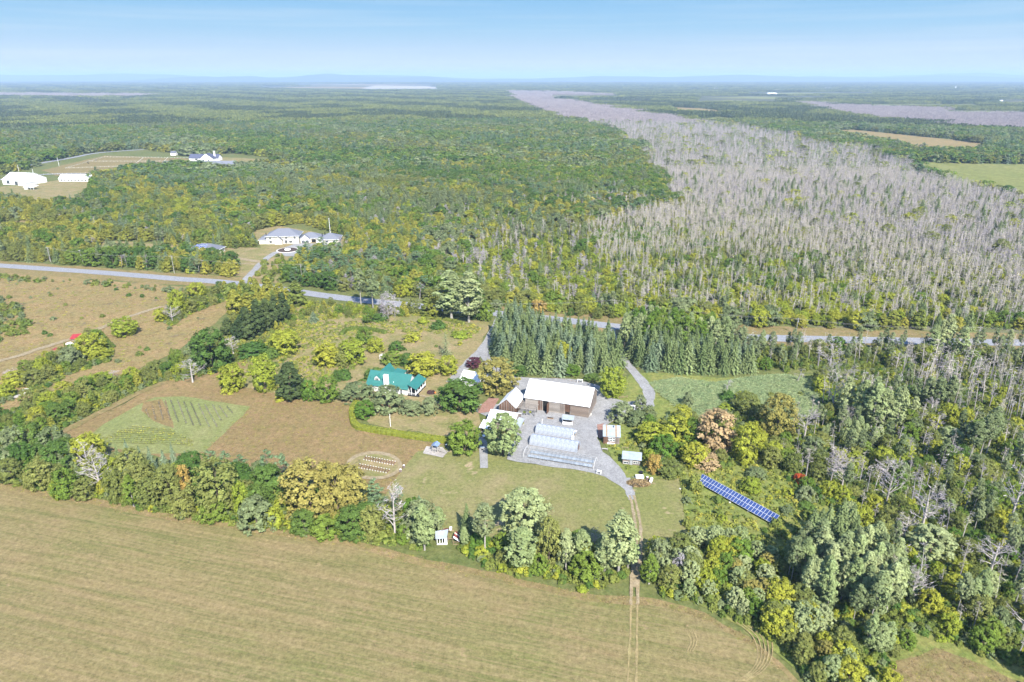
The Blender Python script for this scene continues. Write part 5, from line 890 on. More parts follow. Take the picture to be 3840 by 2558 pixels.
picked(CA, 1.839, [
 (850,1310,1078,225,'round','dense round dark green maple on the lawn left of the narrow terrace'),
 (1113,1345,1025,238,'silver','big egg-shaped silver-tipped maple between terrace and gravel yard'),
 (820,1025,790,300,'dark','broad dark green tree between the house path and the white shed'),
 (1075,905,640,265,'gold','tall golden olive tree with a forked bare trunk beside the garage'),
 (920,708,635,112,'purple','small purple-leaved tree where the driveway forks'),
 (1865,922,700,168,'yellow','round yellow-green tree on the grass island right of the barn'),
 (565,778,605,200,'yellow','orange-tinged yellow tree on the lawn right of the green-roofed house'),
 (740,762,615,135,'yellow','light green tree nearest the drive, right of the orange-tinged one'),
 (330,1022,830,235,'grey','large grey-green rounded tree right below the white chimney'),
 (110,952,810,235,'grey','large grey-green rounded tree left of the chimney, above the hedge corner'),
 (165,1062,930,130,'round','bright green bushy tree in the corner of the clipped hedge'),
 (485,1037,930,155,'grey','low dark green rounded tree on the lawn below the house porch'),
 (612,1037,905,122,'grey','pale grey-green rounded tree beside the footpath corner'),
 (355,692,590,142,'round','rounded light green tree right behind the teal roof peak'),
 (455,702,600,95,'dark','dark narrow tree right of the teal roof peak'),
 (722,615,440,115,'oldspruce','thin grey spruce on the upper lawn'),
 (240,602,490,112,'yellow','yellow-green tree on the upper lawn above the house'),
 (160,545,430,112,'round','green rounded tree at the back of the upper lawn'),
 (80,692,500,185,'yellow','wide yellow-green tree at the left edge of the upper lawn'),
 (10,700,560,120,'mid','olive tree left of the wide yellow-green one'),
 (385,592,520,97,'shrubdark','dark oval shrub on the upper lawn'),
 (495,527,458,112,'shrubyellow','bright yellow-green shrub in the middle of the upper lawn'),
 (565,402,345,66,'shrubyellow','small bright green shrub at the top of the upper lawn'),
 (670,436,376,92,'shrubdark','clipped round dark shrub near the drive entrance'),
 (830,500,450,130,'shrubyellow','low spreading yellow-green shrub beside the grey spruce'),
 (20,790,710,90,'shrubdark','dark green shrub left of the house'),
 (240,790,705,150,'shrubdark','dark evergreen shrub against the left end of the house'),
 (1515,705,525,130,'yellow','yellow-green maple standing out in the front of the spruce grove'),
 (1235,770,690,90,'dark','dark green bushy tree at the left foot of the spruce grove'),
 (1590,765,680,110,'round','bright green bushy tree at the foot of the spruce grove, behind the barn'),
 (1730,800,745,95,'dark','dark low tree behind the right end of the barn'),
 (1930,1092,940,165,'grey','dark grey-green tree between the white arbour and the log cabin'),
 (2035,1122,1000,150,'grey','grey-green bushy tree right of the log cabin'),
 (2060,1000,890,90,'grey','thin grey-green tree behind the white arbour'),
 (2120,1065,960,90,'grey','bluish small tree behind the log cabin trees'),
 (2240,1075,1010,65,'bluespruce','small dark spruce on the green grass right of the log cabin'),
 (2135,1265,1090,200,'yellow','bright yellow-green tree right of the low metal-roofed shed'),
 (2300,1245,1040,180,'yellow','tall light green tree at the edge of the reed bed'),
 (2215,1335,1170,180,'round','green tree leaning over the low metal-roofed shed'),
 (2150,1445,1300,100,'orange','orange-leaved tree behind the low metal-roofed shed'),
 (2260,1470,1350,170,'mid','olive green tree right of the orange-leaved one'),
 (760,372,0,190,'poplar','tall left poplar of the pair beside the road'), (880,385,15,170,'poplar','tall right poplar of the pair beside the road'),
 (940,375,150,120,'dark','dark green tree under the pair of tall poplars'),
 (1000,380,250,100,'round','green tree at the top of the driveway'), (1070,300,230,90,'grey','grey-green bush tree by the driveway mouth'),
 (137,275,15,70,'aspen','thin pale-trunked poplar left of the road gap'), (220,292,20,95,'aspen','thin pale-trunked poplar right of the road gap'),
 (285,360,190,60,'deadcon','leftmost of the dead grey conifers by the road gap'), (325,365,165,70,'deadcon','middle dead grey conifer by the road gap'), (370,350,185,60,'deadcon','rightmost of the dead grey conifers by the road gap'),
 (590,350,215,90,'greencedar','left green cedar at the top of the upper lawn'), (645,365,205,95,'cedar','yellow-green cedar at the top of the upper lawn'),
 (185,397,270,72,'greenpoplar','young green tree on the slope above the upper lawn'), (265,385,325,100,'shrubdark','dark green shrub on the slope above the upper lawn'),
 (505,160,20,85,'cedar','tall cedar beyond the road left of the poplar pair'), (540,220,110,60,'deadthin','pink-grey dead tree beyond the road left of the poplar pair'),
 (1360,330,235,100,'orange','orange-tinged tree by the road above the spruce grove'),
 (500,330,220,80,'mid','olive tree right of the dead conifers'), (435,335,240,60,'cedar','narrow cedar right of the dead conifers'),
])
picked(CB, 1.839, [
 (1480,742,440,235,'dark','largest dark green broad tree in the left hedgerow'),
 (1350,660,520,120,'grey','pale grey-green tree against the left of the largest dark tree'),
 (1610,600,480,110,'deadbig','bare branched bush right of the largest dark tree'),
 (1580,480,355,90,'darkconifer','leftmost conifer of the dark clump'), (1650,512,370,90,'darkconifer','front conifer of the dark clump'), (1725,515,290,95,'darkconifer','second front conifer of the dark clump'),
 (1790,480,250,95,'darkconifer','third front conifer of the dark clump'), (1850,450,225,95,'darkconifer','middle conifer of the dark clump'), (1910,420,205,95,'darkconifer','tall back conifer of the dark clump'), (1965,385,185,85,'darkconifer','rightmost conifer of the dark clump'),
 (1700,440,280,90,'darkconifer','rear left conifer of the dark clump'), (1780,400,230,90,'darkconifer','rear conifer of the dark clump'),
 (1630,340,160,110,'cedar','pointed cedar just above the dark clump'), (1715,320,180,95,'cedar','cedar right of the pointed one above the dark clump'), (1780,250,80,75,'cedar','narrow cedar beside the road end'), (1860,240,75,90,'cedar','broad cedar beside the road end'), (1935,240,110,90,'cedar','cedar behind the dark clump'), (2050,285,100,125,'greencedar','big round-topped green cedar behind the dark clump'),
 (1680,185,90,70,'cedar','small pointed cedar on the road edge'),
 (1970,622,440,190,'yellow','yellow-green tree right of the dark juniper bank'), (2165,382,305,85,'bluespruce','small teal spruce on the slope'),
 (1740,625,540,200,'shrubdark','dark juniper bank below the dark clump'), (1880,640,565,110,'shrubdark','dark juniper right of the bank'),
 (1620,872,680,175,'yellow','thin-leaved yellow-green tree above the mown garden'), (1835,880,615,155,'yellow','tall yellow-green tree above the brown meadow'), (1580,880,830,90,'shrubyellow','low yellow-green shrub above the mown garden'),
 (2015,935,668,190,'darkconifer','big dark evergreen above the brown meadow'), (2140,935,785,105,'round','small green tree right of the big dark evergreen'), (2272,950,762,155,'round','rounded green tree above the brown meadow'), (1945,930,890,80,'shrubyellow','low light shrub under the big dark evergreen'),
 (2265,705,535,175,'yellow','golden bush tree above the rounded green one'), (2330,790,720,70,'dark','dark green bush left of the house trees'),
 (870,492,355,165,'yellow','yellow-green tree beside the farm track'), (1240,352,165,115,'yellow','yellow tree in the upper hedgerow'), (1370,232,110,120,'yellow','pale yellow tree near the road corner'), (1190,385,260,110,'deadbig','grey bare tree in the upper hedgerow'),
 (1300,330,225,120,'mid','olive tree in the upper hedgerow'), (1380,290,200,110,'mid','olive tree near the road corner'), (1120,385,290,90,'yellow','light green tree at the low end of the upper hedgerow'),
 (650,640,460,180,'yellow','yellow-green tree right of the scrap heap'), (500,690,560,160,'grey','grey-green tree below the scrap heap'), (700,650,570,130,'yellow','low light green tree in the scrap heap hedgerow'),
 (310,770,635,90,'yellow','light green tree in the lower left hedgerow'), (120,840,730,150,'yellow','yellow-green tree at the far left hedgerow end'), (250,830,720,160,'mid','olive tree at the far left hedgerow end'),
 (780,900,810,90,'round','bright green bush beside the mown strip'), (700,830,740,150,'yellow','yellow tree in the middle left hedgerow'), (920,820,700,110,'yellow','yellow tree right of the middle one in the left hedgerow'),
 (1330,800,650,150,'deadbig','grey bare tree under the largest dark tree'),
 (770,780,725,120,'deadbig','pale bare twiggy tree in the middle left hedgerow'), (90,780,705,90,'deadbig','pale bare tree at the far left'),
 (620,1440,1220,130,'deadbig','smaller bleached dead tree in the front hedgerow'), (705,1560,1285,185,'deadbig','large bleached dead tree in the front hedgerow'),
 (515,1400,1205,115,'spruce','leftmost dark spruce behind the dead trees'), (830,1390,1225,80,'spruce','slim spruce behind the front hedgerow, left'), (905,1400,1190,110,'bluespruce','tall blue spruce behind the front hedgerow'),
 (990,1420,1235,90,'bluespruce','second blue spruce behind the front hedgerow'), (1058,1430,1240,95,'bluespruce','third blue spruce behind the front hedgerow'), (1150,1440,1260,110,'bluespruce','fourth blue spruce behind the front hedgerow'), (1215,1420,1210,90,'bluespruce','fifth blue spruce behind the front hedgerow'),
 (1300,1430,1270,90,'bluespruce','sixth blue spruce behind the front hedgerow'), (1370,1430,1300,75,'bluespruce','last small blue spruce behind the front hedgerow'),
 (1480,1460,1262,130,'pine','leftmost blue-green pine of the front hedgerow'), (1575,1480,1270,130,'pine','second blue-green pine of the front hedgerow'), (1680,1540,1305,150,'pine','dark green pine between the two pine pairs'),
 (1870,1560,1270,160,'pine','big pointed pine beside the golden tree'), (1960,1560,1290,150,'pine','right-hand pine beside the golden tree'),
 (470,640,520,1,'shrub','tiny bush beside the scrap heap'),
])
picked(CC, 1.839, [
 (1530,470,45,290,'mid','large olive tree with tiny leaf clusters in the front hedgerow'), (2160,490,60,340,'gold','large golden tree at the right end of the left front hedgerow'),
 (1190,390,110,170,'mid','tall narrow olive tree of the front hedgerow'), (1295,330,90,100,'orange','orange-topped tree in the front hedgerow'), (2340,470,80,200,'gold','golden tree touching the larger golden one'),
 (820,360,100,130,'mid','olive tree right of the large bleached dead tree'), (925,370,150,100,'greenpoplar','upright green tree of the front hedgerow'), (1040,390,180,140,'mid','low olive tree of the front hedgerow'),
 (1690,480,210,110,'yellow','slim yellow-green tree below the pine'), (1900,530,380,130,'shrubyellow','bright yellow-green bush at the field edge'), (1500,500,320,200,'round','dark green thicket at the foot of the olive tree'), (2270,610,440,200,'round','green thicket under the golden tree'),
 (420,330,190,90,'yellow','yellow-green bush at the field edge, far left'), (720,300,190,60,'yellow','yellow bush under the bleached dead tree'), (100,220,40,150,'mid','olive thicket at the far left of the hedgerow'),
 (300,270,60,180,'mid','olive thicket left of the bleached dead trees'), (480,330,120,170,'round','green thicket left of the large dead tree'), (600,340,180,130,'mid','olive bush under the smaller dead tree'),
 (1280,470,260,130,'mid','olive bush in front of the orange-topped tree'), (1780,470,230,160,'dark','dark thicket between pine and golden tree'), (2100,580,400,150,'dark','dark thicket under the golden tree'),
])
picked(CD, 1.839, [
 (70,430,90,250,'gold','golden tree over the bench rows'), (245,410,180,150,'pine','blue-green pine right of the golden tree'), (400,430,220,90,'pine','slim green pine behind the white dead tree'), (372,585,232,200,'deadbig','white dead tree with spreading limbs in the front hedgerow'),
 (90,620,380,200,'dark','dark green thicket right of the golden tree'), (220,620,370,150,'mid','olive tree left of the white dead tree'), (440,640,500,110,'round','bright green bush at the foot of the white dead tree'),
 (540,400,290,110,'bluespruce','small blue spruce behind the poplar left of the ruined shed'), (575,668,355,135,'poplar','silver-green poplar left of the ruined shed'), (672,520,372,85,'poplar','small silvery tree behind the ruined shed'), (300,640,540,150,'shrub','green bush left of the white dead tree foot'),
 (868,560,345,135,'spruce','spruce right of the ruined shed'), (850,655,510,60,'poplar','young silvery poplar against the ruined shed'), (990,690,345,130,'aspen','sparse pale-trunked tree in the front hedgerow'), (955,680,570,140,'round','green bushes under the sparse tree'),
 (1262,650,268,320,'silver','great silver-green poplar with white limbs showing'), (1110,690,560,120,'round','light green bush left of the great poplar'), (1240,800,520,190,'poplar','low silvery growth under the great poplar'),
 (1430,800,450,160,'mid','olive tree right of the great poplar'), (1547,800,520,95,'poplar','slim silvery tree in the front hedgerow'), (1655,760,530,110,'poplar','silvery tree behind the yellow bush'), (1745,640,515,80,'deadbig','small grey bare tree behind the hedgerow'),
 (1670,770,610,150,'yellow','yellow-green bush tree right of the slim silvery one'), (1680,905,700,200,'round','dense green bush low on the field edge'), (1910,835,410,210,'poplar','tallest silver-green poplar beside the farm track'), (1975,790,560,120,'poplar','right-hand side stem of the tallest poplar'), (1815,830,590,130,'poplar','left-hand side stem of the tallest poplar'),
 (965,730,650,90,'shrubyellow','yellow-green shrub at the field edge'), (1250,840,740,130,'shrubyellow','light green shrub under the great poplar'), (1340,760,640,110,'mid','olive bush right of the great poplar foot'),
 (2180,830,600,170,'grey','grey-green tree right of the farm track'), (2120,900,700,120,'greenpoplar','green bush tree right of the farm track'), (2325,860,690,110,'deadcon','reddish grey bare tree right of the farm track'),
])
picked(CE, 1.839, [
 (215,1305,1000,230,'peach','large peach-coloured tree behind the solar array'), (160,1420,1300,150,'peach','small peach-coloured tree beside the solar array'),
 (430,1040,880,180,'mid','olive green tree between reed bed and peach tree'), (640,1205,890,230,'gold','broad golden olive tree beside the reed bed'), (415,1385,1100,175,'yellow','bright yellow-green tree right of the peach tree'),
 (520,1270,1150,110,'yellow','light green tree behind the bright yellow-green one'), (605,1405,1250,125,'mid','olive tree above the solar array'), (60,1250,1060,175,'round','deep green tree left of the large peach tree'), (80,1405,1225,180,'yellow','light green tree left of the small peach tree'),
 (290,1010,950,90,'yellow','yellow bush at the front of the reed bed'), (395,940,860,80,'shrubyellow','yellow shrub in the reed bed'), (300,940,860,100,'shrubdark','dark bush in the reed bed'), (30,985,865,70,'grey','dark green bush at the left end of the reed bed'),
 (835,1195,995,165,'deadbig','bleached dead tree right of the golden olive tree'), (1040,1440,1230,150,'deadbig','bleached dead tree at the edge of the weedy clearing'), (1025,995,740,110,'deadbig','tall grey dead tree at the right end of the reed bed'), (300,860,770,60,'deadthin','thin dead tree at the back of the reed bed'), (790,800,690,70,'deadthin','thin dead tree at the reed bed top'),
 (1225,1070,740,250,'poplar','grey-green poplar group leader right of the reed bed'), (1390,1160,800,240,'poplar','spreading grey-green poplar right of the group leader'), (1500,1060,830,150,'poplar','right-hand grey-green poplar of the group'), (1160,1240,1030,135,'poplar','small cream-tipped poplar in front of the group'), (1290,1230,1060,120,'poplar','second cream-tipped poplar in front of the group'), (1000,1190,1090,80,'poplar','smallest cream-tipped poplar in front of the group'),
 (1790,640,345,200,'poplar','big grey poplar beside the road'), (1700,990,740,240,'aspen','sparse beige-leaved tree right of the poplars'), (1800,960,760,150,'aspen','second sparse beige-leaved tree'),
 (800,1510,1430,75,'red','red-leaved shrub in the weedy clearing'), (370,600,380,110,'aspen','pale-trunked aspen above the spruce row'), (480,620,440,110,'aspen','aspen right of the spruce row'), (150,520,330,120,'greenpoplar','green poplar over the spruce row'), (1390,1490,1330,160,'deadbig','fallen-limbed dead tree in the woodland'), (1010,700,540,130,'deadbig','forked white dead tree below the road'), (930,700,560,80,'deadthin','thin dead tree left of the forked one'),
 (610,570,450,60,'grey','small grey tree at the road edge'), (700,1400,1260,120,'round','green bush tree above the clearing'), (880,1330,1180,170,'grey','grey-green bush tree right of the golden olive'), (1180,1400,1290,130,'yellow','yellow-green bush tree behind the dead tree'),
 (80,1560,1440,90,'shrub','green shrub left of the solar array'),
 (1820,1260,1110,150,'silver','silvery-topped tree in the right woodland'), (1810,1120,950,130,'yellow','light green tree above the silvery-topped one'), (1700,1450,1370,140,'mid','olive tree in the right woodland'), (2050,1300,1000,260,'aspen','wide brownish sparse tree in the right woodland'),
])
picked(CF, 1.0508, [
 (500,355,215,105,'spruce','left spruce of the dark cluster below the solar array'), (560,345,200,100,'spruce','second spruce of the dark cluster'), (610,335,175,105,'spruce','tallest spruce of the dark cluster'), (655,320,195,95,'spruce','right spruce of the dark cluster'), (540,300,215,80,'spruce','rear left spruce of the dark cluster'), (670,360,240,80,'spruce','front right spruce of the dark cluster'), (600,375,250,90,'spruce','front spruce of the dark cluster'),
 (775,815,655,110,'poplar','white-stemmed poplar alone at the field corner'), (940,305,130,140,'deadbig','large twiggy bleached tree in the right woodland'), (1150,600,450,120,'poplar','leaning white-stemmed poplar in the right woodland'), (1210,470,340,130,'deadbig','silver bare tree beside the leaning poplar'),
 (1290,270,40,110,'deadbig','tall bare pale tree at the right edge'), (800,200,30,90,'deadbig','bleached dead tree above the spruce cluster'), (600,90,0,80,'deadbig','bleached dead tree above the clearing'), (960,440,300,150,'silver','pale silvery tree right of the poplar grove'), (570,190,115,70,'yellow','light green tree above the spruce cluster'), (265,165,100,70,'yellow','yellow-green bush behind the solar array'), (285,110,60,80,'grey','dark round bush behind the solar array'), (480,230,195,60,'shrubdark','dark bush right of the solar array'),
 (55,380,295,75,'silver','pale tree leftmost in the belt below the solar array'), (120,395,290,70,'silver','second pale tree in the belt'), (175,400,300,60,'silver','third pale tree in the belt'), (220,385,290,60,'silver','fourth pale tree in the belt'), (285,430,350,60,'silver','fifth pale tree in the belt'), (340,440,370,60,'silver','sixth pale tree in the belt'),
 (230,480,405,65,'silver','pale tree in front in the belt'), (305,500,420,60,'yellow','yellow-green tree in front in the belt'), (40,450,385,80,'mid','olive bush at the left end of the belt'),
])
for a_, h_, w_, lb_, mt_ in HEDGE_JOBS: hedge(a_, h_, w_, lb_, mat=mt_)
# planted rows of the mown garden
rowsA = [((1005, 985), (1030, 1045)), ((1050, 965), (1075, 1060)), ((1095, 935), (1125, 1060)), ((1140, 930), (1175, 1060)), ((1178, 925), (1230, 1075)), ((1225, 925), (1285, 1085)), ((1268, 935), (1335, 1100)), ((1315, 940), (1385, 1100)), ((1368, 950), (1445, 1110)), ((1413, 955), (1498, 1110)), ((1465, 955), (1525, 1065)), ((1512, 965), (1570, 1045)), ((1565, 970), (1605, 1015))]
ORD13 = ORD+['thirteenth']
def crop_row(a, b, label, mat, wd, grp, dense=9):
    A, B_ = P(*CB(*a)), P(*CB(*b)); d = B_-A; l = d.length; L_ = Leaves(); n = int(l*dense); u = RNG.uniform(0, 1, n)*l; keep = (np.sin(u*1.3+a[0])+np.sin(u*.47)) > -1.3; u = u[keep]; n = len(u)
    c = np.stack([u, RNG.normal(0, wd*.28, n), RNG.uniform(.03, .5, n)], 1); L_.quads(c, rdir(n)+np.array([0, 0, .6]), .34*RNG.uniform(.6, 1.3, n), np.clip(RNG.normal(.5, .25, n), 0, 1)); mb = MB(); mb.cur = 1; mb.add([(0, -wd/2, .27), (l, -wd/2, .27), (l, wd/2, .27), (0, wd/2, .27)], [(0, 1, 2, 3)])
    me = L_.mesh('crop_row', [M[mat], M['plotsoil'] if mat != 'weed' else G['garden']], mb); tag(link('crop_row', me, None, (A.x, A.y, .12), math.atan2(d.y, d.x)), label, 'crop row', grp)
for i, (a, b) in enumerate(rowsA): crop_row(a, b, f'{ORD13[i]} upright planted row from the left in the mown garden', 'greyleaf' if i > 3 else 'drygrass', .5, 'dark planted rows of the mown garden')
for i in range(9): crop_row((905-33*i, 1105+13*i), (1180+26*i-(i > 6)*40, 1130+13*i), f'{ORD[i]} low slanting row from the back in the front half of the mown garden', 'weed', .6, 'low rows in the front half of the mown garden', 6)
# ------------------------------------------------------------------ filling the woods, groves and hedgerows
def inpoly(x, y, poly):
    c = np.zeros(np.shape(x), bool); n = len(poly)
    for i in range(n):
        x1, y1 = poly[i]; x2, y2 = poly[(i+1) % n]
        if y1 == y2: continue
        c ^= ((y1 > y) != (y2 > y)) & (x < (x2-x1)*(y-y1)/(y2-y1)+x1)
    return c
def near_line(X, Y, line, dist):
    m = np.zeros(np.shape(X), bool)
    if len(X) == 0: return m
    for (x1, y1), (x2, y2) in zip(line[:-1], line[1:]):
        dx, dy = x2-x1, y2-y1; t = np.clip(((X-x1)*dx+(Y-y1)*dy)/(dx*dx+dy*dy+1e-9), 0, 1); m |= (X-x1-t*dx)**2+(Y-y1-t*dy)**2 < dist*dist
    return m
CLEAR = [  # open ground and buildings beyond the road, in the 2354-wide frame
 [(215, 600), (225, 552), (330, 556), (420, 566), (560, 572), (590, 566), (575, 532), (640, 520), (700, 515), (800, 545), (840, 552), (790, 572), (700, 590), (655, 655), (560, 650), (535, 610), (430, 590), (400, 590), (260, 584)],
 [(-60, 470), (-60, 405), (20, 400), (110, 372), (235, 350), (345, 345), (450, 360), (540, 352), (620, 362), (645, 372), (560, 392), (530, 398), (420, 388), (340, 392), (215, 412), (215, 445), (190, 470), (90, 478), (30, 462)],
 [(-60, 525), (40, 505), (165, 516), (90, 530), (-60, 536)], [(20, 388), (0, 400), (-300, 440), (-300, 425)],
 MARSH, TANM, TANM2, [(870, 276), (905, 276), (905, 283), (870, 283)], [(985, 330), (1030, 318), (1060, 330), (1010, 338)], [(1560, 278), (1650, 268), (1730, 278), (1640, 283)]]
FARCLEAR = [[(1265, 219), (1425, 219), (1425, 226), (1265, 226)], [(1380, 230), (1500, 230), (1500, 236), (1380, 236)], [(1600, 229), (1790, 229), (1790, 238), (1600, 238)], [(1605, 221), (1900, 221), (1900, 229), (1605, 229)],
 [(1715, 212), (2010, 212), (2010, 219), (1715, 219)], [(2000, 239), (2250, 239), (2250, 248), (2000, 248)], [(2175, 254), (2354, 254), (2354, 263), (2175, 263)], [(2290, 231), (2600, 231), (2600, 240), (2290, 240)],
 [(600, 198.5), (1010, 197), (1010, 207), (820, 208), (600, 204.5)], [(680, 193), (1000, 193), (1000, 198), (680, 198)]]
DEADCORE = [(1165, 222), (1260, 222), (1350, 240), (1560, 275), (1750, 300), (1900, 335), (2060, 365), (2120, 400), (2220, 430), (2354, 465), (2900, 575), (2900, 680), (2354, 630), (2100, 585), (1900, 530), (1700, 495), (1560, 465), (1500, 400), (1480, 350), (1400, 300), (1250, 260)]
DEADMIX = [(1560, 465), (1700, 495), (1900, 530), (2100, 585), (2354, 630), (2900, 680), (2900, 790), (2354, 758), (1900, 748), (1640, 728), (1430, 708), (1230, 690), (1130, 670), (1020, 610), (1100, 550), (1330, 515), (1480, 490)]
DEAD2 = [(1830, 238), (2000, 246), (2150, 252), (2354, 268), (2900, 310), (2900, 345), (2354, 303), (2100, 283), (1960, 268)]
DEADFAR = [[(1165, 211), (1260, 211), (1420, 219), (1300, 224), (1180, 222)], [(-50, 216), (120, 217), (380, 219), (300, 225), (-50, 223)]]
TREEROW = [(1290, 233), (1500, 240), (1700, 262), (1850, 290), (1960, 300), (2200, 330), (2354, 345), (2900, 390), (2900, 360), (2354, 318), (2100, 290), (1850, 262), (1600, 240), (1400, 228)]
BACKLINE = [(-900, 545), (-420, 566), (-150, 585), (0, 598), (230, 614), (400, 626), (521, 635), (640, 648), (797, 670), (1000, 691), (1150, 704), (1287, 716), (1430, 730), (1590, 745), (1741, 752), (2000, 757), (2354, 762), (3300, 785), (4500, 190), (-2500, 190)]
def jitter(x0, x1, y0, y1, s):
    nx, ny = int((x1-x0)/s)+1, int((y1-y0)/s)+1; gx, gy = np.meshgrid(np.arange(nx), np.arange(ny)); X = x0+(gx+.5*(gy % 2)+RNG.uniform(-.42, .42, gx.shape))*s; Y = y0+(gy+RNG.uniform(-.42, .42, gx.shape))*s
    return X.ravel(), Y.ravel()
def blocked(X, Y, pad=0.0):
    m = np.zeros(len(X), bool)
    for line, kp in ROADS:
        if kp <= 0: continue
        sel = (X > line[:, 0].min()-kp-3) & (X < line[:, 0].max()+kp+3) & (Y > line[:, 1].min()-kp-3) & (Y < line[:, 1].max()+kp+3)
        idx = np.nonzero(sel)[0]; m[idx[near_line(X[idx], Y[idx], line, kp+pad)]] = True
    return m
CAND = []           # (dist, key, X, Y, h, w, label, group)
occ = np.array(OCC)
YARD = [(1010, 870), (1200, 860), (1500, 905), (1440, 1000), (1420, 1080), (1440, 1120), (1150, 1085), (1000, 1060), (960, 1030), (780, 970), (820, 870), (990, 850)]
def zone(poly, s, weights, phrase, hs, open_=None, keep_occ=True, pad=0.0):
    w = [D(*p) for p in poly]; X, Y = jitter(min(p.x for p in w), max(p.x for p in w), min(p.y for p in w), max(p.y for p in w), s)
    px, py = proj(X, Y); m = inpoly(px, py, poly) & ~blocked(X, Y, pad)
    X, Y = X[m], Y[m]
    if keep_occ:
        d = ((X[:, None]-occ[None, :, 0])**2+(Y[:, None]-occ[None, :, 1])**2) < (occ[None, :, 2]+.9)**2; m = ~d.any(1); X, Y = X[m], Y[m]
    keys = list(weights); pw = np.array([weights[k] for k in keys], float); none = max(0, 1-pw.sum()); pr = np.append(pw, none); pr /= pr.sum()
    ch = RNG.choice(len(pr), len(X), p=pr)
    for x, y, c in zip(X, Y, ch):
        if c == len(keys): continue
        k = keys[c]; lo, hi = hs.get(k, hs['*']) if isinstance(hs, dict) else hs
        f = RNG.uniform(0, 1)**1.1; h = lo+(hi-lo)*f; _, _, h0, w0 = K[k][0]; wd = h*w0/h0*RNG.uniform(.88, 1.2)
        if KIND[k] == 'shrub': wd = h*RNG.uniform(1.2, 1.9)
        size = 'small' if f < .3 else ('tall' if f > .72 else 'middling')
        noun = {'leafy_tree': 'leafy tree', 'poplar_tree': 'poplar', 'spruce_tree': 'spruce', 'cedar_tree': 'cedar', 'pine_tree': 'pine', 'dead_tree': 'dead tree', 'shrub': 'shrub'}[KIND[k]]
        CAND.append((math.hypot(x, y), k, x, y, h, wd, f'{size} {LOOK[k]} {noun} {phrase}', f'{size} {LOOK[k]} {noun}s {phrase}'))
zone([(1118, 838), (1112, 800), (1128, 762), (1165, 742), (1215, 750), (1260, 772), (1330, 786), (1405, 800), (1420, 838), (1415, 856), (1390, 872), (1340, 856), (1290, 864), (1240, 862), (1200, 852), (1150, 842)], 4.2, {'spruce': .62, 'bluespruce': .38}, 'of the dense grove behind the log barn', (11, 15.5))
zone([(1440, 812), (1500, 800), (1600, 806), (1660, 820), (1725, 838), (1730, 862), (1650, 866), (1560, 860), (1490, 852), (1452, 836)], 4.3, {'spruce': .8, 'bluespruce': .2}, 'of the grove right of the winding drive', (11.5, 16))
zone([(1425, 772), (1560, 780), (1660, 798), (1700, 815), (1640, 815), (1500, 806), (1434, 802)], 4.0, {'greenpoplar': .6, 'poplar': .4}, 'behind the right-hand spruce grove', (14, 17.5))
zone([(1130, 692), (1260, 703), (1420, 722), (1430, 738), (1280, 724), (1150, 716)], 4.6, {'mid': .3, 'dark': .2, 'round': .2, 'yellow': .1, 'shrub': .2}, 'along the far side of the road above the grove', (3.5, 6.5), pad=1)
zone([(1650, 800), (1760, 800), (2000, 800), (2354, 808), (2750, 815), (2750, 900), (2354, 860), (2050, 850), (1900, 850), (1800, 856), (1740, 850), (1700, 830)], 4.0, {'aspen': .18, 'deadpale': .26, 'mid': .14, 'yellow': .08, 'round': .08, 'poplar': .05, 'shrub': .2}, 'in the strip just below the road', {'*': (4, 8), 'aspen': (8, 12), 'poplar': (8, 12), 'deadpale': (7, 12), 'shrub': (1.5, 3.5)}, pad=2.5)
zone([(2050, 850), (2354, 860), (2800, 900), (2800, 1080), (2354, 1000), (2180, 960), (2080, 900)], 3.6, {'deadthin': .24, 'deadpale': .30, 'deadbig': .02, 'mid': .10, 'yellow': .05, 'shrub': .18, 'shrubdark': .08}, 'in the dead stand at the right', {'*': (3.5, 6.5), 'deadthin': (9, 15), 'deadpale': (9, 16), 'shrub': (1.5, 3.5), 'shrubdark': (1.5, 3), 'deadbig': (9, 12)})
zone([(1880, 880), (2060, 890), (2180, 955), (2354, 1000), (2800, 1080), (2800, 1700), (2354, 1700), (2354, 1540), (2230, 1500), (2090, 1450), (2040, 1360), (1980, 1290), (1960, 1200), (1850, 1150), (1770, 1060), (1790, 980), (1890, 960)], 4.1, {'deadthin': .14, 'deadpale': .18, 'deadbig': .04, 'mid': .14, 'yellow': .09, 'round': .08, 'dark': .03, 'aspen': .10, 'grey': .04, 'silver': .02, 'shrub': .10, 'shrubyellow': .04}, 'in the mixed woodland at the right', {'*': (3.5, 7), 'deadpale': (7, 13), 'deadthin': (7, 13), 'deadbig': (7, 12), 'aspen': (9, 13), 'shrub': (1.5, 3.5), 'shrubyellow': (1.5, 3)})
zone([(1790, 1320), (1850, 1295), (1990, 1290), (2070, 1350), (2060, 1415), (1990, 1445), (1900, 1425), (1830, 1380)], 2.9, {'aspen': .35, 'poplar': .55}, 'of the white-stemmed grove in the lower right', (10.5, 15))
zone([(1480, 1310), (1500, 1262), (1600, 1245), (1760, 1290), (1830, 1370), (1900, 1440), (1980, 1530), (2010, 1640), (1900, 1640), (1840, 1530), (1760, 1458), (1640, 1400), (1520, 1362)], 3.2, {'silver': .27, 'yellow': .18, 'round': .15, 'mid': .18, 'shrub': .1, 'gold': .06}, 'in the belt along the right edge of the hayfield', {'*': (4.2, 7.4), 'shrub': (1.2, 2.5)})
zone([(1990, 1450), (2090, 1455), (2230, 1505), (2100, 1480), (2050, 1540), (2040, 1620), (2010, 1620)], 3.6, {'mid': .3, 'round': .3, 'yellow': .2, 'shrub': .2}, 'around the dry patch in the lower right corner', (2.5, 5))
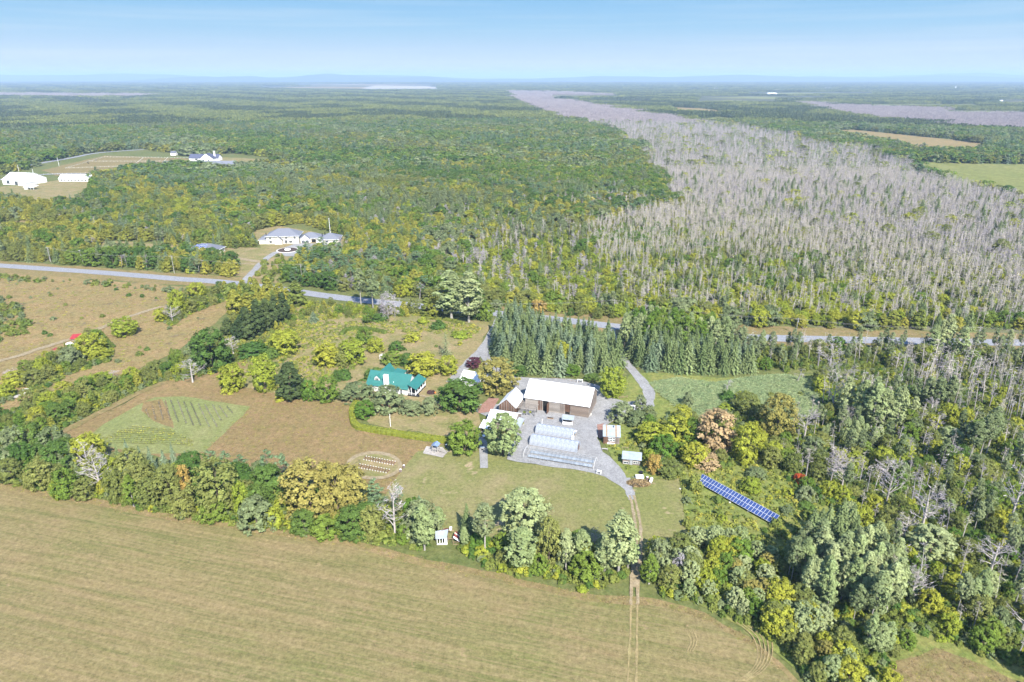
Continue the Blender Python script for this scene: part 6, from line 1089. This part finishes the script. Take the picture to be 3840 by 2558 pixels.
zone([(365, 738), (392, 705), (440, 678), (510, 660), (545, 670), (520, 692), (450, 718), (392, 752)], 4.2, {'mid': .3, 'yellow': .12, 'shrub': .25, 'dark': .15}, 'in the upper left hedgerow', {'*': (3, 6), 'shrub': (1.5, 3)})
zone([(0, 905), (70, 850), (150, 805), (235, 770), (262, 800), (255, 832), (160, 862), (90, 905), (0, 930), (-300, 1010), (-300, 960)], 4.0, {'mid': .25, 'yellow': .15, 'shrub': .3, 'round': .15, 'deadbig': .02}, 'in the lowest left field hedgerow', {'*': (3, 6.5), 'shrub': (1.5, 3), 'deadbig': (5, 7)})
zone([(-300, 1060), (0, 965), (55, 935), (200, 885), (333, 858), (430, 820), (500, 790), (535, 845), (450, 862), (367, 880), (240, 940), (110, 1006), (0, 1045), (-300, 1110)], 4.2, {'mid': .25, 'yellow': .11, 'shrub': .2, 'round': .12, 'cedar': .06, 'dark': .1, 'greencedar': .1, 'deadbig': .02}, 'in the long left hedgerow above the mown garden', {'*': (3.5, 7), 'shrub': (1.5, 3), 'deadbig': (5, 7)})
zone([(-350, 1000), (0, 1025), (120, 1030), (200, 1058), (300, 1075), (450, 1092), (600, 1100), (700, 1118), (860, 1150), (900, 1172), (992, 1222), (985, 1266), (800, 1240), (640, 1217), (450, 1193), (220, 1148), (0, 1108), (-350, 1085)], 4.0, {'mid': .27, 'round': .18, 'dark': .14, 'yellow': .08, 'shrub': .18, 'shrubyellow': .05, 'grey': .08}, 'in the front hedgerow left of the ruined shed', {'*': (5.5, 10.5), 'shrub': (2.2, 4.2), 'shrubyellow': (1.5, 3)})
zone([(1055, 1245), (1200, 1255), (1430, 1265), (1440, 1320), (1380, 1360), (1200, 1322), (1065, 1280)], 3.6, {'mid': .2, 'round': .2, 'shrub': .25, 'shrubyellow': .08, 'silver': .08}, 'in the front hedgerow right of the ruined shed', {'*': (3, 6), 'shrub': (1.2, 2.8), 'shrubyellow': (1, 2)})
zone([(545, 700), (600, 672), (700, 692), (800, 705), (1000, 712), (1130, 728), (1125, 742), (1000, 735), (900, 728), (760, 735), (690, 745), (600, 800), (540, 835), (515, 770)], 5.0, {'cedar': .18, 'mid': .16, 'shrub': .32, 'yellow': .08, 'greencedar': .10, 'round': .08}, 'on the slope above the upper lawn', {'*': (2.5, 5), 'shrub': (1, 2.5)}, pad=1)
zone([(515, 672), (600, 668), (680, 690), (690, 710), (640, 720), (560, 720)], 4.2, {'cedar': .5, 'greencedar': .3, 'shrub': .1}, 'by the road end above the dark conifer clump', (4, 9), pad=1)
zone([(-420, 552), (0, 594), (230, 610), (400, 622), (440, 600), (380, 588), (230, 588), (150, 570), (0, 566), (-420, 530)], 4.6, {'cedar': .55, 'greencedar': .2, 'yellow': .03, 'shrub': .15, 'bluespruce': .03}, 'in the young belt beyond the road at the left', (1.6, 3.2))
zone([(400, 585), (440, 600), (540, 612), (545, 640), (420, 625)], 6.5, {'cedar': .3, 'shrubyellow': .2, 'bluespruce': .12, 'shrub': .2}, 'on the neighbour\'s front lawn', (2, 5))
zone([(575, 640), (600, 610), (640, 590), (700, 600), (690, 650), (640, 655)], 6.0, {'yellow': .2, 'greencedar': .2, 'shrub': .3}, 'below the neighbour\'s circular bed', (2, 5))
zone([(-400, 610), (0, 634), (250, 652), (420, 664), (540, 676), (520, 690), (300, 664), (0, 645), (-400, 622)], 4.5, {'shrub': .3, 'shrubgrey': .3, 'mid': .08}, 'along the near side of the road at the left', (1.2, 3.2), pad=1)
zone(UPL, 9, {'shrub': .07, 'shrubgrey': .09, 'shrubdark': .05}, 'scattered over the russet meadow', (.8, 2))
zone([(0, 690), (60, 715), (70, 770), (0, 790), (-200, 780), (-200, 700)], 4, {'shrub': .5, 'shrubgrey': .2}, 'in the thicket at the left edge of the russet meadow', (1.5, 3.5))
zone([(640, 760), (760, 745), (1000, 745), (1100, 755), (1080, 790), (1000, 820), (900, 790), (760, 800), (680, 830)], 8, {'shrub': .22, 'shrubyellow': .12, 'shrubdark': .06}, 'on the rough upper lawn', (.6, 1.8))
zone([(560, 850), (640, 830), (720, 790), (800, 780), (830, 830), (800, 880), (700, 920), (600, 900)], 6, {'shrub': .3, 'shrubyellow': .15}, 'between the house and the long hedgerow', (1, 2.6))
zone([(1385, 960), (1440, 940), (1480, 945), (1500, 1000), (1430, 1000)], 6, {'shrub': .3, 'shrubdark': .2, 'shrubyellow': .1}, 'around the log cabin', (1, 2.4))
zone([(1565, 1060), (1700, 1080), (1800, 1060), (1880, 1160), (1950, 1230), (1900, 1290), (1780, 1290), (1640, 1230), (1580, 1240)], 5.0, {'shrub': .22, 'shrubgrey': .1, 'shrubdark': .08, 'shrubyellow': .1}, 'in the weedy clearing around the solar array', (1, 2.6))
zone([(1480, 900), (1560, 880), (1880, 870), (1900, 960), (1760, 960), (1640, 985), (1540, 960)], 9, {'shrub': .2, 'deadthin': .05, 'shrubgrey': .1}, 'in the reed bed', {'*': (1.5, 3), 'deadthin': (4, 7)})
zone([(1480, 975), (1560, 960), (1640, 980), (1700, 950), (1800, 980), (1780, 1040), (1700, 1080), (1560, 1060), (1540, 1100), (1470, 1060)], 4.6, {'round': .18, 'mid': .25, 'yellow': .2, 'shrub': .2}, 'in the copse between the sheds and the reed bed', {'*': (3.5, 6.5), 'shrub': (1.5, 3)})
# nothing may stand in a building, on the panels or in the play and bench areas
KEEP = [[(425, 560), (565, 560), (560, 604), (425, 598)], [(220, 555), (405, 562), (400, 590), (225, 584)], [(860+68*math.cos(q*.3), 1072+35*math.sin(q*.3)) for q in range(21)], [(835, 848), (960, 850), (985, 890), (965, 925), (840, 900)], [(1590, 1080), (1610, 1085), (1790, 1190), (1780, 1215), (1600, 1125)], [(995, 1205), (1055, 1205), (1058, 1262), (995, 1262)], [(1372, 970), (1435, 970), (1435, 1025), (1380, 1025)], [(1425, 1030), (1480, 1035), (1480, 1075), (1425, 1070)], [(1445, 1080), (1510, 1080), (1510, 1120), (1445, 1120)],
        [(35, 890), (75, 890), (75, 925), (35, 925)], [(125, 765), (200, 760), (200, 800), (125, 825)]]
def kept_out(X, Y):
    px, py = proj(X, Y); m = np.zeros(len(X), bool)
    for q in KEEP: m |= inpoly(px, py, q)
    return m
cx = np.array([c[2] for c in CAND]); cyy = np.array([c[3] for c in CAND]); ko = kept_out(cx, cyy); CAND = [c for c, k_ in zip(CAND, ko) if not k_]
# the wide forest beyond the road
FAR = {k: [] for k in ('leafy_tree', 'poplar_tree', 'spruce_tree', 'cedar_tree', 'pine_tree', 'dead_tree', 'shrub')}
KEYS = ['cedar', 'greencedar', 'spruce', 'bluespruce', 'round', 'mid', 'yellow', 'aspen', 'deadthin', 'deadcon', 'pine', 'dark', 'shrub', 'grey', 'deadpale']
HH = dict(cedar=(5.5, 9.5), greencedar=(5.5, 9.5), spruce=(8, 13), bluespruce=(7, 11), round=(7, 11), mid=(6, 10), yellow=(5.5, 9), aspen=(9, 13), deadthin=(7, 11), deadcon=(6, 10), pine=(9, 13), dark=(7, 11), shrub=(2, 4), grey=(7, 11), deadpale=(7.5, 12))
MIX = {  #        ced  gced spr  blu  rnd  mid  yel  asp  dthn dcon pine dark shrb grey dpal
 'cedarwood': [.44, .17, .07, .03, .05, .06, .04, .02, .01, .01, .04, .04, .00, .02, .00],
 'trans':     [.20, .07, .04, .01, .07, .13, .07, .07, .04, .05, .01, .02, .03, .04, .18],
 'mixed':     [.20, .10, .12, .05, .15, .12, .06, .05, .01, .01, .05, .06, .00, .04, .00],
 'deadmix':   [.02, .01, .03, .00, .03, .06, .10, .03, .10, .03, .00, .00, .16, .00, .43],
 'dead':      [.00, .00, .050, .00, .00, .01, .010, .00, .80, .04, .00, .00, .07, .00, .02],
 'row':       [.04, .10, .36, .10, .08, .08, .01, .05, .01, .01, .05, .08, .00, .03, .00]}
def patchnoise(X, Y, s, ph): return np.sin(X/s+ph)*np.cos(Y/s*1.3-ph*2)+.6*np.sin(X/s*2.3+Y/s*1.7+ph)+.4*np.cos(Y/s*3.1-X/s*2.2+ph*3)
def forest_ring(r0, r1, s, xw=.80, grow=1.0):
    X, Y = jitter(-r1*xw-60, r1*xw+60, r0*.70, r1, s); d = np.hypot(X, Y); m = (d >= r0) & (d < r1) & (np.abs(X) < Y*.80+60); X, Y = X[m], Y[m]
    px, py = proj(X, Y); m = inpoly(px, py, BACKLINE)
    for q in CLEAR: m &= ~inpoly(px, py, q)
    for q in FARCLEAR: m &= ~inpoly(px, py, q)
    m &= ~blocked(X, Y, 1.0); X, Y, px, py = X[m], Y[m], px[m], py[m]
    wx = 20*patchnoise(X, Y, 60, .3)*np.clip((py-190)/250, .05, 1.6); wy = 9*patchnoise(X, Y, 75, 2.2)*np.clip((py-190)/250, .02, 1.6); px, py = px+wx, py+wy
    z = np.full(len(X), 2); z[(py > 415+.02*px) & (px < 1120)] = 0; z[(px >= 980) & (px < 1600) & (py > 470)] = 1
    row = inpoly(px, py, TREEROW); z[row] = 5
    dm = inpoly(px, py, DEADMIX); z[dm] = 3; z[inpoly(px, py, DEADCORE)] = 4; z[inpoly(px, py, DEAD2)] = 4
    for q in DEADFAR: z[inpoly(px, py, q)] = 4
    names = list(MIX); key = np.zeros(len(X), int); u = RNG.uniform(0, 1, len(X))
    bias = np.stack([patchnoise(X, Y, 42+9*i, i*1.7) for i in range(len(KEYS))], 1)
    for zi, nm in enumerate(names):
        sel = z == zi
        if not sel.any(): continue
        w_ = np.array(MIX[nm])[None, :]*np.exp(bias[sel]*(1.6 if zi not in (4,) else .3))
        if zi == 3:
            w_[:, 14] *= np.clip(1.5-(py[sel]-560)/400, .9, 1.5); w_[:, 8] *= np.clip(1.5-(py[sel]-560)/400, .8, 1.5)
        cw = np.cumsum(w_/w_.sum(1, keepdims=True), 1); key[sel] = (u[sel][:, None] > cw).sum(1)
    return X, Y, np.clip(key, 0, len(KEYS)-1), z, grow
RINGS = [forest_ring(280, 560, 4.7, grow=1.08), forest_ring(560, 950, 5.5, grow=1.25), forest_ring(950, 1900, 7.2, grow=1.5)]
for X, Y, key, z, grow in RINGS:
    # dead stems stand closer together than leafy crowns
    for x, y, k, zz in zip(X, Y, key, z):
        k_ = KEYS[k]; lo, hi = HH[k_]; h = (lo+(hi-lo)*random.random())*grow**.5; h0, w0 = K[k_][0][2:]; wd = h*w0/h0*random.uniform(.9, 1.2)*grow*(1.25 if KIND[k_] == 'cedar_tree' else 1.05)
        if k_ in ('deadthin', 'deadpale'): wd = 3.2*random.uniform(.8, 1.2)*grow; h *= random.uniform(.8, 1.1)
        if zz == 3 and KIND[k_] != 'dead_tree': h *= .62 if k_ != 'aspen' else .9; wd *= .72
        if KIND[k_] == 'shrub': wd = h*1.6*grow
        ph = ['in the cedar woods beyond the road', 'in the thinning woods beyond the road', 'in the far mixed forest', 'in the dying swamp wood above the road', 'in the grey dead forest', 'in the conifer strip across the dead forest'][zz]
        noun = {'leafy_tree': 'leafy tree', 'poplar_tree': 'poplar', 'spruce_tree': 'spruce', 'cedar_tree': 'cedar', 'pine_tree': 'pine', 'dead_tree': 'dead tree', 'shrub': 'shrub'}[KIND[k_]]
        CAND.append((math.hypot(x, y), k_, x, y, h, wd, f'{LOOK[k_]} {noun} {ph}', f'{LOOK[k_]} {noun}s {ph}'))
xx_, yy_ = jitter(60, 700, 290, 900, 3.0)     # extra dead stems in the two dead zones
px, py = proj(xx_, yy_); m = (inpoly(px, py, DEADMIX) | inpoly(px, py, DEADCORE)) & ~blocked(xx_, yy_, 1) & (RNG.uniform(0, 1, len(px)) < np.where(py < 600, .5, .18))
for x, y in zip(xx_[m], yy_[m]):
    h = random.uniform(7, 12); CAND.append((math.hypot(x, y), 'deadpale', x, y, h, random.uniform(1.8, 2.8), 'slim beige dead tree in the dying swamp wood above the road', 'slim beige dead trees in the dying swamp wood above the road'))
MARKS = [(50, 420, 'behind the big white barn at the far left'), (180, 405, 'round the long white stable'), (450, 400, 'in front of the long grey stables'), (690, 480, 'in the middle of the cedar woods'), (30, 540, 'at the left edge, well above the road'), (150, 500, 'in the cedar woods on the left'), (310, 520, 'behind the pale sand lot'), (470, 540, 'behind the solar-panelled outbuilding'), (650, 505, 'right behind the estate house'), (790, 530, 'just right of the estate house'),
 (740, 600, 'between estate house and road'), (880, 560, 'above the gap in the road'), (900, 650, 'above the gap in the road, close to it'), (1050, 640, 'behind the tall poplar pair'), (1050, 540, 'in the woods well above the tall poplar pair'), (1200, 560, 'where the dead wood begins'), (1250, 660, 'beyond the road above the spruce grove'), (1400, 600, 'up the slope beyond the spruce grove'), (1430, 690, 'beyond the road where the winding drive meets it'), (1620, 690, 'beyond the road right of the drive mouth'), (1650, 600, 'in the dead wood above the reed bed'), (1820, 720, 'beyond the straight stretch of road'),
 (1850, 620, 'deep in the dead wood, right of centre'), (2080, 730, 'beyond the road near the big grey poplar'), (2100, 640, 'in the dead wood above the big grey poplar'), (2300, 740, 'beyond the road at the right edge'), (2300, 640, 'in the dead wood at the right edge'), (480, 620, 'on the bank across the road from the russet meadow'), (150, 590, 'across the road at the left edge'), (1500, 480, 'at the top of the green tongue between the dead woods')]
mk = np.array([(m_[0], m_[1]*2) for m_ in MARKS], float)
def retitle(c):
    d_, k, x, y, h, wd, label, group = c
    if y < 285 or 'beyond the road' not in label and 'forest' not in label and 'above the road' not in label and 'strip across' not in label: return c
    px, py = proj(np.array(x), np.array(y)); i = int(np.argmin((mk[:, 0]-px)**2+(mk[:, 1]-py*2)**2)); noun = {'leafy_tree': 'leafy tree', 'poplar_tree': 'poplar', 'spruce_tree': 'spruce', 'cedar_tree': 'cedar', 'pine_tree': 'pine', 'dead_tree': 'dead tree', 'shrub': 'shrub'}[KIND[k]]; hh = HH.get(k, (3, 9)); f = (h-hh[0])/(hh[1]-hh[0]); s = 'low' if f < .33 else 'tall' if f > .7 else 'medium-height'
    return (d_, k, x, y, h, wd, f'{s} {LOOK[k]} {noun} {MARKS[i][2]}', f'{s} {LOOK[k]} {noun}s {MARKS[i][2]}')
CAND = [c if c[0] > 700 else retitle(c) for c in CAND]
CAND.sort(key=lambda c: c[0])
print('candidates', len(CAND), round(time.time()-T0, 1))
for d_, k, x, y, h, wd, label, group in CAND:
    nm = KIND[k]; px1, py1 = proj(np.array(x), np.array(y)); inside = -20 < px1 < 2374 and py1 < 1640
    if nm == 'pine_tree' and d_ > 700: label, group = retitle((d_, k, x, y, h, wd, label, group))[6:]
    if TCOUNT.get(nm, 0) < 295 and inside and (nm != 'shrub' or True):
        plant(k, (x, y, 0), h, wd, label, group, parts=d_ < 250)
    else: FAR[nm].append((k, x, y, h, wd))
print('planted', TCOUNT, {k: len(v) for k, v in FAR.items()}, round(time.time()-T0, 1))

# ---- the rest of each kind as one instanced object
def scatter(name, protos, pts, label, group=None):
    """pts: rows (proto index, x, y, z, rotation, sx, sz); protos: meshes"""
    col = bpy.data.collections.new(name+'_parts')
    for i, me in enumerate(protos):
        o = bpy.data.objects.new('p%03d_' % i+name, me); col.objects.link(o)
    a = np.array(pts, np.float32).reshape(-1, 7); me = bpy.data.meshes.new(name); me.vertices.add(len(a)); me.vertices.foreach_set('co', a[:, 1:4].ravel())
    for nm, ty, arr, f in (('pick', 'INT', a[:, 0].astype(np.int32), 'value'), ('rot', 'FLOAT_VECTOR', np.stack([0*a[:, 4], 0*a[:, 4], a[:, 4]], 1).ravel(), 'vector'), ('siz', 'FLOAT_VECTOR', np.stack([a[:, 5], a[:, 5], a[:, 6]], 1).ravel(), 'vector')):
        me.attributes.new(nm, ty, 'POINT').data.foreach_set(f, arr)
    ob = link(name, me); ng = bpy.data.node_groups.new(name, 'GeometryNodeTree'); ng.interface.new_socket('Geometry', in_out='INPUT', socket_type='NodeSocketGeometry'); ng.interface.new_socket('Geometry', in_out='OUTPUT', socket_type='NodeSocketGeometry')
    gi = ng.nodes.new('NodeGroupInput'); go = ng.nodes.new('NodeGroupOutput'); ip = ng.nodes.new('GeometryNodeInstanceOnPoints'); ci = ng.nodes.new('GeometryNodeCollectionInfo'); ci.inputs[0].default_value = col; ci.inputs[1].default_value = True; ci.inputs[2].default_value = True
    def na(nm, ty):
        n = ng.nodes.new('GeometryNodeInputNamedAttribute'); n.data_type = ty; n.inputs[0].default_value = nm; return n.outputs[0]
    l = ng.links.new; ip.inputs['Pick Instance'].default_value = True
    l(gi.outputs[0], ip.inputs['Points']); l(ci.outputs[0], ip.inputs['Instance']); l(na('pick', 'INT'), ip.inputs['Instance Index']); l(na('rot', 'FLOAT_VECTOR'), ip.inputs['Rotation']); l(na('siz', 'FLOAT_VECTOR'), ip.inputs['Scale']); l(ip.outputs[0], go.inputs[0])
    md = ob.modifiers.new('fill', 'NODES'); md.node_group = ng; ob['kind'] = 'stuff'; ob['label'] = label
    return ob
# low-detail stand-ins for crowns that are a few pixels wide
LO = {}
def lo_leafy(h, wd, shape, mat, clumps, per, leaf, crad, h0): return crown(wd, h*h0, h, SH[shape], clumps, per, leaf, crad, .55, lobes=.08).mesh('far_crown', [M[mat]])
for key, sp in dict(round=('round', 'leaf', .08), dark=('round', 'darkleaf', .08), mid=('round', 'midleaf', .08), yellow=('round', 'yellowleaf', .08), grey=('round', 'greyleaf', .08), aspen=('poplar', 'greyleaf', .3), pine=('cone', 'pine', .05), cedar=('cedar', 'cedar', .02), greencedar=('cedar', 'cedargreen', .02), shrub=('shrub', 'shrubgreen', .02)).items():
    h0, w0 = K[key][0][2:]; LO[key] = [lo_leafy(h0, w0*(1.15 if key != 'pine' else .9), sp[0], sp[1], 36 if key != 'shrub' else 12, 16, .8 if key != 'shrub' else .55, w0*.13, sp[2]) for _ in range(3)]
for key, mt in dict(spruce='spruce', bluespruce='bluespruce').items():
    h0, w0 = K[key][0][2:]; LO[key] = [spruce_leaves(h0, w0, 12, 9, 3, 1.45).mesh('far_crown', [M[mt]]) for _ in range(3)]
for key in ('deadthin', 'deadcon', 'deadpale'):
    LO[key] = []
    for i in range(4):
        L_ = Leaves(); mb = MB(); mb.cur = 1; mb.tube([(0, 0, -.3), (random.uniform(-.4, .4), random.uniform(-.4, .4), 11)], [.17, .03], 3, False)
        c = np.stack([RNG.normal(0, .75, 46), RNG.normal(0, .75, 46), RNG.uniform(3.5, 11, 46)], 1); L_.quads(c, rdir(46)*np.array([1, 1, .3]), RNG.uniform(.08, .16, 46), np.clip(RNG.normal(.5, .2, 46), 0, 1), 0, aspect=11, up=np.array([.25, .1, .02])); LO[key].append(L_.mesh('far_dead', [M['twigbeige' if key == 'deadpale' else 'twig'], M['deadwhite']], mb))
NAMES = dict(leafy_tree=('leafy_woodland', 'leafy trees of the wide forest, too many to count'), poplar_tree=('poplar_woodland', 'slender poplars scattered through the forest'), spruce_tree=('spruce_forest', 'dark spruces scattered through the forest'), cedar_tree=('cedar_forest', 'dense yellow-green cedars of the wide forest'),
             pine_tree=('pine_forest', 'blue-green pines scattered through the forest'), dead_tree=('dead_forest', 'countless grey leafless trees of the drowned forest'), shrub=('shrub_thicket', 'low green shrubs filling the thickets'))
for nm, rows in FAR.items():
    if not rows: continue
    protos = []; ix = {}; pts = []
    for k, x, y, h, wd in rows:
        d_ = math.hypot(x, y); hi = d_ < 880; v = random.randrange(3); kk = (k, v, hi or k not in LO)
        if kk not in ix:
            ix[kk] = len(protos)
            protos.append(joined(k, v % len(K[k])) if kk[2] else LO[k][v % len(LO[k])])
        h0, w0 = K[k][0][2:]; pts.append((ix[kk], x, y, 0, random.uniform(0, 6.28), wd/w0, h/h0))
    scatter(NAMES[nm][0], protos, pts, NAMES[nm][1])
# far canopy: patches of small crowns out to the horizon
def patch(kind, size):
    L_ = Leaves(); n = 13
    for i in range(n):
        x, y = RNG.uniform(-size/2, size/2, 2); h = RNG.uniform(7, 12); con = kind == 'dark' and RNG.uniform() < .65 or kind == 'mix' and RNG.uniform() < .35; m = 26; r = RNG.uniform(1.6, 2.4) if con else RNG.uniform(2.4, 3.6)
        if kind == 'grey':
            c = np.stack([x+RNG.normal(0, 1.0, m), y+RNG.normal(0, 1.0, m), RNG.uniform(1, h, m)], 1); L_.quads(c, rdir(m)*np.array([1, 1, .3]), RNG.uniform(.3, .5, m), np.clip(RNG.normal(.5, .2, m), 0, 1), 0, aspect=6, up=np.array([.25, .1, .02])); continue
        z = RNG.uniform(.1, 1, m); d = rdir(m); rr = r*(1.05-z) if con else r*np.sqrt(np.maximum(.05, 1-(z*1.6-.6)**2)); c = np.stack([x+d[:, 0]*rr, y+d[:, 1]*rr, z*h], 1)
        L_.quads(c, d+np.array([0, 0, .6]), RNG.uniform(1.5, 2.4, m), np.clip(RNG.normal(.2 if con else .6, .12, m), 0, 1), 0)
    return L_.mesh('far_canopy', [M[{'mix': 'far', 'dark': 'fardark', 'grey': 'fargrey'}[kind]]])
PP = [patch('mix', 15) for _ in range(4)]+[patch('dark', 15) for _ in range(4)]+[patch('grey', 15) for _ in range(3)]
pts = []
for r0, r1, s in ((1900, 3600, 14), (3600, 7000, 26), (7000, 16000, 55)):
    X, Y, key, z, g_ = forest_ring(r0, r1, s); nz1 = patchnoise(X, Y, 160, 1.0); nz2 = patchnoise(X, Y, 420, 4.0)
    for x, y, zz, a, b in zip(X, Y, z, nz1, nz2):
        if r0 > 3000 and b > 1.25: continue
        t = 2 if zz == 4 else (1 if (a > .1 or zz == 5) else 0); f = s/14
        pts.append(((random.randrange(3)+8) if t == 2 else random.randrange(4)+4*t, x, y, 0, random.uniform(0, 6.28), 1.12*f, random.uniform(.8, 1.15)*(1+.12*(f-1))))
scatter('distant_forest', PP, pts, 'distant forest canopy stretching to the horizon'); print('far patches', len(pts), round(time.time()-T0, 1))

# ---- ground cover
def tuft(mat, n, spread, hgt, wid, lean=.5):
    L_ = Leaves(); c = np.stack([RNG.normal(0, spread, n), RNG.normal(0, spread, n), RNG.uniform(.15, .5, n)*hgt], 1)
    L_.quads(c, rdir(n)*np.array([1, 1, .35])+np.array([0, 0, .1]), wid*RNG.uniform(.7, 1.4, n), np.clip(RNG.normal(.5, .22, n), 0, 1), 0, aspect=hgt/wid*.8, up=np.array([.3, .1, .02])); return L_.mesh('tuft', [M[mat]])
def cover(name, poly, s, protos, size, label, mask=None, prob=1.0, hz_=(.7, 1.3)):
    pts = []
    for pl in poly:
        w_ = [D(*p) for p in pl]; X, Y = jitter(min(p.x for p in w_), max(p.x for p in w_), min(p.y for p in w_), max(p.y for p in w_), s); px, py = proj(X, Y)
        m = inpoly(px, py, pl) & ~blocked(X, Y, -.8) & (px > -250) & (px < 2600) & (RNG.uniform(0, 1, len(X)) < prob)
        X, Y = X[m], Y[m]; k = ~kept_out(X, Y); X, Y = X[k], Y[k]
        if mask is not None: k = mask(X, Y); X, Y = X[k], Y[k]
        for x, y in zip(X, Y): pts.append((random.randrange(len(protos)), x, y, 0, random.uniform(0, 6.28), size*random.uniform(.7, 1.35), size*random.uniform(*hz_)))
    print(name, len(pts)); return scatter(name, protos, pts, label)
HEDGES = [[(-350, 1000), (0, 1025), (120, 1030), (200, 1058), (300, 1075), (450, 1092), (600, 1100), (700, 1118), (860, 1150), (900, 1172), (992, 1222), (985, 1270), (800, 1245), (640, 1222), (450, 1198), (220, 1153), (0, 1112), (-350, 1090)],
          [(1055, 1245), (1200, 1255), (1430, 1265), (1440, 1325), (1380, 1368), (1200, 1330), (1060, 1284)],
          [(-300, 1060), (0, 965), (55, 935), (200, 885), (333, 858), (430, 820), (500, 790), (535, 850), (450, 868), (367, 885), (240, 945), (110, 1010), (0, 1050), (-300, 1110)],
          [(0, 905), (70, 850), (150, 805), (235, 770), (262, 800), (255, 832), (160, 862), (90, 905), (0, 930)], [(365, 738), (392, 705), (440, 678), (510, 660), (545, 670), (520, 692), (450, 718), (392, 752)],
          [(1480, 1310), (1500, 1262), (1600, 1245), (1760, 1290), (1960, 1200), (1850, 1150), (1770, 1060), (1790, 980), (1890, 960), (1880, 880), (2100, 830), (2354, 830), (2800, 840), (2800, 1700), (2400, 1700), (2354, 1540), (2230, 1500), (2090, 1450), (2050, 1540), (2030, 1640), (1900, 1640), (1840, 1535), (1760, 1465), (1640, 1408), (1520, 1370)],
          [(1640, 800), (2354, 808), (2800, 815), (2800, 860), (2354, 850), (1900, 850), (1700, 845)], [(1480, 975), (1560, 960), (1640, 980), (1700, 950), (1800, 980), (1780, 1040), (1700, 1080), (1560, 1060), (1540, 1100), (1470, 1060)]]
ug = [K['shrub'][i][0] for i in range(4)]+[K['shrubdark'][0][0], K['shrubyellow'][0][0], K['shrubgrey'][0][0]]
cover('undergrowth', HEDGES, 1.7, ug, .7, 'tangled green undergrowth below the trees', prob=.9)
wy_ = [K['shrubyellow'][i][0] for i in range(3)]+[K['shrub'][i][0] for i in range(2)]
cover('undergrowth', [[(1120, 655), (1290, 690), (1640, 730), (1900, 750), (2354, 758), (2800, 770), (2800, 640), (2354, 560), (1900, 480), (1560, 440), (1150, 560), (1040, 600)]], 4.0, wy_, 1.0, 'green brush between the dead stems of the swamp', prob=.6)
wd_ = [crown(2.2, .0, .9, SH['shrub'], 14, 14, .26, .3, .4).mesh('weed', [M['weed']]) for _ in range(3)]+[crown(2.0, .0, .7, SH['shrub'], 12, 14, .24, .3, .4).mesh('weed', [M['shrubgreen']]) for _ in range(2)]
cover('weeds', [[(1565, 1060), (1700, 1080), (1800, 1060), (1880, 1160), (1950, 1230), (1900, 1300), (1780, 1300), (1640, 1240), (1578, 1250)], [(1440, 1000), (1500, 985), (1560, 1060), (1560, 1100), (1500, 1085), (1445, 1085), (1400, 1030)], [(545, 700), (700, 692), (1000, 712), (1120, 732), (900, 728), (760, 735), (640, 790), (600, 830), (530, 850), (515, 770)], [(640, 760), (760, 740), (1000, 740), (1110, 750), (1095, 770), (960, 765), (820, 770), (720, 800), (600, 860), (590, 820)], [(600, 860), (700, 820), (790, 800), (800, 850), (720, 890), (620, 900)]], 1.6, wd_, .8, 'tall yellow-green weeds and goldenrod', prob=.75)
rd_ = [tuft('reed', 60, .5, 1.9, .09) for _ in range(3)]
cover('reeds', [[(1490, 885), (1560, 872), (1640, 884), (1700, 874), (1800, 864), (1885, 884), (1885, 948), (1800, 966), (1700, 938), (1640, 972), (1570, 948)]], .95, rd_, 1.0, 'pale green bed of reeds')
tf_ = [tuft('drygrass', 26, .35, .55, .07) for _ in range(3)]+[tuft('weed', 22, .3, .5, .08)]
cover('dry_grass', [[(585, 925), (700, 915), (800, 930), (815, 985), (1000, 1018), (960, 1040), (925, 1080), (900, 1130), (640, 1085), (450, 1045), (575, 935)]], 1.15, tf_, .8, 'uncut tawny grass of the brown meadow', prob=.6)
cover('dry_grass', [[(0, 640), (250, 655), (520, 690), (500, 720), (430, 790), (300, 860), (150, 930), (0, 980), (-200, 1000), (-200, 640)]], 2.6, tf_, 1.5, 'russet clumps of grass and weeds of the upland meadow', prob=.6)
cover('dry_grass', [[(x, y-15) for x, y in FIELD[2:15]]+[(x, y+3) for x, y in reversed(FIELD[2:15])], [(2060, 1520), (2150, 1490), (2260, 1530), (2400, 1600), (2400, 1700), (2080, 1700)]], .9, tf_, .9, 'rough dry grass along the field edge', prob=.7)
print('SCRIPT', round(time.time()-T0, 1))
